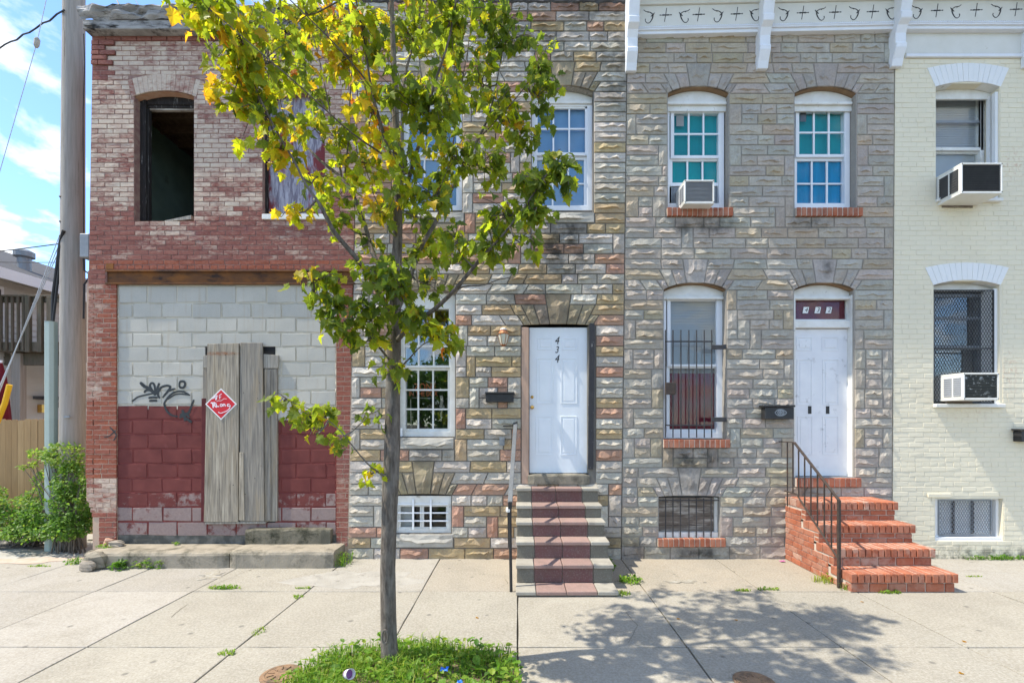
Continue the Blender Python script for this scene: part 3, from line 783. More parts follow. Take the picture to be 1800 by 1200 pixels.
class StoneWall:
    def __init__(s, keys, lu, ru, palette):
        s.wid = [28, 34, 40, 46, 50, 54, 58, 64]; s.lv = course_rows(keys); s.lu = lu; s.ru = ru; s.pal = palette
        s.blocks = {i: [] for i in range(len(s.lv) - 1)}   # per row: (left bottom, left top, right bottom, right top) px
        s.stones = []
    def row_at(s, v):
        return min(range(len(s.lv)), key=lambda i: abs(s.lv[i] - v))
    def block(s, u0, u1, v0, v1):
        for i in range(len(s.lv) - 1):
            m = (s.lv[i] + s.lv[i + 1]) / 2
            if v0 < m < v1: s.blocks[i].append((u0, u0, u1, u1))
    def color(s, arch=False):
        pal = s.pal['arch'] if arch and 'arch' in s.pal else s.pal['field']
        tot = sum(w for w, _ in pal); x = R.random() * tot
        for w, c in pal:
            x -= w
            if x <= 0: break
        k = R.uniform(0.88, 1.1)
        return tuple(max(0, ch * k * R.uniform(0.97, 1.03)) for ch in c)
    def arch(s, uc, hw, v_s, rise, Rf=78):
        i0 = s.row_at(v_s)
        lv = s.lv
        def ux(f, v): return uc + f * hw * (1 + (lv[i0] - v) / Rf)
        fs = [-1, -0.78, -0.52, -0.24, 0.24, 0.52, 0.78, 1]
        hs = [1, 2, 2, 3, 2, 2, 1]
        for k in range(7):
            f0, f1 = fs[k], fs[k + 1]
            if i0 - hs[k] < 0: continue
            vt = lv[i0 - hs[k]]
            vb0 = lv[i0] - rise * (1 - f0 * f0); vb1 = lv[i0] - rise * (1 - f1 * f1)
            q = [(ux(f0, vb0), vb0), (ux(f1, vb1), vb1), (ux(f1, vt), vt), (ux(f0, vt), vt)]
            s.stones.append((q, s.color(True), 2.0))
        for r, f in ((0, 1), (1, 0.78), (2, 0.24)):
            i = i0 - 1 - r
            if i < 0: continue
            s.blocks[i].append((ux(-f, lv[i + 1]), ux(-f, lv[i]), ux(f, lv[i + 1]), ux(f, lv[i])))
    def free(s, i):
        lv = s.lv
        cur = (s.lu(lv[i + 1]), s.lu(lv[i])); out = []
        for b in sorted(s.blocks[i]):
            out.append((cur[0], cur[1], b[0], b[1])); cur = (b[2], b[3])
        out.append((cur[0], cur[1], s.ru(lv[i + 1]), s.ru(lv[i])))
        return [o for o in out if max(o[2] - o[0], o[3] - o[1]) > 3]
    def lay(s):
        lv = s.lv
        n = len(lv) - 1
        # tall stones bridging two courses, many of them as quoins beside openings
        i = 1
        while i < n - 1:
            if abs((lv[i + 1] - lv[i]) - (lv[i + 2] - lv[i + 1])) < 4:
                for o in s.free(i):
                    if abs(o[0] - o[1]) > 1.5 or abs(o[2] - o[3]) > 1.5 or o[2] - o[0] < 60: continue
                    for o2 in s.free(i + 1):
                        a, b = max(o[0], o2[0]), min(o[2], o2[2])
                        if b - a < 60 or abs(o2[0] - o2[1]) > 1.5 or abs(o2[2] - o2[3]) > 1.5: continue
                        spots = []
                        w = R.uniform(15, 24)
                        if R.random() < 0.42: spots.append((a, a + w))
                        if R.random() < 0.42: spots.append((b - w, b))
                        if b - a > 150 and R.random() < 0.30:
                            c = R.uniform(a + 40, b - 60); w = R.choice([18, 20, 38]); spots.append((c, c + w))
                        for c0, c1 in spots:
                            s.stones.append(([(c0, lv[i + 2]), (c1, lv[i + 2]), (c1, lv[i]), (c0, lv[i])], s.color(), 1.2))
                            s.blocks[i].append((c0, c0, c1, c1)); s.blocks[i + 1].append((c0, c0, c1, c1))
                i += R.choice([1, 2])
            else: i += 1
        for i in range(n):
            for a0, a1, b0, b1 in s.free(i):
                wid = ((b0 - a0) + (b1 - a1)) / 2
                cuts = []
                x = 0
                while wid - x > 72:
                    w = R.choice(s.wid)
                    x += w; cuts.append(x)
                if wid - x > 58 and R.random() < 0.6:
                    cuts.append(x + (wid - x) * R.uniform(0.4, 0.6))
                es = [(a0, a1)] + [(a0 + c, a1 + c) if c < wid * 0.5 else (b0 - (wid - c), b1 - (wid - c)) for c in cuts] + [(b0, b1)]
                for (l0, l1), (r0, r1) in zip(es[:-1], es[1:]):
                    s.stones.append(([(l0, lv[i + 1]), (r0, lv[i + 1]), (r1, lv[i]), (l1, lv[i])], s.color(), 1.0))
    def emit(s, parent, mat, h, skip=None):
        def area(q): return abs((q[1][0] - q[0][0] + q[2][0] - q[3][0]) / 2 * (q[0][1] - q[3][1]))
        def score(t_):
            q, c, k = t_
            a = area(q) * k
            u, v = q[0][0], q[0][1]
            if v < 0 or u > 1810: a *= 0.1
            if skip and skip(u, v): a *= 0.3
            return a
        st = sorted(s.stones, key=lambda t_: -score(t_))
        rest = MB()
        for k, (q, c, _) in enumerate(st):
            qq = [(PX(u), PZ(v)) for u, v in q]
            if min(math.dist(qq[0], qq[3]), math.dist(qq[1], qq[2])) < 0.03 or min(math.dist(qq[0], qq[1]), math.dist(qq[3], qq[2])) < 0.025: continue
            if k < 300:
                mb = MB(); stone_mesh(qq, h, mb)
                mb.build('stone', mat, parent, color=(*c, 1))
            else:
                rest.cur = c; stone_mesh(qq, h, rest)
        if rest.v:
            o = rest.build('stonework', mat, parent); o['kind'] = 'stuff'

def sill_bricks(parent, u0, u1, v0, v1, n, y0=-0.045, name='sill_brick'):
    x0, x1 = PX(u0), PX(u1); z0, z1 = PZ(v1), PZ(v0)
    mb = MB(); mb.box(x0 + 0.004, x1 - 0.004, y0 + 0.006, 0.12, z0 + 0.003, z1 - 0.005)
    mb.build('sill_mortar', M['light_mortar'], parent)
    w = (x1 - x0) / n
    for k in range(n):
        mb = MB()
        mb.box(x0 + w * k + 0.005, x0 + w * (k + 1) - 0.005, y0 + jit(.003), 0.115, z0 + jit(.002), z1 + jit(.002))
        mb.build(name, M['stair_brick'], parent, bevel=0.004, color=(R.random(), 0.25 * R.random(), 0, 1))

def soffit(parent, uc, hw, v_s, rise, y1, mat, head_mat, head_u, head_y, name='arch_soffit', head_bottom=None, lip=True):
    """curved underside of a masonry arch and the curved board that fills it above a window"""
    n = 12
    mb = MB()
    up = []
    for k in range(n + 1):
        f = -1 + 2 * k / n
        up.append((PX(uc + f * hw), PZ(v_s - rise * (1 - f * f))))
    vv = [(x, 0.004, z) for x, z in up] + [(x, y1, z) for x, z in up] + [(x, y1, z + 0.03) for x, z in up] + [(x, 0.004, z + 0.03) for x, z in up]
    ff = []
    m_ = n + 1
    for k in range(n):
        ff += [(k, k + 1, m_ + k + 1, m_ + k), (2 * m_ + k, 2 * m_ + k + 1, 3 * m_ + k + 1, 3 * m_ + k), (m_ + k, m_ + k + 1, 2 * m_ + k + 1, 2 * m_ + k)]
    mb.add(vv, ff)
    mb.build(name, mat, parent)
    if head_mat:
        mb = MB()
        hb = PZ(head_bottom if head_bottom else v_s + 10)
        poly = [(up[0][0], hb), (up[-1][0], hb)] + [(x, z - 0.004) for x, z in reversed(up)]
        mb.prism(poly, head_y, head_y + 0.03)
        mb.build('head_board', head_mat, parent)
        if not lip: return
        mb = MB(); zl = PZ(v_s + 9); mb.box(up[0][0] + 0.01, up[-1][0] - 0.01, head_y - 0.035, head_y - 0.001, zl - 0.035, zl); mb.build('head_lip', head_mat, parent, bevel=0.004)

def sash_window(parent, u0, u1, v0, v1, y, sashes, fmat, name='window', ft=8, fy=0.07, label=None, glass='glass'):
    """u0..v1: frame outline in px at depth y.  sashes: list of dict(u0,u1,v0,v1,dy,t,cols,rows,tb) glazed outlines"""
    mb = MB()
    frame_boxes(mb, u0, u1, v0, v1, ft, y, y + fy + 0.05)
    w = mb.build(name, fmat, parent, bevel=0.003, label=label)
    for s_ in sashes:
        ys = y + s_['dy']
        mb = MB()
        t_ = s_.get('t', 5)
        frame_boxes(mb, s_['u0'] - t_, s_['u1'] + t_, s_['v0'] - s_.get('tt', t_), s_['v1'] + s_.get('tb', t_), t_, ys, ys + 0.035, s_.get('tb', t_), s_.get('tt', t_))
        mb.build('sash', fmat, w, bevel=0.002)
        nc, nr = s_.get('cols', 1), s_.get('rows', 1)
        x0, x1, z0, z1 = PX(s_['u0'], ys), PX(s_['u1'], ys), PZ(s_['v1'], ys), PZ(s_['v0'], ys)
        mw = 0.011
        for k in range(1, nc):
            mb = MB(); x = x0 + (x1 - x0) * k / nc
            mb.box(x - mw, x + mw, ys + 0.006, ys + 0.03, z0, z1); mb.build('muntin', fmat, w)
        for k in range(1, nr):
            mb = MB(); zz = z0 + (z1 - z0) * k / nr
            mb.box(x0, x1, ys + 0.008, ys + 0.028, zz - mw, zz + mw); mb.build('muntin', fmat, w)
        px, pz = (x1 - x0) / nc, (z1 - z0) / nr
        pm = MB(); pm.box(-px / 2 + 0.004, px / 2 - 0.004, 0, 0.004, -pz / 2 + 0.004, pz / 2 - 0.004)
        me = pm.mesh('pane', M[glass])
        for a in range(nc):
            for b in range(nr):
                link('pane', me, w, (x0 + px * (a + 0.5), ys + 0.016, z0 + pz * (b + 0.5)))
    return w

def folds(parent, u0, u1, v0, v1, y, mat, amp=0.012, n=9, name='curtain', wv=None):
    x0, x1, z0, z1 = PX(u0, y), PX(u1, y), PZ(v1, y), PZ(v0, y)
    m_ = n * 6; rows = 6
    vv = []; ff = []
    ph = [R.uniform(0, 6.28) for _ in range(3)]
    for side in (0, 1):
        for j in range(rows + 1):
            for i in range(m_ + 1):
                s_ = i / m_
                d = amp * (math.sin(s_ * n * 6.283 + ph[0] + 0.4 * math.sin(j * 0.8)) + 0.5 * math.sin(s_ * n * 2.3 * 6.283 + ph[1]))
                vv.append((x0 + (x1 - x0) * s_, y + d + side * 0.002, z0 + (z1 - z0) * j / rows))
    N = (m_ + 1) * (rows + 1)
    for side in (0, 1):
        for j in range(rows):
            for i in range(m_):
                a = side * N + j * (m_ + 1) + i
                q = (a, a + 1, a + m_ + 2, a + m_ + 1)
                ff.append(q if side == 0 else q[::-1])
    mb = MB(); mb.add(vv, ff)
    return mb.build(name, mat, parent, smooth=True)

def sheet(parent, u0, u1, v0, v1, y, mat, name, th=0.006):
    mb = MB(); mb.pbox(u0, u1, v0, v1, y, y + th)
    return mb.build(name, mat, parent)

def text_obj(body, size, x, y, z, mat, name, parent, shear=0.0, extrude=0.0015, offset=0.0, align='CENTER', sx=1.0):
    cu = bpy.data.curves.new(name, 'FONT')
    cu.body = body; cu.size = size; cu.shear = shear; cu.extrude = extrude; cu.align_x = align; cu.align_y = 'CENTER'; cu.offset = offset
    cu.resolution_u = 4
    tmp = bpy.data.objects.new(name, cu)
    col.objects.link(tmp)
    bpy.context.view_layer.update()
    me = bpy.data.meshes.new_from_object(tmp.evaluated_get(bpy.context.evaluated_depsgraph_get()))
    bpy.data.objects.remove(tmp)
    bpy.data.curves.remove(cu)
    me.transform(Matrix.Rotation(rad(90), 4, 'X') @ Matrix.Diagonal((sx, 1, 1, 1)))
    me.materials.clear(); me.materials.append(mat)
    return link(name, me, parent, (x, y, z))

# ================================================================= GROUND
gr = MB(); gr.box(-300, 300, -300, 300, -0.75, -0.45)
tag(gr.build('ground', M['ground']), 'flat earth around the block running to the horizon', 'ground', kind='structure')
gr = MB(); gr.box(-60, 60, -13.0, -4.26, -0.45, -0.17)
tag(gr.build('road', M['asphalt']), 'dark asphalt road beside the kerb', 'road', kind='structure')
gr = MB(); gr.box(-60, 60, -17.0, -13.0, -0.45, -0.03)
tag(gr.build('far_pavement', M['curb']), 'pale pavement on the other side of the road', 'pavement', kind='structure')
gr = MB(); gr.box(-20, -5.99, 0.0, 30, -0.45, -0.012)
tag(gr.build('alley', M['alley']), 'rough grey concrete alley left of the red building', 'alley', kind='structure')
gr = MB(); gr.box(-20, 14, -4.10, 0.03, -0.45, -0.028)
sw = gr.build('sidewalk', M['joint_dirt'])
tag(sw, 'sunlit concrete sidewalk of large slabs in front of the row houses', 'sidewalk', kind='structure')
# slabs
xj = [-14.5, -13.2, -11.9, -10.6, -9.4, -8.2, -7.1, -5.97, -4.73, -3.63, -2.35, -1.075, 0.0, 1.43, 2.73, 3.78, 5.30, 6.62, 7.9, 9.2, 10.5, 11.8]
yj = [0.0, -1.275, -2.585, -3.95]
warm = (0.325, 0.30, 0.245)
for j in range(3):
    for i in range(len(xj) - 1):
        x0, x1 = xj[i], xj[i + 1]; y1, y0 = yj[j], yj[j + 1]
        k = R.uniform(0.84, 1.02)
        c = [warm[0] * k, warm[1] * k, warm[2] * k]
        if j == 0 and x0 >= -0.01 and x0 < 3.7: c = [0.335 * k, 0.285 * k, 0.215 * k]
        if j == 0 and -1.1 < x0 < -0.5: c = [0.325 * k, 0.285 * k, 0.225 * k]
        if j == 0 and -2.4 < x0 < -1.5: c = [0.365 * k, 0.34 * k, 0.295 * k]
        if j == 0 and 3.7 < x0: c = [0.32 * k, 0.30 * k, 0.265 * k]
        if x0 < -4.5: c = [0.34 * k, 0.315 * k, 0.275 * k]
        mb = MB()
        g = 0.0055
        dz = jit(0.0025)
        nx = 5; ny = 5
        vv = []
        for b in range(ny + 1):
            for a in range(nx + 1):
                ex = jit(0.0035) if a in (0, nx) else 0
                ey = jit(0.0035) if b in (0, ny) else 0
                vv.append((x0 + g + (x1 - x0 - 2 * g) * a / nx + ex, y0 + g + (y1 - y0 - 2 * g) * b / ny + ey, dz + jit(0.0016)))
        top = len(vv)
        ff = [(b * (nx + 1) + a, b * (nx + 1) + a + 1, (b + 1) * (nx + 1) + a + 1, (b + 1) * (nx + 1) + a) for b in range(ny) for a in range(nx)]
        ring = [a for a in range(nx + 1)] + [(b + 1) * (nx + 1) - 1 for b in range(1, ny + 1)] + [ny * (nx + 1) + a for a in range(nx - 1, -1, -1)] + [b * (nx + 1) for b in range(ny - 1, 0, -1)]
        vv += [(vv[q][0], vv[q][1], -0.06) for q in ring]
        L = len(ring)
        ff += [(ring[q], top + q, top + (q + 1) % L, ring[(q + 1) % L]) for q in range(L)]
        mb.add(vv, ff)
        o = mb.build('slab', M['slab'], sw, color=(*c, 1), bevel=0.004)
mb = MB()
for k in range(24):
    x = -18 + k * 1.25
    mb.box(x + 0.004, x + 1.246, -4.24, -4.1, -0.3, -0.005 + jit(0.002))
tag(mb.build('kerb', M['curb'], bevel=0.015), 'grey kerb along the edge of the sidewalk', 'kerb', kind='structure')

# concrete patch and paint marks lying on the slabs
def blot(name, x, y, rx, ry, z, mat, seed, parent=sw, n=26, rough=0.35, th=0.003, ang=0):
    rr = random.Random(seed)
    ph = [rr.uniform(0, 6.28) for _ in range(4)]
    pts = []
    for k in range(n):
        a = 2 * math.pi * k / n
        r = 1 + rough * (0.5 * math.sin(2 * a + ph[0]) + 0.35 * math.sin(5 * a + ph[1]) + 0.3 * math.sin(9 * a + ph[2])) + rr.uniform(-rough, rough) * 0.25
        px, py = rx * r * math.cos(a), ry * r * math.sin(a)
        pts.append((x + px * math.cos(ang) - py * math.sin(ang), y + px * math.sin(ang) + py * math.cos(ang)))
    mb = MB()
    vv = [(p[0], p[1], z) for p in pts] + [(x + (p[0] - x) * 0.94, y + (p[1] - y) * 0.94, z + th) for p in pts] + [(x, y, z + th)]
    ff = [(k, (k + 1) % n, n + (k + 1) % n, n + k) for k in range(n)] + [(n + k, n + (k + 1) % n, 2 * n) for k in range(n)]
    mb.add(vv, ff)
    return mb.build(name, mat, parent)
M['chalk'] = simple('white_paint_smudge', (0.46, 0.445, 0.41), (0.36, 0.34, 0.29), 22, 0.9, 0.1, bump=0.2, dirt=(0.30, 0.275, 0.225), dpos=(0.38, 0.52), dscale=14)
M['patch'] = simple('fresh_concrete_patch', (0.40, 0.38, 0.34), (0.30, 0.285, 0.25), 3.5, 0.93, 0.1, bump=0.8, bscale=40, dirt=(0.22, 0.205, 0.18), dpos=(0.55, 0.7), dscale=6, bdist=0.012)
M['pink_paint'] = simple('faded_orange_paint', (0.50, 0.33, 0.25), (0.44, 0.36, 0.29), 9, 0.9, 0.1, bump=0.2, dirt=(0.42, 0.39, 0.33), dpos=(0.45, 0.6), dscale=9)
M['stain'] = simple('rain_stain', (0.325, 0.30, 0.25), (0.35, 0.32, 0.265), 9, 0.93, 0.1, bump=0.3, bscale=80)
def GX(u, v): # ground point seen at a pixel
    s_ = (v - V0) / H
    return ((u - U0) / s_, F / s_ - D)
blot('concrete_patch', -1.95, -0.86, 0.66, 0.36, 0.002, M['patch'], 3)
blot('paint_smudge', *GX(372, 1011), 0.15, 0.12, 0.003, M['chalk'], 5, rough=0.9)
blot('paint_smudge', *GX(1197, 1022), 0.13, 0.06, 0.003, M['chalk'], 8, rough=0.9)
blot('paint_stain', *GX(45, 985), 0.62, 0.16, 0.003, M['pink_paint'], 9, rough=0.7, ang=0.25)

blot('broken_asphalt', *GX(30, 958), 0.55, 0.16, -0.008, M['asphalt'], 19, rough=0.8)
# hairline cracks
def crack(pts, w_=0.004):
    mb = MB(); vv = []; ff = []
    P = smooth_pts(pts, 6)
    for i, (x, y) in enumerate(P):
        q = mnoise.noise(Vector((x * 14, y * 14, 2))) * 0.012
        vv += [(x - w_ * .5 + q, y + q, 0.0045), (x + w_ * .5 + q, y + w_ * .6 + q, 0.0045)]
    for i in range(len(P) - 1): ff.append((2 * i, 2 * i + 1, 2 * i + 3, 2 * i + 2))
    mb.add(vv, ff); return mb.build('crack', M['joint_dirt'], sw)
def smooth_pts(p, k):
    out = []
    for a, b in zip(p[:-1], p[1:]):
        for j in range(k): out.append((a[0] + (b[0] - a[0]) * j / k, a[1] + (b[1] - a[1]) * j / k))
    return out + [p[-1]]
for L in ([(873, 1034), (893, 1026), (888, 1018)], [(368, 1031), (430, 1005), (480, 988)], [(225, 1100), (300, 1085), (330, 1062), (420, 1050)], [(1560, 1150), (1620, 1110), (1700, 1100)], [(1100, 1075), (1120, 1100), (1105, 1130)], [(1640, 1010), (1700, 1002), (1790, 1008)]):
    crack([GX(u, v) for u, v in L])

# manhole lids
def lid(u, v, r, label):
    x, y = GX(u, v)
    t_ = thing('meter_lid', label, 'utility cover', (x, y, 0.004), 'water meter covers in the sidewalk')
    mb = MB(); mb.lathe([(r * 1.12, 0.0), (r * 1.12, 0.006), (r * 1.02, 0.008)], (x, y, 0.003), 36); mb.build('rim', M['rust_iron'], t_)
    mb = MB(); mb.lathe([(r * 0.97, 0.0), (r * 0.97, 0.012), (r * 0.86, 0.013), (r * 0.84, 0.010), (r * 0.3, 0.010), (r * 0.28, 0.013)], (x, y, 0.004), 36); mb.build('cover', M['rust_iron'], t_)
    mb = MB()
    for k in range(10):
        a = k * 0.628
        mb.tube([(x + r * 0.4 * math.cos(a), y + r * 0.4 * math.sin(a), 0.017), (x + r * 0.75 * math.cos(a), y + r * 0.75 * math.sin(a), 0.017)], 0.005, 5)
    mb.build('raised_rib', M['rust_iron'], t_)
lid(494, 1186, 0.13, 'round rusty meter cover at the left edge of the grass patch')
lid(1326, 1199, 0.13, 'round dark iron cover in the shaded slab right of the grass patch')

# ================================================================= ROW HOUSES
def lean(v, a, b): return a + b * v
def brick_field(v0, v1, pitch, lf, rf, blocked, colf, scoref, y=0.0, wid=26.6, hgap=1.0):
    out = []
    n = round((v1 - v0) / pitch)
    p = (v1 - v0) / n
    for k in range(n):
        va, vb = v0 + p * k, v0 + p * (k + 1)
        vm = (va + vb) / 2
        L, Rr = lf(vm), rf(vm)
        cuts = sorted(blocked(vm)); spans = []; cur = L
        for a, b in cuts:
            if b <= cur or a >= Rr: continue
            if a > cur: spans.append((cur, a))
            cur = max(cur, b)
        if cur < Rr: spans.append((cur, Rr))
        off = (wid / 2 if k % 2 else 0) + jit(2.5)
        header = (k % 7 == 5)
        w = wid / 2 if header and wid > 20 and R.random() < 0.6 else wid
        for a, b in spans:
            e = [a]
            x = L + off - w * 2
            while x < b - 3:
                xx = x + jit(0.8)
                if xx > a + 3.5: e.append(xx)
                x += w
            e.append(b)
            for q0, q1 in zip(e[:-1], e[1:]):
                if q1 - q0 < 2: continue
                um = (q0 + q1) / 2
                x0, x1 = PX(q0) + 0.004, PX(q1) - 0.004
                z0, z1 = PZ(vb) + 0.0038, PZ(va) - 0.0038
                s_ = scoref(um, vm) * (q1 - q0)
                out.append(dict(x=(x0 + x1) / 2 + jit(.001), z=(z0 + z1) / 2 + jit(.0012), w=x1 - x0, h=z1 - z0, y=y + jit(0.0015), a=jit(0.006), c=colf(um, vm), s=s_))
    return out

# ----------------------------------------------------------------- vacant red brick building
vb = thing('vacant_brick_building', 'abandoned two storey red brick building with peeling cream paint and a blocked up shop front', 'building', (PX(385), 0.02, 0.0))
rl = lambda v: (163 - (v - 60) * 0.0165) if v < 838 else (152 + max(0, v - 872) * 0.28 if v < 905 else 174)
rr_ = lambda v: 611 + (960 - v) * 0.0215
rlz = lambda z: PX(163 - ((V0 - (z - H) * SW) - 60) * 0.0165) + (0.0 if z > 1.1 else 0.16)
rrz = lambda z: PX(rr_(V0 - (z - H) * SW))
W1 = (236, 341, 160, 390); W2 = (462, 571, 160, 384); INF = (204, 591.5, 497, 962)
mb = MB()
ops = [(PX(a), PX(b), PZ(d), PZ(c)) for a, b, c, d in (W1, W2)]
wall_sheet(mb, rlz, rrz, PZ(476), PZ(52), ops, 0.0, 0.28)
mb.box(PX(163), PX(204), 0.0, 0.25, -0.05, PZ(497))
mb.box(PX(152), PX(165), 0.0, 0.25, PZ(880), PZ(497))
mb.box(PX(591.5), PX(618), 0.0, 0.25, -0.05, PZ(497))
mb.box(PX(154), PX(187), 0.0, 0.25, PZ(497), PZ(476))
shell(mb, rlz, rrz, -0.05, PZ(46), 0.0, 9.0)
mb.build('wall', M['red_mortar'], vb)

def red_blocked(v):
    out = []
    for a, b, c, d in (W1, W2):
        if c + 6 < v < d: out.append((a, b))
        if 134 < v < 172:
            k = (172 - v) / 40
            out.append((a - 5 - 5 * k, b + 5 + 5 * k))
    if v > 500: out.append((205, 591))
    if 472 < v < 501: out.append((186, 640))
    return out
def red_col(u, v):
    r = R.random()
    n = mnoise.noise(Vector((u * 0.012, v * 0.02, 3.0)))
    n2 = mnoise.noise(Vector((u * 0.05, v * 0.07, 8.0)))
    viv = 0.12
    if v < 74: g = 0.0
    elif v < 320: g = 0.70 + 0.30 * n + 0.20 * n2
    elif v < 458:
        g = 0.74 - (v - 320) / 135 * 0.42 + 0.32 * n + 0.26 * n2
        if u > 420 and v > 360: g = min(g, 0.42 + 0.16 * n2)
    else: g = 0.22 + 0.2 * n2
    if u < 240 and v < 440 and v > 280: g -= (v - 280) / 160 * 0.30
    if u < 192 and v < 140: g = 0.12
    if v > 455 and v < 476: viv = 0.75; g = 0.1
    if v > 500:
        viv = 0.75 + 0.25 * n2; g = 0.06
        if u < 184 and v < 700: g = 0.42 + 0.35 * n + 0.15 * n2; viv = 0.55
        if u < 210 and v > 838:
            g = 0.55 + 0.2 * n2 if v < 902 else 0.2
            viv = 0.45
        if u > 585: g = 0.04 if v < 838 else 0.3; viv = 0.5 if v < 838 else 0.3
        if u > 585 and 735 < v < 838: viv = 0.1
    elif u < 186 and v > 440: g = 0.30 + 0.3 * n2
    return (r, max(0, min(1.1, g)), max(0, min(1, viv)))
def red_score(u, v):
    s_ = 1.0
    if u > 395 and v < 400: s_ = 0.25
    if u > 560 and v > 380: s_ = 0.4
    if v > 935: s_ = 0.3
    return s_ * (1 + 0.3 * (v > 500))
bvar = brick_variants(M['peel_brick'], 9, proud=0.005, rough=0.0016)
pc = brick_field(64.5, 960, 8.55, rl, rr_, red_blocked, red_col, red_score)
for p in pc:                                # the corbelled corner under the roof edge stands proud
    u = p['x'] * SW + U0; v = V0 - (p['z'] - H) * SW
    if u < 191 and 72 < v < 118: p['y'] = -0.022
    if v < 74: p['y'] = -0.012
emit(pc, 'brick', 'brickwork', vb, M['peel_brick'], bvar)
for a, b, c, d in (W1, W2):
    for q in fan_quads((a + b) / 2, (b - a) / 2 + 4, 171, 11, 30, 15, 190):
        quad_piece(q, 0.0, 0.006, 0.003, 'arch_brick', M['peel_brick'], vb, (R.random(), 0.70 + jit(.2), 0.2))
    mb = MB(); n = 10
    uu = [(PX((a + b) / 2 + f * ((b - a) / 2 + 3)), PZ(171 - 11 * (1 - f * f))) for f in [-1 + 2 * k / n for k in range(n + 1)]]
    mb.add([(x, 0.01, z) for x, z in uu] + [(x, 0.27, z) for x, z in uu], [(k, k + 1, n + 2 + k, n + 1 + k) for k in range(n)])
    mb.build('arch_soffit', M['clay'] if a < 300 else M['red_mortar'], vb)

# roof edge: weathered fascia board with a torn roll of roofing felt over it
mb = MB(); mb.box(PX(161), PX(629), -0.14, 0.02, PZ(65.5), PZ(49))
mb.build('fascia_board', M['rotten'], vb, bevel=0.008)
mb = MB(); nx_, nz_ = 70, 6
vv = []; ff = []
for j in range(nz_ + 1):
    for i in range(nx_ + 1):
        u = 158 + (630 - 158) * i / nx_
        a = j / nz_
        nn = mnoise.noise(Vector((i * 0.35, j * 0.9, 1.3))); n3 = mnoise.noise(Vector((i * 0.11, 4.0, 0)))
        top = 28 + 3.5 * n3 + 2.0 * mnoise.noise(Vector((i * 0.8, 0, 7)))
        y = -0.15 - 0.05 * math.sin(a * 3.1) - 0.05 * nn * (0.4 + math.sin(a * 3.1))
        if j == nz_: y = 0.25
        vv.append((PX(u), y, PZ(50.5 - (50.5 - top) * min(1, a * 1.15)) + 0.012 * nn))
for j in range(nz_):
    for i in range(nx_):
        a = j * (nx_ + 1) + i
        ff.append((a, a + 1, a + nx_ + 2, a + nx_ + 1))
mb.add(vv, ff); mb.build('roofing_felt', M['rotten'], vb)

# steel lintel over the shop front
mb = MB()
mb.box(PX(187), PX(624), 0.02, 0.10, PZ(499), PZ(476))
mb.box(PX(187), PX(624), -0.025, 0.02, PZ(500), PZ(497.2))
mb.box(PX(187), PX(624), -0.015, 0.02, PZ(477.5), PZ(475))
mb.build('steel_lintel', M['rust_steel'], vb)
for k in range(4):
    mb = MB(); mb.pbox(186 + k * 0.2, 199, 463, 473, -0.01, 0.01)
    if k == 0: mb.build('rusty_plate', M['rust_steel'], vb)

# concrete block infill
mb = MB(); mb.box(PX(203), PX(592), 0.029, 0.25, -0.05, PZ(499)); mb.build('block_bed', M['block_mortar'], vb)
blk = brick_variants(M['cmu'], 8, proud=0.012, back=0.008, edge=0.004, rough=0.002, name='concrete_block')
rows_v = [501] + [507 + 25.62 * k for k in range(1, 18)]
for k, (va, vb_) in enumerate(zip(rows_v[:-1], rows_v[1:])):
    vm = (va + vb_) / 2
    L = 206 - (vm - 500) * 0.012; Rr = 590
    segs = [(L, Rr)]
    if 605 < vm < 915: segs = [(L, 360), (484, Rr)]
    for a, b in segs:
        off = 26 if k % 2 else 0
        e = [a]; x = 206 + off - 106 + 52.6 * 0
        while x < b - 6:
            if x > a + 6: e.append(x + jit(0.8))
            x += 52.4
        e.append(b)
        for q0, q1 in zip(e[:-1], e[1:]):
            um = (q0 + q1) / 2
            red = 1.0 if (um < 425 and vm > 713 + 6) or (um >= 425 and vm > 740) else 0.0
            wear = 0.0
            if vm > 890: wear = R.uniform(0.72, 0.98)
            elif vm > 866: wear = R.uniform(0.5, 0.85)
            elif red: wear = R.uniform(0, 0.14)
            x0, x1 = PX(q0) + 0.005, PX(q1) - 0.005; z0, z1 = PZ(vb_) + 0.0045, PZ(va) - 0.0045
            if vb_ > 948: z0 = 0.06
            o = link('concrete_block', blk[R.randrange(8)][2], vb, ((x0 + x1) / 2, 0.034 + jit(0.002), (z0 + z1) / 2), (R.random(), red, wear, 1))
            o.scale = ((x1 - x0) / BW, 1, (z1 - z0) / BH)

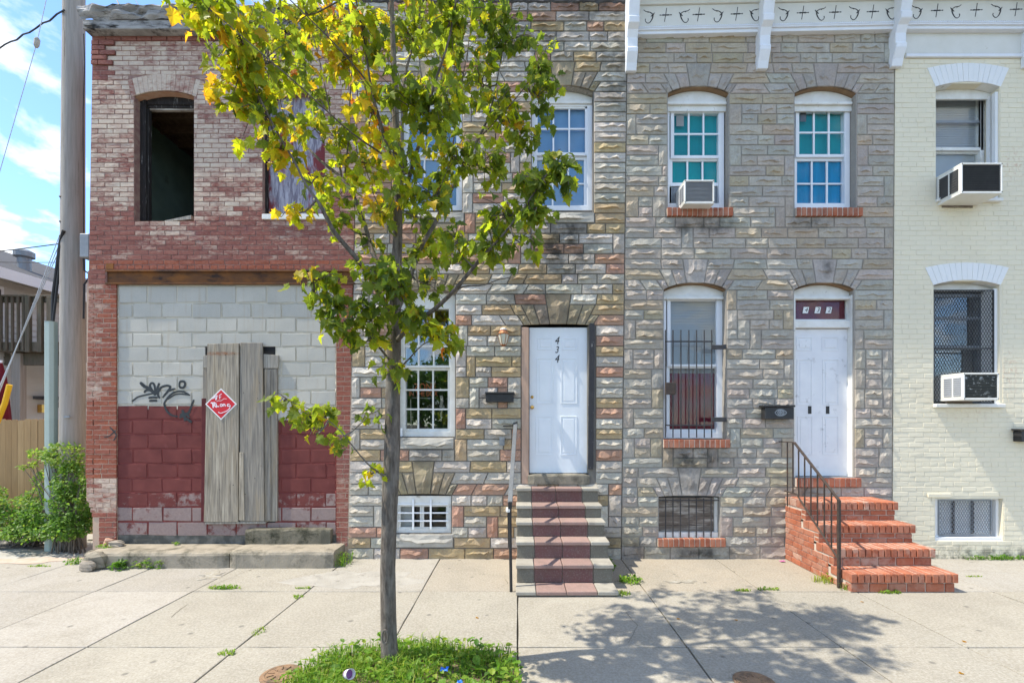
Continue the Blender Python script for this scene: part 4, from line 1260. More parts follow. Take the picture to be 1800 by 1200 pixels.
M['maroon_paint'] = simple('maroon_paint', (0.13, 0.032, 0.034), (0.08, 0.02, 0.022), 9, 0.8, 0.2, bump=0.3)
beads = MB()
def bead(u0, v0, u1, v1, r):
    n_ = max(3, int(max(abs(u1 - u0), abs(v1 - v0)) / 5))
    pts = []; rs = []
    for i in range(n_ + 1):
        a = i / n_
        q = mnoise.noise(Vector((u0 * .13 + a * 7, v0 * .17, 1)))
        pts.append((PX(u0 + (u1 - u0) * a + 0.9 * q), 0.0265, PZ(v0 + (v1 - v0) * a + 1.1 * q))); rs.append(max(0.0015, r * (0.6 + 0.9 * mnoise.noise(Vector((u0 + a * 9, v0, 4))))))
    beads.tube(pts, rs, 5)
for k in range(1, 17):
    v = rows_v[k]
    for u in range(208, 588, 26):
        if 355 < u + 13 < 488 and 600 < v < 917: continue
        if R.random() < 0.72: bead(u, v, min(u + R.uniform(14, 34), 589), v, R.uniform(0.003, 0.0075))
    off = 26 if k % 2 else 0
    x = 206 + off - 106
    while x < 585:
        if x > 212 and not (355 < x < 488 and 590 < v < 915) and R.random() < 0.65: bead(x, v + 2, x, v + 23, R.uniform(0.003, 0.006))
        x += 52.4
for v in range(503, 940, 12): bead(206 - (v - 500) * 0.012, v, 206 - (v - 500) * 0.012, v + 14, 0.010); bead(589.5, v, 589.5, v + 14, 0.009)
o = beads.build('mortar_bead', M['block_mortar'], vb, smooth=True); o['kind'] = 'stuff'
# boarded doorway
def plank(name, quad_px, y0, y1, mat=M['plank'], label=None):
    mb = MB(); mb.prism([(PX(u, y0), PZ(v, y0)) for u, v in quad_px], y0, y1)
    return mb.build(name, mat, vb, bevel=0.004, color=(R.random(), 0, 0, 1), label=label)
mb = MB(); mb.pbox(360, 484, 606, 918, 0.028, 0.033); mb.build('painted_void', M['dark'], vb)  # near-black sheet painted as the unlit doorway behind the planks
o = plank('plank', [(358, 917), (418, 917), (420, 603), (364, 604)], -0.045, -0.018); o.color = (0.15, 0, 0, 1)
o = plank('plank', [(421, 916), (464, 916), (461, 602), (422, 602)], -0.038, -0.013); o.color = (0.75, 0, 0, 1)
o = plank('door_post', [(464.5, 916), (487, 916), (487, 648), (464.5, 648)], -0.010, 0.03); o.color = (0.6, 0, 0, 1)
o = plank('door_post', [(470, 914), (476, 914), (475, 650), (470, 650)], -0.022, -0.0105); o.color = (0.9, 0, 0, 1)
o = plank('door_post', [(356, 700), (363.5, 700), (363.5, 626), (357, 626)], -0.008, 0.03); o.color = (0.9, 0, 0, 1)
o = plank('painted_post', [(353, 917), (362.5, 917), (362.5, 700), (354, 700)], -0.006, 0.03, M['maroon_paint'])
o = plank('head_block', [(463, 647), (488, 647), (488.5, 624), (463, 622)], -0.020, 0.03, M['grey_wood'])
o = plank('head_block', [(356, 646), (364, 646), (364, 624), (357, 625)], -0.016, 0.03, M['grey_wood'])
o = plank('batten', [(419.5, 914), (430, 914), (428, 795), (420, 795)], -0.046, -0.0385); o.color = (0.0, 0, 0, 1)
o = plank('base_rail', [(360, 921), (466, 920), (466, 916.5), (360, 917.3)], -0.030, 0.03, M['grey_wood'])
for u, v in ((378, 622), (396, 624), (412, 622), (386, 860), (410, 852), (428, 690), (448, 840), (453, 700), (431, 868)):
    mb = MB(); y_ = -0.0455 if u < 420 else -0.039
    mb.lathe([(0.006, 0), (0.005, 0.004)], (0, 0, 0), 8)
    me = mb.mesh('nail', M['iron']); o = link('nail', me, vb, (PX(u, y_), y_, PZ(v, y_))); o.rotation_euler = (rad(90), 0, 0)

# red diamond placard with white brush lettering
ys = -0.050
sg = thing('diamond_placard', 'red diamond shaped placard with a white border and handwriting nailed to the weathered planks', 'sign', (PX(388.5, ys), ys, PZ(737, ys)))
sq = 27.6 / SW
cx, cz = PX(388.5, ys), PZ(710, ys)
mb = MB(); mb.prism([(cx, cz - sq), (cx + sq, cz), (cx, cz + sq), (cx - sq, cz)], ys, ys + 0.004); mb.build('border', M['sign_white'], sg)
s2 = sq - 0.022
mb = MB(); mb.prism([(cx, cz - s2), (cx + s2, cz), (cx, cz + s2), (cx - s2, cz)], ys - 0.0012, ys - 0.0002); mb.build('face', M['sign_red'], sg)
def smooth_path(pts, k=4):
    out = []
    n = len(pts)
    for i in range(n - 1):
        p0, p1, p2, p3 = pts[max(i - 1, 0)], pts[i], pts[i + 1], pts[min(i + 2, n - 1)]
        for j in range(k):
            t_ = j / k
            out.append(tuple(0.5 * ((2 * p1[q]) + (-p0[q] + p2[q]) * t_ + (2 * p0[q] - 5 * p1[q] + 4 * p2[q] - p3[q]) * t_ ** 2 + (-p0[q] + 3 * p1[q] - 3 * p2[q] + p3[q]) * t_ ** 3) for q in range(len(p1))))
    out.append(tuple(pts[-1]))
    return out
def strokes(name, mat, parent, lst, ox, oy, sc, y, kw=1.0):
    mb = MB()
    for i, (w, pts) in enumerate(lst):
        pp = smooth_path([(PX(ox + a / sc, y), PZ(oy + b / sc, y)) for a, b in pts])
        n = len(pp)
        ws = [kw * w / sc / SW * (0.55 + 0.45 * min(1, 4 * min(k, n - 1 - k) / max(1, n - 1) + 0.35)) for k in range(n)]
        mb.ribbon(pp, ws, y - 0.0002 * i, 0.0008)
    return mb.build(name, mat, parent)
strokes('lettering', M['sign_ink'], sg, [
    (34, [(405, 640), (450, 645), (465, 755)]), (26, [(440, 640), (505, 632), (488, 690), (545, 745)]), (26, [(528, 645), (545, 712), (605, 722)]),
    (22, [(625, 690), (645, 665), (680, 680), (670, 712), (640, 718), (625, 690)]), (24, [(700, 720), (702, 668), (735, 675), (748, 720)]),
    (22, [(850, 668), (800, 672), (800, 712), (850, 708), (868, 690)]), (18, [(866, 690), (850, 755), (790, 820), (700, 858), (630, 876), (580, 850)]),
    (20, [(450, 548), (500, 495), (560, 465), (512, 572)]), (18, [(470, 520), (545, 515), (530, 570)]), (16, [(604, 475), (622, 548)]), (16, [(600, 465), (668, 425)]), (14, [(612, 505), (655, 488)]),
    (10, [(545, 610), (580, 585), (650, 585), (720, 540), (785, 545)])], 340, 660, 13.33, ys - 0.002)

# sprayed tag on the blocks
strokes('graffiti', M['black_paint'], vb, [
    (36, [(490, 205), (540, 250), (590, 275), (650, 325)]), (20, [(398, 420), (430, 395), (470, 368), (560, 345), (650, 328)]), (26, [(535, 322), (565, 292), (615, 298), (660, 350)]),
    (24, [(655, 345), (660, 285), (645, 222), (615, 215), (602, 250), (640, 305)]), (26, [(708, 212), (690, 260), (672, 320), (655, 350)]),
    (26, [(712, 385), (690, 330), (725, 265), (790, 242), (832, 258), (800, 310), (745, 378)]), (22, [(745, 380), (790, 320), (840, 290), (888, 275)]),
    (26, [(585, 382), (640, 374), (690, 378)]), (26, [(592, 414), (640, 410), (684, 412)]),
    (26, [(932, 235), (945, 198), (985, 195), (1000, 228), (980, 262), (945, 262), (932, 235)]),
    (22, [(1055, 352), (985, 312), (900, 310), (830, 350), (775, 420), (765, 460), (795, 530), (850, 575), (918, 590)]), (18, [(1050, 348), (960, 335), (880, 345), (800, 400)]),
    (22, [(1100, 400), (1075, 460), (1045, 535), (985, 590)]), (30, [(935, 600), (990, 575), (1060, 535)]), (30, [(965, 515), (990, 570), (1000, 640)]), (28, [(955, 560), (1010, 610), (1075, 655)]), (26, [(940, 570), (1010, 560), (1050, 600)])],
    170, 640, 6.4286, 0.0165)
strokes('graffiti', M['black_paint'], vb, [(14, [(145, 705), (185, 750), (220, 800), (190, 862)]), (12, [(80, 826), (140, 812), (185, 775), (222, 742)])], 170, 640, 6.4286, -0.0085)

# burnt out upper window with the room behind it
mb = MB()
mb.pbox(241, 256, 172, 388, 0.10, 0.20); mb.build('burnt_jamb', M['dark_wood'], vb, bevel=0.006)
mb = MB(); mb.pbox(256.3, 261.5, 190, 388, 0.13, 0.19); mb.build('burnt_jamb', M['dark_wood'], vb, bevel=0.004)
mb = MB(); mb.pbox(241, 344, 160, 184, 0.12, 0.20); mb.build('burnt_head', M['dark_wood'], vb, bevel=0.006)
mb = MB(); mb.pbox(257, 344, 184, 190, 0.14, 0.20); mb.build('burnt_head', M['dark_wood'], vb, bevel=0.006)
mb = MB(); mb.pbox(257, 344, 190, 194, 0.15, 0.20); mb.build('burnt_head', M['plywood'], vb, bevel=0.004)
mb = MB(); mb.prism([(PX(286), PZ(389)), (PX(334), PZ(384)), (PX(334), PZ(377)), (PX(288), PZ(386.5))], 0.02, 0.16); mb.build('sill_board', M['grey_wood'], vb)
xa, xb, zf, zc = PX(170) + 0.0, PX(400), 4.4, PZ(209, 0.81)
mb = MB(); mb.box(xa, xa + 0.02, 0.29, 6.0, zf, zc); mb.build('room_wall', M['green_plaster'], vb)
mb = MB(); mb.box(xb, xb + 0.02, 0.29, 6.0, zf, zc); mb.build('room_wall', M['green_plaster'], vb)
mb = MB(); mb.box(xa, xb, 6.0, 6.02, zf, zc); mb.build('room_wall', M['green_plaster'], vb)
mb = MB(); mb.box(xa, xb, 0.29, 6.02, zc + 0.12, zc + 0.14); mb.build('room_ceiling', M['joist'], vb)
mb = MB(); mb.box(xa, xb, 0.29, 6.02, zf - 0.03, zf); mb.build('room_floor', M['joist'], vb)
for k in range(14):
    mb = MB(); y0 = 0.34 + k * 0.40; mb.box(xa + 0.02, xb, y0, y0 + 0.05, zc - 0.02, zc + 0.12); mb.build('joist', M['joist'], vb)
# boarded second window
mb = MB(); mb.pbox(455, 577, 160, 380, 0.13, 0.15); mb.build('window_board', M['purple_board'], vb, label='peeling purple grey board closing the right upper window')
mb = MB(); mb.pbox(463, 468, 170, 378, 0.06, 0.13); mb.build('burnt_jamb', M['dark_wood'], vb)
mb = MB(); mb.pbox(460, 575, 376, 385, -0.03, 0.13); mb.build('sill_board', M['old_white'], vb, bevel=0.004)

# concrete step and ledge below the shop front
def slab_piece(x0, x1, y0, y1, z0, z1, seed, mat=M['concrete_old'], nx=14, nr=0.012, bulge=0.02):
    """worn concrete block: rounded, chipped edges"""
    mb = MB()
    prof = [(0, 0), (0.0, 0.8), (0.03, 0.93), (0.12, 1.0), (0.6, 1.0), (1.0, 1.0)]
    vv = []; ff = []
    for i in range(nx + 1):
        a = i / nx
        x = x0 + (x1 - x0) * a
        endk = 0.03 if i in (0, nx) else 0
        for j, (py, pz) in enumerate(prof):
            n_ = mnoise.noise(Vector((a * 9 + seed, j * 1.7, seed * 3.1)))
            y = y0 + (y1 - y0) * py + nr * n_ * (1 if j < 4 else 0.2) + endk * (1 - py)
            z = z0 + (z1 - z0) * pz + (nr * 0.6 * n_ if 1 < j < 5 else 0) - (endk * 0.5 if j > 1 else 0)
            vv.append((x + (nr * n_ if i in (0, nx) else 0), y, z))
    m_ = len(prof)
    for i in range(nx):
        for j in range(m_ - 1):
            a = i * m_ + j
            ff.append((a, a + m_, a + m_ + 1, a + 1))
    L = [(j) for j in range(m_)]
    vv += [(x0, y1, z0), (x1, y1, z0)]
    ff.append(tuple([len(vv) - 2] + L)); ff.append(tuple([len(vv) - 1] + [nx * m_ + j for j in range(m_ - 1, -1, -1)]))
    mb.add(vv, ff)
    return mb
M['ledge'] = simple('ledge_concrete', (0.36, 0.315, 0.245), (0.25, 0.222, 0.175), 5, 0.93, 0.12, bump=0.7, bscale=45, dirt=(0.09, 0.085, 0.062), dpos=(0.50, 0.70), dscale=4.0, bdist=0.008)
lg = thing('concrete_ledge', 'low cracked concrete ledge along the foot of the boarded red building', 'step', (-4.0, -0.22, 0.0))
slab_piece(-5.62, PX(403, -0.4), -0.44, -0.012, -0.02, 0.205, 1.0).build('ledge_slab', M['ledge'], lg)
slab_piece(PX(405, -0.4), PX(585, -0.43), -0.45, -0.012, -0.02, 0.225, 5.0).build('ledge_slab', M['ledge'], lg)
M['mossy_stone'] = simple('mossy_step_stone', (0.20, 0.18, 0.135), (0.12, 0.112, 0.085), 7, 0.95, 0.1, bump=0.8, bscale=40, dirt=(0.05, 0.05, 0.035), dpos=(0.45, 0.62), dscale=6, bdist=0.01)
st = slab_piece(PX(436), PX(584), -0.10, 0.034, 0.17, PZ(927), 9.0, nx=10, nr=0.008).build('threshold_stone', M['mossy_stone'])
tag(st, 'short grey threshold stone lying on the ledge below the planks', 'step')

# ----------------------------------------------------------------- stone faced row house 434
GREY = (0.51, 0.47, 0.395); GREY2 = (0.61, 0.565, 0.49); TAN = (0.49, 0.365, 0.20); PINK = (0.48, 0.275, 0.185)
palA = dict(field=[(3.4, GREY), (2.2, GREY2), (2.0, TAN), (1.7, PINK)], arch=[(3, (0.36, 0.295, 0.185)), (1, (0.33, 0.275, 0.20))])
palB = dict(field=[(4.0, (0.475, 0.42, 0.35)), (2.6, (0.45, 0.43, 0.365)), (1.3, (0.46, 0.39, 0.28))], arch=[(1, (0.43, 0.385, 0.345))])
behind_tree = lambda u, v: (u < 900 and v < 470) or (665 < u < 705)
ha = thing('stone_rowhouse', 'narrow row house clad in grey tan and pink rock faced stone, white door numbered 434', 'house', (PX(855), 0.02, 0))
lu = lambda v: 611.5 + (960 - v) * 0.0215
ru = lambda v: 1092 + (960 - v) * 0.0118
luz = lambda z: PX(lu(V0 - (z - H) * SW)); ruz = lambda z: PX(ru(V0 - (z - H) * SW))
opA = [(935, 1043, 150, 372), (706, 812, 150, 372), (700, 800, 506, 768), (917, 1035, 566, 850), (695, 793, 868, 937)]
mb = MB()
wall_sheet(mb, luz, ruz, -0.05, PZ(1), [(PX(a), PX(b), PZ(d), PZ(c)) for a, b, c, d in opA], 0.004, 0.13)
shell(mb, luz, ruz, -0.05, PZ(2), 0.004, 9.0)
mb.build('wall', M['joint_a'], ha)
sa = StoneWall([3, 162, 393, 517, 572, 790, 850, 870, 963, 984], lu, ru, palA)
for a, b, c, d in ((934, 1044, 162, 372), (928, 1046, 372, 393), (705, 813, 162, 372), (699, 817, 372, 393), (699, 801, 517, 768), (695, 799, 768, 790),
                   (916, 1047, 572, 850), (694, 794, 870, 937), (690, 798, 937, 963)): sa.block(a, b, c, d)
sa.arch(989, 55, 162, 11); sa.arch(759, 54, 162, 11); sa.arch(750, 51, 517, 8); sa.arch(981, 60, 572, 2, 90); sa.arch(744, 50, 870, 2, 90)
sa.lay(); sa.emit(ha, M['stone_a'], 0.043, behind_tree)
def sill_stone(u0, u1, v0, v1, parent, mat):
    mb = MB(); stone_mesh([(PX(u0), PZ(v1)), (PX(u1), PZ(v1)), (PX(u1), PZ(v0)), (PX(u0), PZ(v0))], 0.05, mb)
    mb.box(PX(u0) + 0.004, PX(u1) - 0.004, 0.005, 0.125, PZ(v0) - 0.02, PZ(v0) - 0.002)
    mb.build('window_sill', mat, parent)
sill_stone(929, 1045, 373, 392, ha, M['stone_sill']); sill_stone(700, 816, 373, 392, ha, M['stone_sill'])
sill_stone(696, 798, 769, 789, ha, M['stone_sill']); sill_stone(691, 797, 938, 962, ha, M['stone_sill'])
soffit(ha, 989, 54.5, 162, 11, 0.13, M['grey_wood'], M['old_white'], None, 0.11, head_bottom=182)
soffit(ha, 759, 53.5, 162, 11, 0.13, M['grey_wood'], M['old_white'], None, 0.11, head_bottom=182)
soffit(ha, 750, 50.5, 517, 8, 0.13, M['grey_wood'], M['old_white'], None, 0.09, head_bottom=538, lip=False)
# tar lip along the roof edge
mb = MB(); n_ = 60; vv = []; ff = []
for i in range(n_ + 1):
    u = 634 + (1103 - 634) * i / n_
    for j, (dy, v) in enumerate(((0.0, 8), (-0.035, 5), (-0.04, 0), (0.0, -5), (0.3, -6))):
        q = mnoise.noise(Vector((i * 0.5, j * 1.1, 2)))
        vv.append((PX(u), dy - 0.02 * q, PZ(v + (4 * q if j < 3 else 1.5 * q))))
for i in range(n_):
    for j in range(4): ff.append((i * 5 + j, (i + 1) * 5 + j, (i + 1) * 5 + j + 1, i * 5 + j + 1))
mb.add(vv, ff); mb.build('roof_edge', M['tar'], ha)

def room_behind(parent, u0, u1, v0, v1, y0=0.30, y1=1.6):
    """plain dim room seen through a window"""
    x0, x1, z0, z1 = PX(u0) - 0.25, PX(u1) + 0.25, PZ(v1) - 0.3, PZ(v0) + 0.25
    mb = MB()
    mb.box(x0, x1, y1, y1 + 0.02, z0, z1); mb.box(x0 - 0.02, x0, y0, y1, z0, z1); mb.box(x1, x1 + 0.02, y0, y1, z0, z1)
    mb.box(x0, x1, y0, y1, z1, z1 + 0.02); mb.box(x0, x1, y0, y1, z0 - 0.02, z0)
    return mb.build('room', M['room'], parent)

S = lambda **k: k
w = sash_window(ha, 934.5, 1041, 178, 370, 0.10, [S(u0=945, u1=1028.5, v0=184, v1=268, dy=0.01, t=6, tb=5, cols=3, rows=2), S(u0=944, u1=1026.5, v0=281, v1=364, dy=0.05, t=6, tt=6, tb=5, cols=3, rows=2)], M['white'], ft=9)
sheet(w, 938, 1036, 178, 368, 0.175, M['blue_blind'], 'blind')
w = sash_window(ha, 709.5, 814, 178, 370, 0.10, [S(u0=718, u1=802, v0=184, v1=268, dy=0.01, t=6, tb=5, cols=3, rows=2), S(u0=718, u1=802, v0=281, v1=364, dy=0.05, t=6, tt=6, tb=5, cols=3, rows=2)], M['white'], ft=9)
sheet(w, 712, 811, 178, 368, 0.175, M['blue_blind'], 'blind')
w = sash_window(ha, 703, 800, 534, 767, 0.085, [S(u0=709, u1=789, v0=541, v1=642, dy=0.01, t=5, tb=4, cols=3, rows=3), S(u0=709, u1=787, v0=651, v1=753, dy=0.05, t=5, tt=6, tb=8, cols=3, rows=3)], M['old_white'], ft=9, glass='glass_dark')
room_behind(ha, 700, 800, 520, 768, 0.24, 2.4)
text_obj('ZONE', 0.135, PX(747, 0.16), 0.158, PZ(680, 0.16), M['orange_ink'], 'window_lettering', w, sx=0.85)
text_obj('IN THE DOX', 0.10, PX(744, 0.16), 0.158, PZ(692, 0.16), M['orange_ink'], 'window_lettering', w, sx=0.72)
strokes('pale_stroke', M['chalk'], w, [(8, [(270, 420), (278, 560)]), (14, [(440, 370), (500, 395), (570, 385)]), (10, [(570, 360), (545, 440)]), (40, [(640, 560), (650, 640), (630, 720)]), (24, [(680, 690), (640, 800), (650, 860)]), (14, [(255, 590), (520, 600)]), (10, [(240, 610), (245, 990)])], 690, 620, 7.5, 0.156)  # pale lines and dabs across the lower panes
mb = MB(); mb.pbox(702, 707, 752, 767, 0.03, 0.06); mb.build('taped_latch', M['white'], w)
# basement window behind a small grille
w = sash_window(ha, 693, 793, 872, 936, 0.05, [S(u0=704, u1=738, v0=890, v1=926, dy=0.02, t=4), S(u0=745, u1=784, v0=890, v1=926, dy=0.02, t=4)], M['old_white'], ft=7)
mb = MB(); mb.pbox(693, 793, 871, 886, 0.035, 0.049); mb.build('head_board', M['old_white'], w)
sheet(w, 696, 724, 886, 930, 0.16, M['grey_blind'], 'blind')
room_behind(ha, 695, 793, 880, 935, 0.22, 1.5)
gd = M['white']
for u in (726, 757):
    mb = MB(); mb.pbox(u - 1.6, u + 1.6, 877, 930, 0.005, 0.022); mb.build('guard_bar', gd, w)
for v in (886, 901, 915):
    mb = MB(); mb.pbox(699, 788, v - 1.3, v + 1.3, 0.024, 0.036); mb.build('guard_bar', gd, w)

# door 434
dy = 0.055
d = MB(); d.pbox(930.5, 1032, 575.5, 831, dy, dy + 0.045)
door = d.build('door', M['door_white'], ha, bevel=0.003)
def door_panel(u0, u1, v0, v1, y, mat, parent):
    mb = MB(); frame_boxes(mb, u0, u1, v0, v1, 1.8, y - 0.006, y + 0.002); mb.build('panel_moulding', mat, parent, bevel=0.002)
    mb = MB(); mb.pbox(u0 + 5, u1 - 5, v0 + 5, v1 - 5, y - 0.005, y + 0.002); mb.build('panel', mat, parent, bevel=0.004)
for a, b in ((945, 972), (988, 1014)):
    door_panel(a, b, 594, 615, dy, M['door_white'], door); door_panel(a - 2, b + 0.5, 629, 709, dy, M['door_white'], door); door_panel(a - 3, b, 731, 800, dy, M['door_white'], door)
for k, (ch, v) in enumerate((('4', 599), ('3', 615), ('4', 631))):
    o = text_obj(ch, 0.155 if k != 1 else 0.135, PX(978.5, dy), dy - 0.003, PZ(v, dy), M['black'] if k != 1 else M['grey_bar'], 'house_number', door, shear=0.25, extrude=0.002, sx=0.8)
for v, r in ((697.5, 0.021), (715.5, 0.026)):
    mb = MB(); x, z = PX(935.5, dy), PZ(v, dy)
    mb.lathe([(r, 0), (r, 0.006), (r * 0.45, 0.008), (r * 0.45, 0.03), (r * 0.9, 0.036), (r, 0.05), (r * 0.6, 0.062)] if v > 700 else [(r, 0), (r, 0.01), (r * 0.7, 0.018)], (0, 0, 0), 14)
    o = link('door_knob' if v > 700 else 'deadbolt', mb.mesh('door_knob', M['brass'], smooth=True), door, (x, dy, z)); o.rotation_euler = (rad(90), 0, 0)
mb = MB(); mb.pbox(917, 929.5, 575, 850, -0.012, 0.10); o = mb.build('door_jamb', M['pale_wood'], ha, bevel=0.003, label='raw pinkish timber strip left of the white door')
mb = MB(); mb.pbox(1032.6, 1038, 574, 832, 0.03, 0.12); mb.build('door_jamb', M['grey_wood'], ha)
mb = MB(); n_ = 26; vv = []; ff = []
for i in range(n_ + 1):
    v = 569 + (824 - 569) * i / n_
    for j, (du, y) in enumerate(((-4.8, 0.0), (-4.6, -0.03), (4.4, -0.034), (4.6, 0.0))):
        q = mnoise.noise(Vector((i * 1.1, j * 3.3, 5)))
        vv.append((PX(1040.5 + du + 0.9 * q - (v - 569) * 0.010), y + 0.004 * q, PZ(v)))
for i in range(n_):
    for j in range(3): ff.append((i * 4 + j, i * 4 + j + 1, (i + 1) * 4 + j + 1, (i + 1) * 4 + j))
ff += [(0, 1, 2, 3), (n_ * 4 + 3, n_ * 4 + 2, n_ * 4 + 1, n_ * 4)]
mb.add(vv, ff); mb.build('door_strip', M['slate_edge'], ha, label='black flaking metal strip right of the white door')
slab_piece(PX(928), PX(1036), -0.05, 0.12, PZ(850), PZ(832.5), 3.0, nx=10, nr=0.006).build('door_threshold', M['concrete_old'], ha)

# letter box, lantern, outlet cover and hook rail
lb = thing('letter_box', 'plain black metal letter box on the stone wall left of door 434', 'mailbox', (PX(878), -0.05, PZ(706)), 'black letter boxes')
mb = MB(); mb.pbox(853.5, 903, 692, 706.5, -0.11, -0.02); mb.build('box_body', M['black'], lb, bevel=0.004)
mb = MB()
mb.pbox(852.5, 904, 688.5, 691.5, -0.12, -0.02); mb.build('lid', M['black'], lb, bevel=0.003)
ln = thing('wall_lantern', 'small copper and frosted glass lantern on the stone wall left of door 434', 'lamp', (PX(885), -0.10, PZ(607)))
c = (PX(885, -0.13), -0.13, PZ(606, -0.13))
mb = MB(); mb.lathe([(0.034, 0.0), (0.045, 0.03), (0.068, 0.11), (0.070, 0.145)], c, 6); mb.build('glass_body', M['glass_lantern'], ln)
mb = MB(); mb.lathe([(0.074, 0.142), (0.078, 0.152), (0.056, 0.178), (0.05, 0.20), (0.03, 0.215), (0.012, 0.222)], c, 12); mb.build('cap', M['copper'], ln)
mb = MB(); mb.lathe([(0.048, 0.198), (0.044, 0.217), (0.018, 0.229)], c, 12); mb.build('finial', M['old_white'], ln)
for k in range(6):
    a = k * math.pi / 3
    mb = MB(); mb.tube([(c[0] + r * math.cos(a), c[1] + r * math.sin(a), c[2] + z) for r, z in ((0.036, -0.004), (0.047, 0.03), (0.070, 0.11), (0.074, 0.145))], 0.0045, 5); mb.build('rib', M['copper'], ln)
mb = MB(); mb.lathe([(0.012, -0.02), (0.036, -0.005), (0.038, 0.004)], c, 10); mb.build('base_cup', M['copper'], ln)
mb = MB(); mb.tube([(c[0], -0.03, c[2] + 0.15), (c[0], -0.08, c[2] + 0.235), (c[0], -0.13, c[2] + 0.226)], 0.008, 6); mb.box(c[0] - 0.035, c[0] + 0.035, -0.036, -0.01, c[2] + 0.08, c[2] + 0.2); mb.build('wall_bracket', M['copper'], ln)
ob = thing('outlet_box', 'small grey metal outlet cover on the stone wall beside the handrail', 'outlet', (PX(882), -0.03, PZ(783)))
mb = MB(); mb.pbox(877.5, 887, 768.5, 783, -0.055, -0.02); mb.build('cover', M['zinc'], ob, bevel=0.003)
mb = MB(); mb.pbox(879.5, 885, 771, 780, -0.06, -0.0555); mb.build('flap', M['zinc'], ob, bevel=0.002)

# handrail left of the stone stair
hr = thing('metal_handrail', 'grey sloping handrail on a thin black post beside the 434 stair', 'handrail', (-0.07, -1.3, 0.0), 'stair handrails')
a = Vector((PX(906, -0.06), -0.06, PZ(746, -0.06))); b = Vector((PX(896.5, -1.30), -1.30, PZ(884, -1.30)))
mb = MB(); dr = (b - a).normalized(); n_ = Vector((0, dr.z, -dr.y)); ex = Vector((1, 0, 0))
cs = [(-0.026, -0.012), (0.026, -0.012), (0.026, 0.012), (-0.026, 0.012)]
mb.add([a + ex * p + n_ * q for p, q in cs] + [b + ex * p + n_ * q for p, q in cs], [(3, 2, 1, 0), (4, 5, 6, 7), (0, 1, 5, 4), (1, 2, 6, 5), (2, 3, 7, 6), (3, 0, 4, 7)])
mb.build('rail', M['rail_grey'], hr, bevel=0.004)
mb = MB(); mb.box(b.x - 0.022, b.x + 0.022, b.y - 0.03, b.y + 0.06, b.z - 0.06, b.z + 0.02); mb.build('rail_bracket', M['black'], hr, bevel=0.006)
mb = MB(); mb.lathe([(0.024, 0), (0.028, 0.02), (0.024, 0.05)], (b.x - 0.02, b.y + 0.02, b.z - 0.10), 12); mb.build('collar', M['sign_white'], hr)
mb = MB(); mb.tube([(b.x, b.y + 0.02, b.z - 0.04), (b.x + 0.002, b.y + 0.02, b.z - 0.35), (b.x + 0.012, b.y + 0.015, 0.0)], 0.017, 8); mb.build('post', M['black'], hr)
mb = MB(); mb.tube([(b.x - 0.02, b.y + 0.03, b.z - 0.08), (b.x - 0.012, b.y + 0.03, b.z - 0.5)], 0.011, 6); mb.build('spindle', M['black'], hr)
mb = MB(); mb.tube([(a.x - 0.02, -0.05, a.z - 0.08), (a.x - 0.02, -0.05, a.z + 0.02), (a.x + 0.03, -0.06, a.z + 0.03)], 0.011, 6)
mb.tube([(a.x - 0.05, -0.05, a.z - 0.015), (a.x - 0.17, -0.06, a.z - 0.02)], 0.009, 6); mb.box(a.x - 0.04, a.x - 0.01, -0.05, 0.0, a.z - 0.03, a.z + 0.0)
mb.build('wall_hook', M['black'], hr)

# stone tile stair of 434
ss = thing('stone_stair', 'six step stair of grey and dull red stone slabs up to door 434', 'stairs', (0.53, -0.7, 0.0))
sx0, sx1 = -0.012, 1.083
fr = [-1.44, -1.18, -0.935, -0.69, -0.45, -0.205]
tz = [0.062, 0.270, 0.470, 0.655, 0.815, 1.005]
gA, gB, rA, rB = (0.37, 0.35, 0.30), (0.165, 0.155, 0.125), (0.225, 0.125, 0.115), (0.17, 0.085, 0.080)  # treads painted lighter as if sunlit, risers darker as if shaded
core = MB()
for k in range(6):
    yb_ = fr[k + 1] + 0.03 if k < 5 else 0.0
    core.box(sx0 + 0.025, sx1 - 0.025, fr[k] + 0.035, 0.0 if k == 5 else 0.002 * k, -0.02 if k == 0 else tz[k - 1] - 0.02, tz[k] - 0.025)
core.build('stair_core', M['light_mortar'], ss)
for k in range(6):
    cuts = [0, 0.188 + jit(.008), 0.488 + jit(.015), 0.800 + jit(.008), 1.0]
    yb_ = fr[k + 1] + 0.025 if k < 5 else -0.012
    for i in range(4):
        x0 = sx0 + (sx1 - sx0) * cuts[i] + 0.004; x1 = sx0 + (sx1 - sx0) * cuts[i + 1] - 0.004
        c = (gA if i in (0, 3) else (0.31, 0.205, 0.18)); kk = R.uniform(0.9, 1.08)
        ov = 0.012 if i in (0, 3) else 0.0
        mb = MB(); mb.box(x0 - (ov if i == 0 else 0), x1 + (ov if i == 3 else 0), fr[k] - 0.012 + jit(.003), yb_, tz[k] - 0.042, tz[k] + jit(.002))
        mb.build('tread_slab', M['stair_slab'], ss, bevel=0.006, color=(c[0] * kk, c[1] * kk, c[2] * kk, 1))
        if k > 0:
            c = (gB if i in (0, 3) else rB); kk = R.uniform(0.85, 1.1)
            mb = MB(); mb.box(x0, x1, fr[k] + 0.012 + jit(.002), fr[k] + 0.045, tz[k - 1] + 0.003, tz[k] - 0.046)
            mb.build('riser_slab', M['stair_slab'], ss, bevel=0.004, color=(c[0] * kk, c[1] * kk, c[2] * kk, 1))

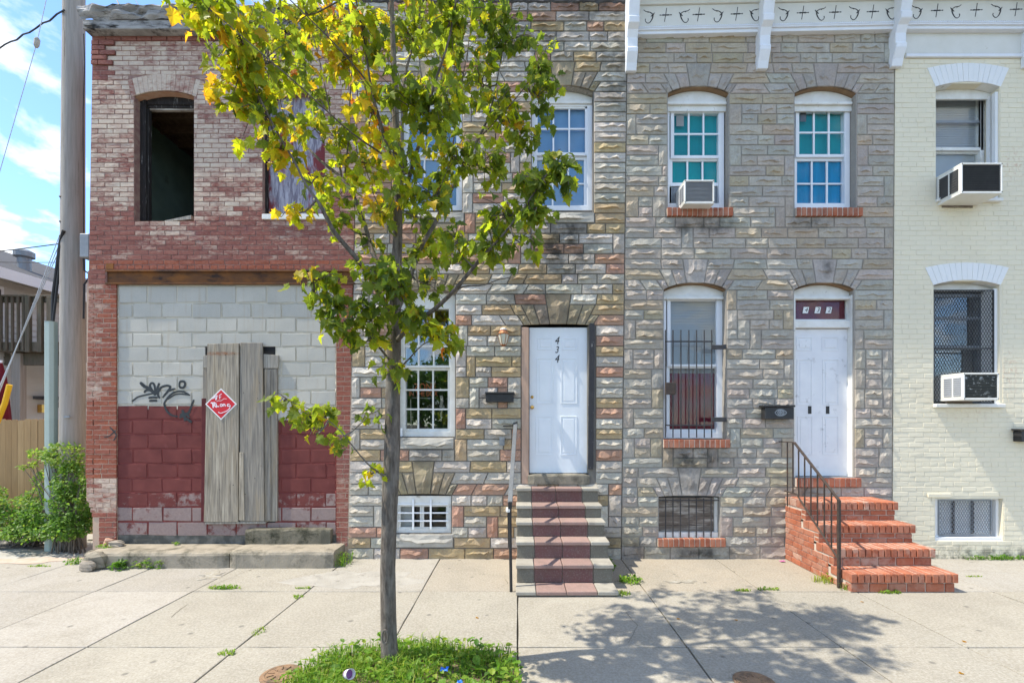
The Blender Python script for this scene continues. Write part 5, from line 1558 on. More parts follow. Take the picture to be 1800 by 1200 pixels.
# ----------------------------------------------------------------- stone faced row house 432
hb = thing('stone_rowhouse', 'row house of plain grey stone under a scrolled white cornice, door numbered 432', 'house', (PX(1330), 0.02, 0))
lu2 = ru
ru2 = lambda v: 1567.5 + (960 - v) * 0.0058
luz2 = lambda z: PX(lu2(V0 - (z - H) * SW)) + 0.003; ruz2 = lambda z: PX(ru2(V0 - (z - H) * SW))
opB = [(1174, 1281, 152, 367), (1397, 1505, 152, 367), (1167, 1276, 497, 772), (1396, 1501, 497, 839), (1158, 1265, 871, 945)]
mb = MB()
wall_sheet(mb, luz2, ruz2, -0.05, PZ(-60), [(PX(a), PX(b), PZ(d), PZ(c)) for a, b, c, d in opB], 0.004, 0.16)
shell(mb, luz2, ruz2, -0.05, PZ(-60), 0.004, 9.0)
mb.build('wall', M['joint_b'], hb)
sb = StoneWall([58, 165, 382, 510, 787, 873, 960, 985], lu2, ru2, palB)
for a, b, c, d in ((1173, 1282, 165, 367), (1170, 1288, 366, 382), (1396, 1506, 165, 367), (1395, 1515, 366, 382), (1166, 1277, 510, 772), (1164, 1283, 771, 787),
                   (1395, 1502, 510, 839), (1394, 1512, 838, 856), (1157, 1266, 873, 945), (1154, 1275, 944, 960)): sb.block(a, b, c, d)
sb.arch(1228, 55, 165, 13); sb.arch(1451, 55, 165, 13); sb.arch(1222, 56, 510, 13); sb.arch(1449, 54, 510, 13); sb.arch(1212, 55, 873, 2, 90)
sb.lay(); sb.emit(hb, M['stone_b'], 0.032)
sof = simple('brown_soffit', (0.30, 0.20, 0.12), (0.22, 0.145, 0.085), 12, 0.9, 0.1, bump=0.4, bscale=50)
soffit(hb, 1228, 54, 165, 13, 0.16, sof, M['old_white'], None, 0.09, head_bottom=188)
soffit(hb, 1451, 54, 165, 13, 0.16, sof, M['old_white'], None, 0.09, head_bottom=188)
soffit(hb, 1222, 55, 510, 13, 0.16, sof, M['old_white'], None, 0.10, head_bottom=522)
soffit(hb, 1449, 53, 510, 13, 0.16, sof, M['old_white'], None, 0.10, head_bottom=524)
for a, b in ((1171, 1287), (1397, 1514)): sill_bricks(hb, a, b, 367, 381.5, 13)
sill_bricks(hb, 1165, 1282, 772, 786.5, 13); sill_bricks(hb, 1155, 1274, 945, 959.5, 13); sill_bricks(hb, 1397, 1511, 839.5, 855, 12)
w1 = sash_window(hb, 1168, 1273, 189, 366, 0.115, [S(u0=1185, u1=1263, v0=197, v1=273, dy=0.01, t=6, tb=5, cols=3, rows=2), S(u0=1182, u1=1262, v0=283, v1=321, dy=0.045, t=6, tt=6, tb=6, cols=3, rows=1)], M['white'], ft=9)
folds(w1, 1176, 1268, 190, 281, 0.195, M['teal_cloth'], 0.004, 3); folds(w1, 1176, 1268, 281, 330, 0.200, M['teal_cloth'], 0.004, 3)
mb = MB(); mb.pbox(1189, 1202, 203, 222, 0.145, 0.147); mb.build('paper_note', M['old_white'], w1)
for a, b in ((1180, 1201), (1253, 1264)):
    mb = MB()
    m_ = 9
    for k in range(m_):
        mb.pbox(a + (b - a) * k / m_, a + (b - a) * (k + 0.75) / m_, 329, 365, 0.165 + (k % 2) * 0.006, 0.178)
    mb.build('accordion_panel', M['zinc'], w1)
w2 = sash_window(hb, 1388, 1494, 186, 366, 0.115, [S(u0=1405, u1=1484, v0=194, v1=271, dy=0.01, t=6, tb=5, cols=3, rows=2), S(u0=1401, u1=1481, v0=283, v1=362, dy=0.045, t=6, tt=6, tb=4, cols=3, rows=2)], M['white'], ft=9)
folds(w2, 1394, 1490, 187, 276, 0.195, M['teal_cloth'], 0.005, 3); folds(w2, 1394, 1490, 276, 365, 0.200, M['blue_cloth'], 0.010, 5)
mb = MB(); mb.pbox(1407, 1417, 198, 214, 0.145, 0.147); mb.build('paper_note', M['zinc'], w2)
w3 = sash_window(hb, 1161, 1270, 518, 770, 0.115, [S(u0=1179, u1=1259, v0=529, v1=640, dy=0.01, t=6, tb=4), S(u0=1177, u1=1258, v0=647, v1=754, dy=0.045, t=5, tt=4, tb=8)], M['white'], ft=10)
mb = MB()
for k in range(44): mb.pbox(1176, 1263, 522 + k * 2.75, 524.1 + k * 2.75, 0.185, 0.192)
o = mb.build('blind_slats', M['grey_blind'], w3); o['kind'] = 'stuff'
sheet(w3, 1172, 1268, 522, 645, 0.205, M['grey_blind'], 'blind_backing')
folds(w3, 1174, 1264, 656, 764, 0.20, M['maroon_cloth'], 0.012, 7)
sheet(w3, 1174, 1264, 640, 660, 0.215, M['plywood'], 'valance')
# window guard
gdn = M['grey_bar']
yg = -0.035
wg = thing('window_guard', 'dark iron bar guard over the lower window of the 432 house', 'window bars', (PX(1211), yg, PZ(768)), 'iron window guards')
for u in (1169.5, 1183, 1197, 1211, 1224.5, 1238, 1251):
    mb = MB(); mb.tube([(PX(u, yg), yg, PZ(580, yg)), (PX(u, yg), yg, PZ(769, yg))], 0.0085, 6); mb.build('bar', gdn, wg)
for v, a, b in ((600, 1169, 1253), (747, 1169, 1253)):
    mb = MB(); mb.pbox(a, b, v - 1.1, v + 1.1, yg - 0.018, yg - 0.0095); mb.build('cross_bar', gdn, wg)
for v in (610, 737):
    mb = MB(); mb.pbox(1251, 1273, v - 4, v + 4, yg - 0.02, yg - 0.01); mb.box(PX(1268), PX(1275), yg - 0.01, 0.0, PZ(v + 4), PZ(v - 4)); mb.build('hinge', gdn, wg, bevel=0.003)
mb = MB(); mb.pbox(1170, 1189, 672, 693, yg - 0.06, yg - 0.015); mb.build('lock_box', M['iron'], wg, bevel=0.004)
# basement opening: boards behind bars
for k in range(4):
    mb = MB(); mb.pbox(1155, 1263, 874 + k * 16.2, 889.5 + k * 16.2, 0.10, 0.12); mb.build('board', M['plywood'], hb)
mb = MB(); mb.pbox(1155, 1262, 935, 944.5, 0.04, 0.12); mb.build('basement_sill', M['old_white'], hb)
mb = MB(); mb.pbox(1256, 1262, 874, 935, 0.07, 0.12); mb.build('basement_jamb', M['old_white'], hb)
wg2 = thing('window_guard', 'short iron bars over the boarded basement opening of the 432 house', 'window bars', (PX(1211), 0.02, PZ(945)), 'iron window guards')
for u in (1170, 1183, 1196, 1211, 1224, 1237, 1250):
    mb = MB(); mb.tube([(PX(u, .02), 0.02, PZ(875, .02)), (PX(u, .02), 0.02, PZ(944, .02))], 0.0085, 6); mb.build('bar', gdn, wg2)
mb = MB(); mb.pbox(1158, 1264, 878, 880, 0.008, 0.0125); mb.build('cross_bar', gdn, wg2)

# door 432 with transom light
dz = 0.125
d = MB(); d.pbox(1388, 1489.5, 578, 836, dz, dz + 0.045)
door2 = d.build('door', M['old_door_white'], hb, bevel=0.003)
for a, b, c_, d_ in ((1400, 1428, 592, 616), (1445, 1475, 592, 616), (1401, 1428, 631, 712), (1446, 1475, 631, 712), (1402, 1429, 731, 799), (1446, 1475, 731, 799)):
    door_panel(a, b, c_, d_, dz, M['old_door_white'], door2)
for u in (1423.5, 1455):
    mb = MB(); mb.pbox(u - 3, u + 3, 713.5, 727, dz - 0.004, dz - 0.0005); mb.build('patch_plate', M['black'], door2)
mb = MB(); mb.pbox(1489.8, 1500, 521, 838, 0.03, 0.16, yr=0.12); mb.build('door_jamb', M['old_white'], hb, bevel=0.004)
mb = MB(); mb.pbox(1388, 1392, 521, 838, 0.03, 0.16, yr=0.12); mb.build('door_jamb', M['old_white'], hb, bevel=0.004)
mb = MB(); mb.pbox(1389, 1491, 564.5, 577, 0.07, 0.16, yr=0.12); mb.build('transom_bar', M['old_white'], hb, bevel=0.006)
mb = MB(); mb.pbox(1390, 1497, 836.5, 839.5, 0.02, 0.16, yr=0.12); mb.build('door_saddle', M['zinc'], hb)
tr = MB(); frame_boxes(tr, 1389, 1492, 518, 565, 4, 0.13, 0.165); tr = tr.build('transom', M['old_white'], hb)
mb = MB(); mb.pbox(1392, 1488, 521, 563, 0.150, 0.154); mb.build('pane', M['glass'], tr)
folds(tr, 1391, 1490, 519, 564, 0.18, M['maroon_cloth'], 0.004, 2)
for ch, u in (('4', 1416.5), ('3', 1437.5), ('2', 1457)):
    mb = MB(); y_ = 0.146
    mb.prism([(PX(u - 5.8, y_), PZ(550.5, y_)), (PX(u + 3.6, y_), PZ(550.5, y_)), (PX(u + 5.8, y_), PZ(539.5, y_)), (PX(u - 3.6, y_), PZ(539.5, y_))], y_, y_ + 0.002); pl = mb.build('number_plate', M['sign_white'], tr)
    text_obj(ch, 0.085, PX(u, y_), y_ - 0.002, PZ(545, y_), M['black'], 'house_number', tr, shear=0.3)
# letter box with ornament
lb2 = thing('letter_box', 'black letter box with a pale scrolled ornament beside door 432', 'mailbox', (PX(1372), -0.06, PZ(736)), 'black letter boxes')
mb = MB(); mb.pbox(1345, 1396, 715.5, 736.5, -0.13, -0.02); mb.build('box_body', M['black'], lb2, bevel=0.006)
mb = MB(); mb.pbox(1342, 1398.5, 711.5, 715, -0.145, -0.02); mb.build('lid', M['black'], lb2, bevel=0.004)
strokes('ornament', M['zinc'], lb2, [(9, [(195, 1038), (215, 1018), (240, 1012), (265, 1018), (288, 1038), (265, 1058), (240, 1063), (215, 1058), (195, 1038)]), (9, [(215, 1038), (228, 1022), (255, 1022), (268, 1038), (255, 1054), (228, 1054), (215, 1038)]), (8, [(240, 1012), (240, 1062)]), (8, [(222, 1030), (260, 1046)]), (8, [(222, 1046), (260, 1030)])], 1320, 500, 4.615, -0.1315, 1.0)

# brick stair of 432
bs = thing('brick_stair', 'four step orange red brick stair with light mortar up to door 432', 'stairs', (4.27, -0.65, 0.0))
bx0, bx1 = 3.70, 4.875
fy = [-1.31, -1.02, -0.745, -0.475]; tz2 = [0.208, 0.41, 0.628, 0.862]
core = MB()
for k in range(4):
    core.box(bx0 + 0.004, bx1 - 0.03, fy[k] + 0.019, 0.0 - 0.001 * k, -0.02 if k == 0 else tz2[k - 1] - 0.03, tz2[k] - 0.004)
core.build('mortar_core', M['light_mortar'], bs)
def cbrick(x0, x1, y0, y1, z0, z1, dull=0):
    mb = MB(); mb.box(x0, x1, y0, y1, z0, z1)
    o = mb.build('brick', M['stair_brick'], bs, bevel=0.0045, color=(min(1, R.random() * 0.8 + dull), R.random() ** 2 * (0.9 if R.random() < 0.35 else 0.3), 0, 1))
    o.rotation_euler = (jit(.008), jit(.01), jit(.01))
    return o
for k in range(4):
    n_ = 16
    w_ = (bx1 - bx0 + 0.02) / n_
    yb_ = fy[k + 1] + 0.03 if k < 3 else -0.01
    for i in range(n_):
        x0 = bx0 - 0.01 + w_ * i
        cbrick(x0 + 0.0055, x0 + w_ - 0.0055, fy[k] - 0.012 + jit(.004), fy[k] + 0.20, tz2[k] - 0.098, tz2[k] + jit(.003))
        if yb_ > fy[k] + 0.215:
            cbrick(x0 + 0.004, x0 + w_ - 0.004, fy[k] + 0.206, yb_ + 0.02, tz2[k] - 0.098, tz2[k] - 0.001 + jit(.002))
    zt = tz2[k] - 0.106; zb = (tz2[k - 1] if k else 0.0)
    nrow = max(1, round((zt - zb) / 0.07))
    hh = (zt - zb) / nrow
    for r in range(nrow):
        x = bx0 - (0.1 if (r + k) % 2 else 0.0) + 0.003
        while x < bx1 - 0.02:
            xa_, xb_ = max(x, bx0 + 0.002), min(x + 0.205, bx1 - 0.012)
            if xb_ - xa_ > 0.03: cbrick(xa_, xb_ - 0.008, fy[k] + 0.008 + jit(.003), fy[k] + 0.10, zb + hh * r + 0.004, zb + hh * (r + 1) - 0.004, 0.15)
            x += 0.21
hh = 0.0735
for side in (0, 1):
    for r in range(11):
        z0 = hh * r + 0.004; z1 = z0 + hh - 0.008
        k = 0
        while k < 3 and tz2[k] - 0.10 < z1 - 0.01: k += 1
        ya = fy[k] + (0.098 if z1 < tz2[k] - 0.10 else 0.012)
        if z1 > tz2[3] - 0.1: continue
        y = ya + (0.05 if r % 2 else 0.0)
        edges = [ya] if r % 2 == 0 else [ya, ya + 0.105]
        yy = edges[-1]
        while yy < -0.21: yy += 0.21; edges.append(yy)
        edges.append(-0.006)
        for a, b in zip(edges[:-1], edges[1:]):
            if b - a < 0.03: continue
            if side == 0: cbrick(bx0 - 0.006, bx0 + 0.06, a + 0.004, b - 0.004, z0, z1)
            else: cbrick(bx1 - 0.07, bx1 - 0.012, a + 0.004, b - 0.004, z0, z1)
# iron railing
ir = thing('iron_railing', 'thin brown iron stair railing with eight balusters left of the brick steps', 'handrail', (3.66, -1.16, 0.0), 'stair handrails')
xr_ = 3.665
top = [Vector((3.62, -0.02, 1.62)), Vector((xr_, -0.28, 1.62)), Vector((xr_, -1.16, 1.0))]
mb = MB()
for p, q in zip(top[:-1], top[1:]):
    dr = (q - p).normalized(); n_ = Vector((0, dr.z, -dr.y)); sxv = Vector((0.017, 0, 0))
    mb.add([p - sxv - n_ * .006, p + sxv - n_ * .006, p + sxv + n_ * .006, p - sxv + n_ * .006, q - sxv - n_ * .006, q + sxv - n_ * .006, q + sxv + n_ * .006, q - sxv + n_ * .006],
           [(3, 2, 1, 0), (4, 5, 6, 7), (0, 1, 5, 4), (1, 2, 6, 5), (2, 3, 7, 6), (3, 0, 4, 7)])
mb.build('top_rail', M['iron'], ir)
lo = [Vector((xr_, -0.06, 0.945)), Vector((xr_, -0.33, 0.945)), Vector((xr_, -1.16, 0.32))]
mb = MB(); mb.tube(lo, 0.011, 6); mb.build('bottom_rail', M['iron'], ir)
mb = MB(); mb.box(xr_ - 0.016, xr_ + 0.016, -1.176, -1.144, 0.0, 1.0); mb.build('post', M['iron'], ir, bevel=0.003)
def rail_z(path, y):
    for p, q in zip(path[:-1], path[1:]):
        if q.y <= y <= p.y:
            t_ = (y - p.y) / (q.y - p.y); return p.z + (q.z - p.z) * t_
    return path[-1].z
for k in range(8):
    y = -0.12 - k * 0.13
    z0 = rail_z(lo, y) - (0.2 if k == 0 else 0.0)
    mb = MB(); mb.box(xr_ - 0.0065, xr_ + 0.0065, y - 0.0065, y + 0.0065, z0, rail_z(top, y) - 0.004); mb.build('baluster', M['iron'], ir)

# ----------------------------------------------------------------- cream painted row house
hc = thing('painted_rowhouse', 'cream painted brick row house with white window arches and two window air conditioners', 'house', (PX(1800), 0.02, 0))
lu3 = lambda v: ru2(v) + 0.6
XR = 9.4
opC = [(1645, 1757, 147, 353), (1641, 1757, 494, 710), (1644, 1763, 876, 950)]
luz3 = lambda z: PX(lu3(V0 - (z - H) * SW)) + 0.004
mb = MB()
wall_sheet(mb, luz3, lambda z: XR, -0.05, PZ(-60), [(PX(a), PX(b), PZ(d), PZ(c)) for a, b, c, d in opC], 0.0, 0.24)
shell(mb, luz3, lambda z: XR, -0.05, PZ(-60), 0.0, 9.0)
mb.build('wall', M['cream_joint'], hc)
def c_blocked(v):
    out = []
    if 152 < v < 357: out.append((1644, 1758))
    if 116 < v < 153: out.append((1645 - (153 - v) * 0.25, 1757 + (153 - v) * 0.25))
    if 500 < v < 716: out.append((1640, 1762))
    if 466 < v < 501: out.append((1641 - (501 - v) * 0.25, 1757 + (501 - v) * 0.25))
    if 874 < v < 953: out.append((1643, 1764))
    return out
cvar = brick_variants(M['cream'], 8, proud=0.0035, rough=0.0014, edge=0.004)
pc = brick_field(104, 984, 8.6, lu3, lambda v: U0 + XR * SW, c_blocked, lambda u, v: (R.random(), 0, 0), lambda u, v: (1.0 if u < 1800 else 0.1) * (1.3 if v > 240 else 1.0))
emit(pc, 'brick', 'brickwork', hc, M['cream'], cvar)
for a, b, s_, th in ((1645, 1757, 154, 34), (1641, 1757, 502, 32)):
    for q in fan_quads((a + b) / 2, (b - a) / 2 + 1, s_, 9, th, 14, 115):
        quad_piece(q, 0.0, 0.010 + jit(.001), 0.0025, 'arch_brick', M['blue_white'], hc, (0, 0, 0))
    soffit(hc, (a + b) / 2, (b - a) / 2, s_, 9, 0.2, M['old_white'], M['old_white'], None, 0.12, head_bottom=s_ + (10 if s_ < 300 else 5), lip=False)
mb = MB(); mb.box(PX(1573), XR, -0.012, 0.0, PZ(95), PZ(54)); mb.build('frieze', M['cornice_paint'], hc)
mb = MB(); mb.box(PX(1590), XR, -0.035, 0.0, PZ(103), PZ(97)); mb.build('frieze_moulding', M['cornice_white'], hc, bevel=0.006)
# windows
wA = sash_window(hc, 1626, 1731, 164, 352, 0.20, [S(u0=1640, u1=1724, v0=172, v1=259, dy=0.0, t=5, tb=5), S(u0=1640, u1=1721, v0=270, v1=346, dy=0.045, t=6, tt=5, tb=4)], M['old_white'], ft=7)
mb = MB(); mb.pbox(1634, 1729, 212, 216, 0.215, 0.24); mb.build('muntin', M['zinc'], wA)
mb = MB(); mb.pbox(1644, 1757, 351, 356.5, -0.06, 0.24, yr=0.0); mb.build('window_sill', M['old_white'], hc, bevel=0.006)
mb = MB()
for k in range(28): mb.pbox(1634, 1728, 176 + k * 3.1, 178.3 + k * 3.1, 0.275, 0.281)
o = mb.build('blind_slats', M['grey_blind'], wA); o['kind'] = 'stuff'
sheet(wA, 1634, 1728, 262, 350, 0.29, M['grey_blind'], 'blind'); sheet(wA, 1634, 1728, 174, 264, 0.30, M['grey_blind'], 'blind')
for u0_, u1_, y0_ in ((1752, 1757, 0.02), (1741, 1744, 0.10)):
    mb = MB(); mb.box(PX(1757) - 0.04, PX(1757), y0_, y0_ + 0.05, PZ(351), PZ(160)); mb.build('jamb_stop', M['blue_white'], hc)
wB = sash_window(hc, 1622, 1733, 506, 709, 0.20, [S(u0=1644, u1=1724, v0=522, v1=607, dy=0.0, t=6, tb=5), S(u0=1644, u1=1722, v0=614, v1=700, dy=0.045, t=6, tt=5, tb=4)], M['zinc'], ft=8, glass='glass_dark')
mb = MB(); mb.pbox(1636, 1730, 557, 562, 0.21, 0.24); mb.build('muntin', M['zinc'], wB)
sheet(wB, 1632, 1731, 507, 708, 0.42, M['room'], 'shade')
mb = MB(); mb.pbox(1640, 1762, 709.5, 716, -0.05, 0.24, yr=0.0); mb.build('window_sill', M['old_white'], hc, bevel=0.006)
mb = MB(); mb.box(PX(1749.5), PX(1757), 0.03, 0.2, PZ(709.5), PZ(506)); mb.build('jamb_stop', M['blue_white'], hc)
def lattice(parent, u0, u1, v0, v1, y, pu, pv, r, mat, frame_t=2.0):
    """expanded metal: two sets of slanting strands"""
    x0, x1, z0, z1 = PX(u0, y), PX(u1, y), PZ(v1, y), PZ(v0, y)
    k = (D + y) / F; dx, dz_ = pu * k, pv * k
    W_, H_ = x1 - x0, z1 - z0
    mb = MB()
    slope = dz_ / dx
    for sgn in (1, -1):
        n_ = int(W_ / dx + H_ / dz_) + 2
        for i in range(n_):
            c0 = i * dx - H_ / slope
            pts = []
            a0 = max(0.0, c0); a1 = min(W_, c0 + H_ / slope)
            if a1 - a0 < 0.004: continue
            zA, zB = (a0 - c0) * slope, (a1 - c0) * slope
            xa_, xb_ = (a0, a1) if sgn > 0 else (W_ - a0, W_ - a1)
            mb.tube([(x0 + xa_, y + 0.001 * sgn, z0 + zA), (x0 + xb_, y + 0.001 * sgn, z0 + zB)], r, 4, cap=False)
    o = mb.build('expanded_mesh', mat, parent); o['kind'] = 'stuff'
    mb = MB(); frame_boxes(mb, u0 - frame_t, u1 + frame_t, v0 - frame_t, v1 + frame_t, frame_t, y - 0.006, y + 0.008)
    mb.build('mesh_frame', mat, parent)
wg3 = thing('window_guard', 'black expanded metal mesh over the lower cream house window', 'window bars', (PX(1694), 0.04, PZ(708)), 'iron window guards')
lattice(wg3, 1642, 1746, 511, 707, 0.03, 5.2, 9.4, 0.0034, M['black'])
mb = MB(); mb.pbox(1642, 1747, 611, 613.5, 0.020, 0.028); mb.build('cross_bar', M['black'], wg3)
wC = MB(); frame_boxes(wC, 1641, 1760, 874, 952, 9, 0.06, 0.16, 9, 4); wC = wC.build('basement_window', M['blue_white'], hc, bevel=0.005)
mb = MB(); mb.pbox(1640, 1762, 944, 951, 0.01, 0.06); mb.build('window_sill', M['blue_white'], wC, bevel=0.004)
sheet(wC, 1648, 1745, 878, 942, 0.16, M['blue_white'], 'backing_board')
for k in range(3):
    mb = MB(); mb.pbox(1676 + k * 34, 1678.5 + k * 34, 880, 940, 0.12, 0.15); mb.build('backing_bar', M['iron'], wC)
wg4 = thing('window_guard', 'pale expanded metal mesh over the cream house basement window', 'window bars', (PX(1697), 0.045, PZ(942)), 'iron window guards')
lattice(wg4, 1652, 1742, 880, 938, 0.05, 4.6, 8.0, 0.0042, M['zinc'])
mb = MB(); mb.pbox(1632, 1672, 867, 874, -0.02, 0.0); mb.build('rusty_lintel_end', M['cream'], hc, bevel=0.004); hc.children[-1].color = (0.5, 0, 0, 1)
lb3 = thing('letter_box', 'black letter box cut off by the right edge on the cream wall', 'mailbox', (PX(1816), -0.05, PZ(776)), 'black letter boxes')
mb = MB(); mb.pbox(1796, 1850, 757, 776, -0.12, -0.005); mb.build('box_body', M['black'], lb3, bevel=0.005)
mb = MB(); mb.pbox(1794, 1852, 753.5, 756.5, -0.13, -0.005); mb.build('lid', M['black'], lb3, bevel=0.004)

# window air conditioners
def ac_unit(label, u0, u1, v0, v1, yf, yb_, grille, lou_mat, badge=None):
    x0, x1, z0, z1 = PX(u0, yf), PX(u1, yf), PZ(v1, yf), PZ(v0, yf)
    t_ = thing('air_conditioner', label, 'air conditioner', ((x0 + x1) / 2, yf / 2, z0), 'window air conditioners')
    b = 0.022
    mb = MB()
    mb.box(x0, x1, yf, yb_, z1 - b, z1); mb.box(x0, x1, yf, yb_, z0, z0 + b * 1.3)
    mb.box(x0, x0 + b, yf + 0.0005, yb_, z0 + b * 1.3, z1 - b); mb.box(x1 - b, x1, yf + 0.0005, yb_, z0 + b * 1.3, z1 - b)
    mb.box(x0 + b, x1 - b, yf + 0.05, yb_ - 0.001, z0 + b * 1.3, z1 - b)
    mb.build('housing', M['ac_white'], t_, bevel=0.005)
    mb = MB(); n_ = 15
    gx0, gx1, gz0, gz1 = x0 + b + 0.004, x1 - b - 0.004, z0 + b * 1.3 + 0.004, z1 - b - 0.004
    mb.box(gx0, gx1, yf + 0.022, yf + 0.048, gz0, gz1)
    mb.build('coil', grille, t_)
    me = None
    for k in range(n_):
        z = gz0 + (gz1 - gz0) * (k + 0.5) / n_
        if me is None:
            q = MB(); q.add([(gx0 - x0, 0, 0), (gx1 - x0, 0, 0), (gx1 - x0, 0.016, 0.009), (gx0 - x0, 0.016, 0.009), (gx0 - x0, 0, 0.003), (gx1 - x0, 0, 0.003), (gx1 - x0, 0.016, 0.012), (gx0 - x0, 0.016, 0.012)],
                            [(0, 3, 2, 1), (4, 5, 6, 7), (0, 1, 5, 4), (2, 3, 7, 6)])
            me = q.mesh('louvre', grille)
        link('louvre', me, t_, (x0, yf + 0.006, z))
    for a, c in ((0.12, 0.46), (0.54, 0.9)):
        ya, yc = yf + (min(yb_, 0.0) - yf) * a, yf + (min(yb_, 0.0) - yf) * c
        mb = MB(); mb.box(x0 - 0.004, x0 - 0.0005, ya, yc, z0 + 0.06, z1 - 0.06); mb.build('side_vent', lou_mat, t_)
        for k in range(9):
            z = z0 + 0.065 + (z1 - z0 - 0.13) * k / 8
            q = MB(); q.box(x0 - 0.009, x0 - 0.004, ya, yc, z - 0.004, z + 0.004); q.build('side_louvre', lou_mat, t_)
    for xx, zz in ((x0 + 0.011, z0 + 0.02), (x1 - 0.011, z0 + 0.02), (x1 - 0.011, z1 - 0.012), (x0 + 0.011, z1 - 0.012)):
        q = MB(); q.lathe([(0.007, 0), (0.005, 0.003)], (0, 0, 0), 8); o = link('screw', q.mesh('screw', M['iron']), t_, (xx, yf - 0.0005, zz)); o.rotation_euler = (rad(90), 0, 0)
    q = MB(); q.box(x0 + 0.06, x1 - 0.06, -0.01, 0.10, z0 - 0.03, z0 - 0.002); q.build('support_cleat', M['plywood'], t_)
    return t_
ac_unit('small white air conditioner with pale grey louvres in the upper window of house 432', 1203, 1256, 316, 358, -0.20, 0.16, M['ac_grille_light'], M['ac_grille_light'])
ac_unit('white air conditioner with a dark coil in the upper window of the cream house', 1690, 1763, 286, 340, -0.36, 0.24, M['ac_grille'], M['ac_grille'])
ac_unit('off-white air conditioner with a worn peeling coil in the lower mesh covered window', 1694, 1757, 655, 703, -0.32, 0.22, M['ac_grille_worn'], M['ac_grille_light'])

# ----------------------------------------------------------------- scrolled cornice over 432 and the cream house
def scroll_mesh(flip, name):
    mb = MB(); s_ = 1 / 6.923 / SW
    base = [(-65, -70), (-40, -50), (10, -40), (45, -10), (38, 35), (10, 80), (-20, 90), (-45, 65), (-43, 40)]
    barb = [(65, -35), (42, -5), (20, 12)]
    for k, (pts, ws) in enumerate(((base, [10, 10, 12, 18, 22, 14, 12, 12, 16]), (barb, [5, 26, 8]), ([(-25, -48), (-8, -34)], [12, 12]))):
        pts = [((-x if flip else x) * s_, -z * s_) for x, z in pts]
        w_ = [q * s_ * 0.62 for q in ws]
        pw = smooth_path([(p[0], p[1], a) for p, a in zip(pts, w_)])
        mb.ribbon([(p[0], p[1]) for p in pw], [max(p[2], 0.003) for p in pw], -0.0006 * k, 0.003)
    return mb.mesh(name, M['black'])
def cross_mesh():
    mb = MB(); s_ = 1 / 6.923 / SW
    mb.ribbon([(12 * s_, 82 * s_), (2 * s_, 10 * s_), (-2 * s_, -10 * s_), (-14 * s_, -82 * s_)], [7 * s_] * 4, 0, 0.003)
    mb.ribbon([(-72 * s_, -3 * s_), (-62 * s_, -2 * s_), (-52 * s_, -2 * s_), (-30 * s_, -1 * s_), (0, 0), (30 * s_, 1 * s_), (52 * s_, 2 * s_), (62 * s_, 2 * s_), (72 * s_, 3 * s_)], [q * s_ for q in (12, 10, 3, 16, 9, 16, 3, 10, 12)], -0.0008, 0.003)
    return mb.mesh('cross_ornament', M['black'])
ME_R, ME_L, ME_X = scroll_mesh(False, 'scroll_ornament'), scroll_mesh(True, 'scroll_ornament'), cross_mesh()
cyf = -0.10
def cornice(parent, u0, u1, drop0, drop1, motifs, end_left):
    x0, x1 = PX(u0, cyf), PX(u1, cyf)
    def slant(v, y0, y1, vtop, name, mat, bevel=0.004):
        mb = MB()
        pts = [(x0, PZ(v + drop0, y0)), (x1, PZ(v + drop1, y0)), (x1, PZ(vtop + drop1, y0)), (x0, PZ(vtop + drop0, y0))]
        mb.prism(pts, y0, y1); return mb.build(name, mat, co, bevel=bevel)
    mb = MB(); mb.box(x0 - (0.10 if end_left else 0), x1, -0.50, 0.0, 7.78, 7.90); mb.box(x0 - (0.06 if end_left else 0), x1, -0.40, 0.0, 7.71, 7.78)
    co = mb.build('cornice', M['cornice_white'], parent, bevel=0.006)
    slant(46, cyf, 0.0, -22, 'fascia', M['cornice_paint'])
    slant(7, cyf - 0.028, cyf - 0.0005, -8, 'upper_moulding', M['cornice_paint'])
    slant(60, cyf + 0.015, 0.0, 52, 'lower_moulding', M['cornice_white'])
    slant(52, cyf - 0.006, 0.0, 46, 'rope_bed', M['cornice_white'], 0.002)
    mb = MB(); n_ = int((x1 - x0) / 0.030)
    for k in range(n_):
        a = (k + 0.5) / n_; x = x0 + (x1 - x0) * a; z = PZ(48.7 + drop0 + (drop1 - drop0) * a, cyf)
        s_ = 0.012
        mb.prism([(x - s_, z - 0.012), (x - s_ * 0.1, z - 0.012), (x + s_, z + 0.010), (x + s_ * 0.1, z + 0.012)], cyf - 0.016, cyf - 0.0065)
    o = mb.build('rope_moulding', M['cornice_white'], co); o['kind'] = 'stuff'
    for kind, u, v in motifs:
        me = ME_R if kind == 'R' else ME_L if kind == 'L' else ME_X
        link('cross_ornament' if kind == 'X' else 'scroll_ornament', me, co, (PX(u, cyf), cyf - 0.003, PZ(v, cyf)))
    return co
def bracket(co, u, w_, dv):
    y_ = -0.14
    x0, x1 = PX(u - w_ / 2, y_), PX(u + w_ / 2, y_)
    pr = [(-0.30, -22), (-0.27, 8), (-0.22, 33), (-0.21, 38), (-0.235, 40), (-0.225, 50), (-0.165, 56), (-0.13, 72), (-0.125, 88), (-0.145, 90), (-0.14, 97), (-0.085, 112), (-0.06, 124), (-0.0, 124)]
    poly = [(y, PZ(v + dv - (5 if v > 60 else 0), -0.12)) for y, v in pr] + [(0.0, PZ(-22 + dv, -0.12))]
    n_ = len(poly)
    mb = MB()
    mb.add([(x0, y, z) for y, z in poly] + [(x1, y, z) for y, z in poly], [tuple(range(n_)), tuple(range(2 * n_ - 1, n_ - 1, -1))] + [(i, i + n_, (i + 1) % n_ + n_, (i + 1) % n_) for i in range(n_)])
    mb.build('bracket', M['cornice_white'], co, bevel=0.006)
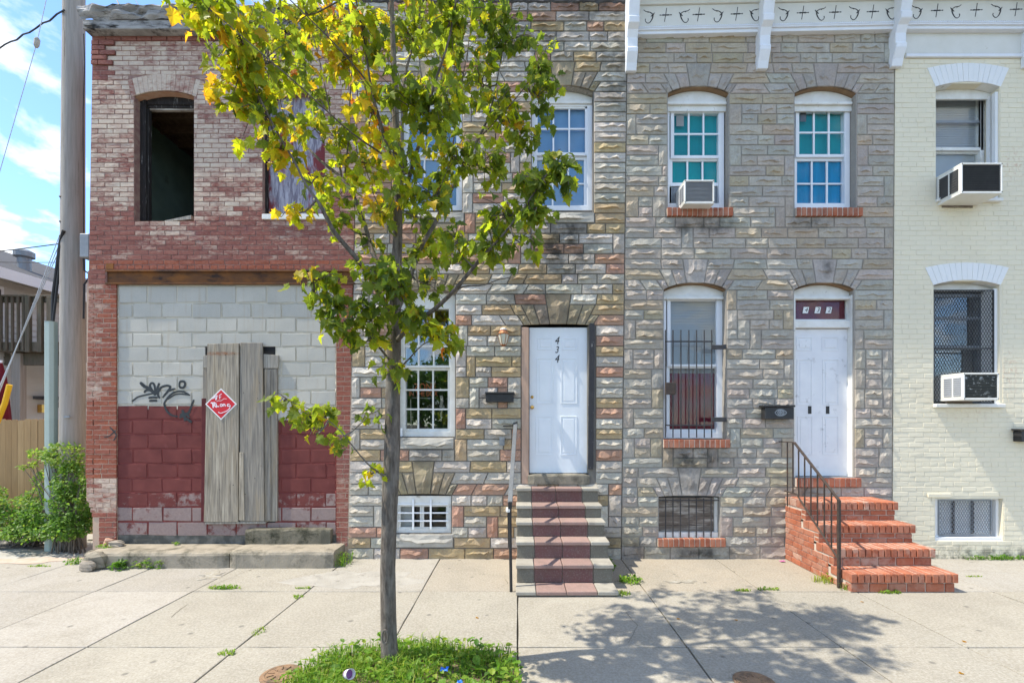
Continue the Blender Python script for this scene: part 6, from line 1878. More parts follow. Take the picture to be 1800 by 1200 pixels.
mot = [('R', 1141, 28), ('X', 1170, 27), ('L', 1203, 27), ('X', 1228, 26), ('R', 1262, 26), ('X', 1295, 25), ('L', 1327, 24),
       ('R', 1378, 24), ('X', 1411, 23), ('L', 1442, 23), ('X', 1468, 22), ('R', 1502, 22), ('X', 1534, 21), ('L', 1566, 21)]
co = cornice(hb, 1112, 1582, 1.0, -9.0, mot, True)
bracket(co, 1112, 19, 0); bracket(co, 1346, 19, -4)
mot = [('R', 1612, 20), ('X', 1647, 19), ('L', 1680, 19), ('X', 1716, 18), ('R', 1752, 18), ('X', 1786, 17), ('L', 1818, 17), ('X', 1852, 17), ('R', 1886, 17), ('X', 1920, 17)]
co2 = cornice(hc, 1583, 2075, -9.0, -9.0, mot, False)
bracket(co2, 1585, 19, -8); bracket(co2, 1822, 19, -8)

# ================================================================= THE ALLEY ON THE LEFT
# utility pole
py = 0.56
up = thing('utility_pole', 'thick weathered wooden utility pole beside the red building', 'pole', (PX(127, py), py, -0.01))
mb = MB()
pts = []; rs = []
for k in range(15):
    z = -0.1 + k * 0.72
    v = V0 - (z - H) * F / (D + py)
    pts.append((PX(127.6 + max(0, 430 - v) * 0.0055, py) + 0.004 * mnoise.noise(Vector((0, 0, z))), py, z)); rs.append(0.160 - z * 0.0035)
mb.tube(pts, rs, 20); mb.build('pole_shaft', M['pole_wood'], up, smooth=True)
xg = PX(99, py)
mb = MB()
prof = [(-0.07, 0.02), (-0.07, -0.05), (-0.035, -0.085), (0.035, -0.085), (0.07, -0.05), (0.07, 0.02)]
zt, zb = PZ(566, 0.5), -0.02
mb.add([(xg + a, 0.5 + b, zb) for a, b in prof] + [(xg + a, 0.5 + b, zt) for a, b in prof], [tuple(range(6)), tuple(range(11, 5, -1))] + [(i, (i + 1) % 6, (i + 1) % 6 + 6, i + 6) for i in range(6)])
mb.build('cable_guard', M['green_pvc'], up, bevel=0.004)
mb = MB(); mb.tube([(xg + 0.02, 0.48, zt - 0.1), (xg + 0.03, 0.48, PZ(520, .5)), (PX(104, .45), 0.45, PZ(440, .45)), (PX(106, .45), 0.45, PZ(425, .45)), (PX(112, .4), 0.40, PZ(405, .4))], 0.022, 8)
mb.tube([(xg + 0.04, 0.46, zt - 0.1), (PX(103, .45), 0.46, PZ(470, .45)), (PX(107, .45), 0.44, PZ(430, .45))], 0.016, 8); mb.build('feed_cable', M['wire'], up)
mb = MB(); mb.pbox(139, 156, 410, 452, py - 0.16, py + 0.02); mb.build('junction_box', M['zinc'], up, bevel=0.01)
mb = MB(); mb.tube([(PX(147, .5), 0.5, PZ(60, .5)), (PX(149, .5), 0.5, PZ(110, .5)), (PX(146, .5), 0.5, PZ(200, .5)), (PX(147, .5), 0.5, PZ(410, .5))], 0.006, 6)
mb.tube([(PX(147, .5), 0.5, PZ(452, .5)), (PX(148, .5), 0.5, PZ(475, .5)), (PX(154, .5), 0.55, PZ(482, .5)), (PX(148, .5), 0.5, PZ(500, .5)), (PX(147, .5), 0.5, PZ(560, .5))], 0.013, 6); mb.build('ground_wire', M['wire'], up)
for v in (352, 395, 420):
    mb = MB(); mb.tube([(PX(105, py - .12), py - 0.12, PZ(v, py)), (PX(116, py - .12), py - 0.12, PZ(v, py))], 0.016, 6); mb.build('clamp', M['iron'], up)
mb = MB(); mb.box(PX(113, .4), PX(123, .4), py - 0.168, py - 0.155, PZ(734, .4), PZ(731, .4)); mb.build('pole_tag', M['zinc'], up)

def wire(label, pts, r, mat=M['wire'], name='overhead_wire', group='wires strung to the utility pole'):
    mb = MB(); mb.tube(pts, r, 6)
    o = mb.build(name, mat); tag(o, label, 'wire', group); return o
def sag(p, q, s_, n=12, wob=0.0):
    p, q = Vector(p), Vector(q)
    return [p.lerp(q, k / n) + Vector((0, 0, -4 * s_ * (k / n) * (1 - k / n) + (wob * math.sin(k * 2.4)))) for k in range(n + 1)]
wire('twisted black service cable sagging from the pole across the sky', sag(PP(113, 18, 0.4), PP(-160, 120, 3.5), 0.25, 30, 0.018), 0.012)
wire('thin straight wire running left from the pole under the clouds', sag(PP(107, 428, 0.5), PP(-120, 452, 2.0), 0.02), 0.008)
wire('faint level wire crossing behind the pole above the deck', sag(PP(150, 461, 2.5), PP(-150, 457, 4.0), 0.02), 0.007)
wire('thin dark wire slanting over the roof of the red building', sag(PP(220, 30, 1.0), PP(150, -110, 2.0), 0.0), 0.010)
wire('short thin wire crossing the sky near the top left foliage', sag(PP(254, 26, 1.4), PP(200, -60, 3.0), 0.0), 0.005)
gw = thing('guy_wire', 'pale guy wires with a yellow plastic guard anchoring the pole at the left edge', 'guy wire', (PX(-70, 0.45), 0.45, 0.0))
for q, (a, b) in enumerate((((108, 420), (-95, 900)), ((112, 395), (-88, 900)), ((104, 440), (-104, 900)))):
    mb = MB(); mb.tube([PP(a[0], a[1], 0.5), PP(-75 if q == 0 else (b[0] + 20), 860 + q * 4, 0.45)], 0.006, 5); mb.build('strand', M['steel_wire'], gw)
a, b = PP(17, 676, 0.42), PP(-5, 742, 0.42)
mb = MB(); mb.tube([a, (a + b) / 2 + Vector((0.02, 0, 0)), b, PP(-70, 880, 0.42)], 0.034, 10); mb.build('guard_tube', M['yellow_pvc'], gw)
ins = thing('guy_wire', 'thin upper guy wire with a small ceramic insulator in the open sky', 'guy wire', tuple(PP(65, 75, 0.6)))
mb = MB(); mb.tube([PP(90, -40, 0.6), PP(66, 70, 0.6)], 0.005, 5); mb.tube([PP(63, 82, 0.6), PP(0, 300, 0.7), PP(-40, 430, 0.7)], 0.005, 5); mb.build('strand', M['steel_wire'], ins)
mb = MB(); mb.tube([PP(66, 67, 0.6), PP(65.5, 70, 0.6), PP(64, 80, 0.6), PP(63.5, 84, 0.6)], [0.02, 0.036, 0.034, 0.018], 8); mb.build('insulator', M['stone_sill'], ins)

# board fence
fyn = 1.5
fe = thing('board_fence', 'tan upright board fence closing the alley behind the shrubs', 'fence', (PX(0, fyn), fyn, 0.0))
u = -160
while u < 172:
    w_ = R.uniform(10.4, 12.2)
    x0, x1 = PX(u, fyn) + 0.003, PX(u + w_, fyn) - 0.003
    zt = PZ(737 + jit(1.6), fyn); c_ = 0.022
    y0 = fyn + jit(0.004)
    mb = MB(); mb.prism([(x0, -0.05), (x1, -0.05), (x1, zt - c_), (x1 - c_, zt), (x0 + c_, zt), (x0, zt - c_)], y0, y0 + 0.018)
    mb.build('board', M['fence_wood'], fe, color=(R.random(), 0, 0, 1))
    u += w_
for z in (0.35, 1.0, 1.65):
    mb = MB(); mb.box(PX(-160, fyn), PX(172, fyn), fyn + 0.025, fyn + 0.065, z - 0.045, z + 0.045); mb.build('fence_rail', M['fence_wood'], fe, color=(0.8, 0, 0, 1))

# house behind with its raised deck
bh = thing('background_house', 'white sided house with a dark roof beyond the fence at the left edge', 'house', (-11.0, 9.0, -0.02))
xh, ya_, yb2 = -11.0, 2.6, 19.0
ze = 5.02
mb = MB(); mb.box(xh - 8, xh - 0.02, ya_, yb2, -0.1, ze); mb.build('wall', M['siding'], bh)
nb = 36
for k in range(nb):
    z0 = 0.2 + k * (ze - 0.2) / nb; z1 = z0 + (ze - 0.2) / nb
    mb = MB(); mb.add([(xh, ya_, z0), (xh, yb2, z0), (xh + 0.0, yb2, z1), (xh + 0.0, ya_, z1), (xh + 0.022, ya_, z0), (xh + 0.022, yb2, z0), (xh + 0.004, yb2, z1), (xh + 0.004, ya_, z1)],
                      [(4, 5, 6, 7), (0, 1, 5, 4), (0, 4, 7, 3), (1, 2, 6, 5)])
    mb.build('clapboard', M['siding'], bh)
mb = MB(); mb.add([(xh + 0.45, ya_ - 0.4, ze), (xh + 0.45, yb2, ze), (xh - 4.5, yb2, ze + 2.0), (xh - 4.5, ya_ - 0.4, ze + 2.0), (xh + 0.45, ya_ - 0.4, ze - 0.16), (xh + 0.45, yb2, ze - 0.16), (xh - 4.5, yb2, ze + 1.8), (xh - 4.5, ya_ - 0.4, ze + 1.8)],
                  [(0, 1, 2, 3), (7, 6, 5, 4), (0, 4, 5, 1), (0, 3, 7, 4), (1, 5, 6, 2)]); mb.build('roof', M['shingle'], bh)
mb = MB(); mb.box(xh + 0.45, xh + 0.48, ya_ - 0.4, yb2, ze - 0.2, ze + 0.02); mb.build('eave_board', M['white'], bh)
mb = MB(); mb.lathe([(0.13, -0.4), (0.13, 0.25), (0.2, 0.28), (0.2, 0.40), (0.1, 0.46)], (xh - 0.9, 4.9, ze + 0.55), 12); mb.build('roof_vent', M['zinc'], bh)
wd = MB(); wd.box(xh + 0.02, xh + 0.07, ya_ + 0.15, ya_ + 0.95, 3.75, 4.75); wd = wd.build('window', M['white'], bh)
mb = MB(); mb.box(xh + 0.071, xh + 0.08, ya_ + 0.22, ya_ + 0.88, 3.82, 4.24); mb.build('pane', M['ac_grille'], wd)
mb = MB(); mb.box(xh + 0.071, xh + 0.08, ya_ + 0.22, ya_ + 0.88, 4.28, 4.68); mb.build('pane', M['ac_grille'], wd)
dd = MB(); dd.box(xh + 0.02, xh + 0.08, 4.55, 5.75, 0.1, 2.35); dd = dd.build('door', M['iron'], bh)
mb = MB(); mb.box(xh + 0.081, xh + 0.10, 4.68, 5.62, 0.1, 2.22); mb.build('door_leaf', M['white'], dd)
mb = MB(); mb.box(xh + 0.02, xh + 0.30, 4.2, 6.1, 2.40, 2.47); mb.build('door_canopy', M['shingle'], bh)
mb = MB(); mb.box(xh + 0.02, xh + 0.12, 4.3, 4.42, 2.1, 2.28); mb.build('porch_light', M['brass'], bh)

dk = thing('wooden_deck', 'weathered grey wooden deck with balusters raised above the alley fence', 'deck', (-10.3, 3.4, -0.02))
W_ = M['deck_wood']
yd0, yd1, xd0, xd1 = 3.4, 5.4, -12.9, -9.62
zf = PZ(606, yd0); zr = PZ(519, yd0)
mb = MB(); mb.box(xd0, xd1, yd0 - 0.02, yd0 + 0.03, zf - 0.14, zf + 0.06); mb.build('rim_board', W_, dk)
mb = MB(); mb.box(xd1 - 0.05, xd1, yd0 + 0.03, yd1, zf - 0.14, zf + 0.06); mb.build('rim_board', W_, dk)
mb = MB(); mb.box(xd0, xd1 + 0.1, yd0 + 0.2, yd0 + 0.3, zf - 0.40, zf - 0.15); mb.build('beam', W_, dk)
mb = MB(); mb.box(xd0, xd1 + 0.4, yd1 - 0.3, yd1 - 0.2, zf - 0.62, zf - 0.36); mb.build('beam', W_, dk)
nfl = 14
for k in range(nfl):
    y0 = yd0 + (yd1 - yd0) * k / nfl
    mb = MB(); mb.box(xd0, xd1, y0 + 0.034, y0 + (yd1 - yd0) / nfl + 0.025, zf - 0.03, zf + 0.004); mb.build('deck_board', W_, dk)
for k in range(7):
    mb = MB(); x = xd0 + 0.2 + k * 0.5; mb.box(x, x + 0.045, yd0 + 0.04, yd1, zf - 0.15, zf - 0.032); mb.build('joist', W_, dk)
mb = MB(); mb.box(xd0, xd1 + 0.02, yd0 - 0.05, yd0 + 0.07, zr - 0.04, zr); mb.build('hand_rail', W_, dk, bevel=0.005)
mb = MB(); mb.box(xd1 - 0.08, xd1 + 0.03, yd0 + 0.07, yd1, zr - 0.04, zr); mb.build('hand_rail', W_, dk, bevel=0.005)
mb = MB(); mb.box(xd0, xd1, yd0, yd0 + 0.03, zr - 0.15, zr - 0.042); mb.build('upper_rail', W_, dk)
for uu in (-60, -46, -32, -18, -8, 4, 14, 24, 34, 43):
    x = PX(uu + 1.5, yd0); mb = MB(); mb.box(x - 0.02, x + 0.02, yd0 - 0.055, yd0 - 0.021, zf - 0.12, zr - 0.042); mb.build('baluster', W_, dk)
for uu, ww in ((53, 0.05), (74, 0.05), (91, 0.05)):
    x = PX(uu, yd0); mb = MB(); mb.box(x - ww, x + ww, yd0 - 0.07, yd0 - 0.0, zf - 0.16, zr - 0.04); mb.build('rail_post', W_, dk, bevel=0.005)
for k in range(1, 10):
    y = yd0 + 0.2 * k; mb = MB(); mb.box(xd1 - 0.02, xd1 + 0.02, y - 0.02, y + 0.02, zf - 0.1, zr - 0.04); mb.build('baluster', W_, dk)
for x, y in ((PX(33, 3.6), 3.6), (PX(-70, 3.6), 3.6), (-9.75, 5.1)):
    mb = MB(); mb.box(x - 0.10, x + 0.10, y - 0.07, y + 0.07, -0.02, zf - 0.15); mb.build('deck_post', M['pole_wood'], dk, bevel=0.006)
mb = MB(); mb.box(-9.95, -9.8, 4.7, 4.85, -0.02, zf - 0.4); mb.build('deck_post', W_, dk)
um = thing('folded_parasol', 'folded dark red parasol standing beyond the fence at the left edge', 'parasol', (PX(2, 2.4), 2.4, -0.02))
mb = MB(); x = PX(2, 2.4); mb.lathe([(0.16, 1.05), (0.17, 1.5), (0.13, 2.1), (0.08, 2.7), (0.02, 3.0)], (x, 2.4, 0), 14); mb.build('canopy', M['red_cloth'], um)
mb = MB(); mb.tube([(x, 2.4, -0.02), (x, 2.4, 3.05)], 0.02, 8); mb.build('pole', M['white'], um)

# ================================================================= PLANTS
def leaf_poly(kind):
    """outline of a leaf in its own plane: x across, y from stalk (0) to tip (1), plus the rim value of every vertex"""
    if kind == 'maple':
        h = [(0.0, 0.0), (0.10, 0.05), (0.32, -0.02), (0.30, 0.16), (0.52, 0.34), (0.34, 0.42), (0.38, 0.56), (0.62, 0.72) if False else (0.50, 0.66), (0.28, 0.62), (0.22, 0.70), (0.13, 0.86), (0.0, 1.0)]
    elif kind == 'ovate':
        h = [(0.0, 0.0), (0.22, 0.15), (0.33, 0.4), (0.24, 0.7), (0.0, 1.0)]
    else:
        h = [(0.0, 0.0), (0.14, 0.2), (0.10, 0.4), (0.26, 0.45), (0.16, 0.62), (0.20, 0.75), (0.0, 1.0)]
    pts = h + [(-x, y) for x, y in reversed(h[1:-1])]
    return pts
def leaf_geo(kind, curl=0.18, fold=0.25):
    pts = leaf_poly(kind)
    out = [(0.0, 0.40, -0.03)]
    e = [0.0]
    for x, y in pts:
        z = fold * abs(x) * 0.7 - curl * (y - 0.3) ** 2 + jit(0.03)
        out.append((x, y, z))
        e.append(min(1.0, math.hypot(x, y - 0.40) / 0.5))
    n = len(pts)
    ff = [(0, 1 + i, 1 + (i + 1) % n) for i in range(n)]
    return out, ff, e
def leaf_matrix(p, tip, nrm, size):
    y = tip.normalized()
    z = (nrm - y * nrm.dot(y))
    if z.length < 1e-4: z = Vector((0.3, 0.5, 0.8)) - y * y.dot(Vector((0.3, 0.5, 0.8)))
    z.normalize()
    x = y.cross(z)
    m = Matrix((x, y, z)).transposed().to_4x4()
    return Matrix.Translation(p) @ m @ Matrix.Scale(size, 4)
def add_leaf(mb, geo, mtx, c):
    v, f, e = geo
    mb.cur = c
    mb.add([mtx @ Vector(q) for q in v], f)
    mb.e.extend(e)
def rvec():
    while True:
        v = Vector((R.uniform(-1, 1), R.uniform(-1, 1), R.uniform(-1, 1)))
        if 0.05 < v.length < 1: return v.normalized()

# ----------------------------------------------------------------- the street maple
TY = -2.94
tree = thing('street_maple', 'young maple street tree with green leaves turning yellow and orange growing from the grass patch', 'tree', (PX(685, TY), TY, 0.0))
TS = F / (D + TY)
def TP(u, v, dy=0.0): return PP(u, v, TY + dy)
trunk = [(687, 1186, 46), (685.5, 1165, 39), (684, 1130, 36), (683, 1080, 35), (682, 1000, 34.5), (684, 920, 35), (686.5, 850, 36), (689, 780, 34), (690, 700, 32), (692, 640, 31), (694, 560, 28), (697, 480, 25), (699, 400, 21.5), (698, 320, 19), (697, 250, 17), (693, 150, 14), (690, 50, 11), (686, -60, 9), (690, -170, 6), (694, -270, 3)]
mb = MB(); pts = [TP(a + 0.6 * math.sin(b * 0.05), b, 0.02 * math.sin(b * 0.013)) for a, b, c in trunk]
mb.tube(pts, [c * 0.39 / TS for a, b, c in trunk], 16)
for i, p in enumerate(mb.v):
    q = mnoise.noise(Vector((p[0] * 9, p[1] * 9, p[2] * 3.5)))
    mb.v[i] = (p[0] + 0.006 * q, p[1] + 0.006 * q, p[2])
mb.build('trunk', M['bark'], tree, smooth=True)
mb = MB(); k0 = TP(677, 1118, -0.072)
for rr0, yy in ((0.035, 0.0),):
    mb.tube([k0 + Vector((0.022 * math.cos(a), -0.004, 0.052 * math.sin(a))) for a in [i * 6.283 / 14 for i in range(15)]], 0.007, 6)
mb.build('bark_scar', M['bark'], tree)

limbs = [
 [(690, 555, 0, 12), (662, 505, -.1, 11), (635, 463, -.2, 10), (592, 413, -.3, 9), (574, 382, -.35, 8), (556, 350, -.4, 6), (536, 322, -.45, 5.5), (515, 280, -.5, 5), (485, 230, -.55, 4), (455, 170, -.6, 3), (430, 110, -.65, 2.4)],
 [(692, 520, 0, 12), (672, 480, .1, 10.5), (656, 445, .2, 10), (640, 395, .3, 9), (622, 345, .35, 8.5), (600, 312, .4, 8), (560, 280, .5, 6.5), (520, 235, .6, 5), (495, 190, .65, 4), (480, 120, .7, 3), (450, 50, .75, 2.2)],
 [(600, 312, .4, 6), (592, 260, .45, 5), (578, 190, .5, 4), (562, 110, .55, 3), (540, 30, .6, 2.4), (520, -60, .6, 2)],
 [(604, 318, .4, 5), (612, 250, .3, 4), (615, 180, .2, 3.2), (618, 90, .1, 2.6), (600, 0, .0, 2)],
 [(697, 545, 0, 13), (712, 510, .1, 12), (727, 470, .2, 11), (745, 425, .25, 10), (768, 385, .3, 9), (797, 325, .35, 8), (825, 270, .4, 7), (855, 215, .45, 5.5), (872, 150, .5, 4), (885, 70, .5, 3), (890, 0, .5, 2.2)],
 [(696, 600, 0, 11), (725, 570, -.15, 10), (760, 545, -.25, 9), (798, 508, -.35, 8), (850, 450, -.45, 6.5), (895, 400, -.5, 5), (930, 355, -.55, 4), (955, 315, -.6, 3), (985, 275, -.6, 2.2)],
 [(799, 508, -.35, 5), (820, 503, -.36, 4), (850, 502, -.38, 3.2), (875, 493, -.4, 2.4), (898, 488, -.4, 1.6)],
 [(699, 380, 0, 10), (722, 300, -.15, 8), (745, 220, -.3, 7), (765, 140, -.4, 5.5), (790, 60, -.5, 4), (810, -40, -.5, 3), (825, -120, -.5, 2)],
 [(697, 310, 0, 9), (675, 240, -.2, 7), (655, 165, -.3, 5.5), (640, 80, -.4, 4.5), (622, -20, -.5, 3.4), (610, -120, -.5, 2.2)],
 [(695, 200, 0, 8), (715, 120, .25, 6), (735, 40, .4, 5), (745, -70, .5, 3.6), (752, -170, .5, 2.2)],
 [(692, 640, 0, 6), (668, 612, -.15, 5), (645, 580, -.2, 4), (615, 545, -.25, 3), (580, 515, -.3, 2.4), (545, 490, -.3, 1.8)],
 [(694, 655, 0, 5), (722, 628, -.15, 3.5), (745, 605, -.2, 2.6), (775, 592, -.25, 2), (797, 588, -.25, 1.5)],
 [(687, 842, -.05, 6), (660, 826, -.12, 4), (640, 808, -.2, 3.2), (612, 775, -.25, 2.6), (588, 748, -.3, 2.2), (550, 722, -.3, 1.8), (500, 702, -.32, 1.4)],
 [(770, 385, .3, 6), (790, 300, .5, 5), (800, 220, .6, 4), (815, 130, .7, 3), (830, 40, .75, 2.4)],
 [(840, 245, .42, 4), (885, 200, .35, 3.2), (925, 150, .3, 2.4), (955, 110, .3, 1.6)],
 [(680, 275, -.1, 5), (620, 235, -.35, 3.6), (560, 180, -.6, 2.8), (490, 120, -.8, 2.2), (420, 60, -.9, 1.8), (370, 20, -.9, 1.4)],
 [(650, 150, -.3, 4), (600, 90, -.5, 3), (550, 40, -.6, 2.4), (490, -20, -.7, 1.8)],
]
limb_pts = []
for L in limbs:
    P = [Vector((*TP(a, b, c), d)) for a, b, c, d in L]
    P = [Vector(q) for q in smooth_path([tuple(q) for q in P], 3)]
    P = [Vector((q.x + 0.012 * mnoise.noise(Vector((q.x, q.y, q.z)) * 3), q.y + 0.02 * mnoise.noise(Vector((q.z, q.y, q.x)) * 3), q.z, q.w)) for q in P]
    mb = MB(); mb.tube([q.to_3d() for q in P], [q.w * (0.42 if q.w > 6 else 0.36) / TS for q in P], 8)
    mb.build('limb', M['bark'], tree, smooth=True)
    limb_pts += [(q.to_3d(), q.w) for q in P]
limb_pts += [(TP(a, b), c) for a, b, c in trunk if b < 620]

# leaf sprays: (u, v, half width, half height, depth from the trunk, leaves, how far turned)
C = [
 (365, 15, 45, 45, -.85, 46, .60), (425, 60, 60, 60, -.7, 70, .50), (405, 135, 32, 50, -.6, 42, .72), (480, 110, 60, 70, -.2, 62, .42), (520, 30, 70, 50, .1, 56, .42), (585, 40, 60, 50, .5, 60, .68),
 (615, 105, 60, 60, .2, 66, .72), (450, 195, 52, 50, -.5, 56, .46), (535, 150, 70, 55, .6, 52, .40), (545, 215, 70, 45, .3, 42, .50), (490, 265, 32, 26, -.4, 20, .70), (650, 195, 42, 60, -.2, 44, .74), (590, 250, 50, 45, .4, 26, .45),
 (520, 375, 30, 20, -.35, 12, .72), (585, 345, 40, 34, .2, 20, .42), (600, 390, 30, 22, .1, 14, .36), (560, 310, 34, 30, -.3, 16, .5),
 (650, 290, 48, 50, .35, 40, .60), (665, 370, 36, 46, -.1, 26, .62), (705, 300, 40, 60, -.35, 44, .38), (640, 50, 44, 50, -.45, 36, .44), (720, 190, 50, 70, -.35, 56, .34), (725, 70, 64, 62, .35, 66, .40),
 (790, 40, 62, 52, -.45, 60, .30), (800, 110, 56, 56, .6, 50, .48), (865, 30, 56, 50, .45, 62, .26), (890, 75, 44, 38, .45, 40, .22), (775, 185, 60, 56, -.3, 60, .36), (838, 150, 48, 50, .5, 40, .38), (880, 210, 50, 48, .4, 54, .40),
 (945, 120, 32, 36, .3, 34, .22), (948, 170, 28, 40, .3, 30, .22), (910, 240, 36, 34, .4, 28, .34), (790, 270, 58, 50, .3, 54, .40), (850, 290, 52, 44, .3, 46, .36), (720, 380, 50, 46, .4, 34, .38), (775, 345, 52, 46, -.2, 44, .36),
 (985, 292, 25, 30, -.6, 30, .22), (945, 318, 32, 30, -.55, 32, .24), (940, 375, 26, 28, -.5, 22, .26), (890, 375, 42, 36, -.45, 36, .28), (870, 430, 34, 24, -.45, 20, .26), (925, 430, 22, 16, -.5, 8, .28), (800, 420, 40, 32, -.3, 28, .34), (750, 440, 44, 36, .3, 34, .40),
 (660, 480, 40, 36, -.25, 32, .36), (700, 505, 44, 40, -.3, 44, .28), (760, 500, 36, 28, .2, 24, .32), (640, 430, 22, 24, .25, 8, .5), (655, 545, 40, 32, -.3, 32, .30), (725, 560, 34, 30, -.25, 26, .30),
 (560, 492, 42, 18, -.3, 24, .34), (590, 535, 36, 24, -.3, 26, .30), (610, 575, 30, 18, -.28, 16, .28), (545, 520, 22, 14, -.3, 10, .26), (770, 575, 32, 16, -.25, 20, .46), (795, 598, 12, 12, -.25, 8, .5), (650, 600, 24, 20, -.2, 12, .34), (690, 645, 26, 16, -.15, 14, .42),
 (505, 700, 20, 12, -.32, 9, .30), (545, 735, 34, 20, -.3, 22, .36), (570, 725, 20, 14, -.3, 12, .32), (600, 778, 10, 14, -.25, 7, .28), (655, 722, 12, 12, -.1, 7, .2), (652, 828, 16, 13, -.12, 9, .62), (555, 765, 10, 8, -.3, 4, .3),
 (600, -70, 110, 70, -.3, 66, .55), (480, -60, 100, 60, -.5, 56, .5), (760, -80, 110, 70, .3, 70, .34), (860, -60, 70, 50, .45, 44, .28), (660, -190, 130, 80, 0, 80, .42), (560, -150, 90, 60, .4, 50, .5), (780, -180, 90, 60, -.4, 56, .34), (690, -290, 90, 50, 0, 50, .4), (690, -90, 80, 70, -.7, 44, .4), (650, -40, 80, 70, .8, 44, .5), (760, 60, 70, 60, 1.0, 40, .36), (560, 80, 70, 60, 1.05, 40, .5)]
geos = [leaf_geo('maple', R.uniform(.1, 1.1), R.uniform(-.4, .9)) for _ in range(12)]
leaves = []                                  # (matrix, colour, score)
twigs = MB(); n_tw = 0
singles_tw = 0
for (u, v, ru_, rv, dy0, n, hue) in C:
    c = TP(u, v, dy0)
    sc_ = (D + c.y) / F
    n = round(n * 1.7)
    rx, rz, ry = ru_ * sc_, rv * sc_, (ru_ + rv) / 2 * sc_ * 0.9
    best = min(limb_pts, key=lambda q: (q[0] - c).length + (0.5 if q[0].z > c.z + 0.25 else 0))
    p0 = best[0]
    mid = p0.lerp(c, 0.5) + Vector((jit(.04), jit(.04), -0.03))
    twigs.tube([p0, p0.lerp(mid, .5) + rvec() * .008, mid, mid.lerp(c, .5) + rvec() * .01, c], [max(0.006, min(best[1] * 0.3, 5) / TS), 0.0062, 0.0052, 0.0044, 0.0032], 5, cap=False)
    ns = max(3, round(n / 6))
    for k in range(ns):
        q = rvec()
        e = c + Vector((q.x * rx, q.y * ry, q.z * rz)) * R.uniform(0.55, 1.30)
        b0 = p0.lerp(c, R.uniform(0.45, 1.0))
        m1 = b0.lerp(e, 0.5) + Vector((jit(.03), jit(.03), 0.03))
        twigs.tube([b0, m1, e], [0.0038, 0.003, 0.0018], 4, cap=False)
        nl = n // ns + (1 if k < n % ns else 0)
        for j in range(nl):
            t_ = R.uniform(0.35, 1.05)
            a = b0.lerp(m1, t_ * 2) if t_ < 0.5 else m1.lerp(e, t_ * 2 - 1)
            off = rvec(); off.z -= 0.25
            p = a + off * R.uniform(0.02, 0.075)
            tip = (off + Vector((jit(.5), jit(.5), -0.75))).normalized()
            nr = Vector((jit(0.9), jit(0.9) - 0.15, 0.75 + jit(.5)))
            size = R.uniform(0.054, 0.104) * (0.92 if v > 660 else 1)
            h_ = min(1, max(0, R.gauss(hue - (0.08 if hue > 0.55 else 0.01), 0.17)))
            g_ = R.random() ** 2
            mtx = leaf_matrix(p, tip, nr, size)
            s_ = size * F / (D + p.y)
            uu = U0 + p.x * F / (D + p.y); vv_ = V0 - (p.z - H) * F / (D + p.y)
            if vv_ < 5: s_ *= 0.05
            leaves.append((mtx, (h_, g_, 0), s_ * (1.25 if p.y < TY else 0.9)))
twigs.build('twigs', M['bark'], tree)['kind'] = 'stuff'
order = sorted(range(len(leaves)), key=lambda i: -leaves[i][2])
lm = []
for g in geos:
    mb = MB(); mb.e = list(g[2]); mb.add(g[0], g[1]); lm.append(mb.mesh('leaf', M['maple']))
for i in order[:300]:
    mtx, c, _ = leaves[i]
    o = link('leaf', R.choice(lm), tree, (0, 0, 0), (*c, 1))
    o.matrix_parent_inverse = Matrix.Identity(4)
    lo_, ro_, sc3 = mtx.decompose()
    o.location = lo_ - wloc(tree); o.rotation_mode = 'QUATERNION'; o.rotation_quaternion = ro_; o.scale = sc3
fo = MB(); fo.e = []
for i in order[300:]:
    mtx, c, _ = leaves[i]
    add_leaf(fo, R.choice(geos), mtx, c)
fo.build('foliage', M['maple'], tree)['kind'] = 'stuff'

# ----------------------------------------------------------------- grass patch round the trunk
cxp, cyp = -0.81, -3.32
rxp, ryp = 0.83, 0.69
def in_pit(x, y, k=1.0):
    a = abs((x - cxp) / (rxp * k)); b = abs((y - cyp) / (ryp * k))
    e = 0.05 * mnoise.noise(Vector((x * 4, y * 4, 0)))
    return a ** 3.2 + b ** 3.2 < 1 + e * 3
n_ = 40; vv = []; ff = []
for k in range(5):
    for i in range(n_):
        a = 2 * math.pi * i / n_
        ca, sa_ = math.cos(a), math.sin(a)
        rsup = 1 / (abs(ca) ** 3.2 + abs(sa_) ** 3.2) ** (1 / 3.2)
        f_ = 1.0 - k * 0.24
        vv.append((cxp + rxp * rsup * ca * f_, cyp + ryp * rsup * sa_ * f_, [0.002, 0.03, 0.05, 0.055, 0.06][k] + jit(.006) * (k > 0)))
for k in range(4):
    for i in range(n_): ff.append((k * n_ + i, k * n_ + (i + 1) % n_, (k + 1) * n_ + (i + 1) % n_, (k + 1) * n_ + i))
ff.append(tuple(4 * n_ + i for i in range(n_)))
mb = MB(); mb.add(vv, ff)
tag(mb.build('tree_pit', M['soil']), 'patch of bare brown soil under the grass around the tree', 'soil', kind='structure')
def blade(mb, p, h, w_, lean_v, c):
    side = Vector((-lean_v.y, lean_v.x, 0))
    side = side.normalized() * w_ if side.length > 1e-5 else Vector((w_, 0, 0))
    a = p; m1 = p + lean_v * 0.28 + Vector((0, 0, h * 0.62)); t_ = p + lean_v + Vector((0, 0, h * (0.95 - 0.3 * lean_v.length / max(h, .01))))
    mb.cur = c
    mb.add([a - side, a + side, m1 + side * 0.75, m1 - side * 0.75, t_], [(0, 1, 2, 3), (3, 2, 4)])
    mb.e.extend([0.3] * 5)
gmb = MB(); gmb.e = []
ov = [leaf_geo('ovate', .4, .3) for _ in range(3)]; jag = [leaf_geo('jagged', .5, .3) for _ in range(3)]
cnt = 0
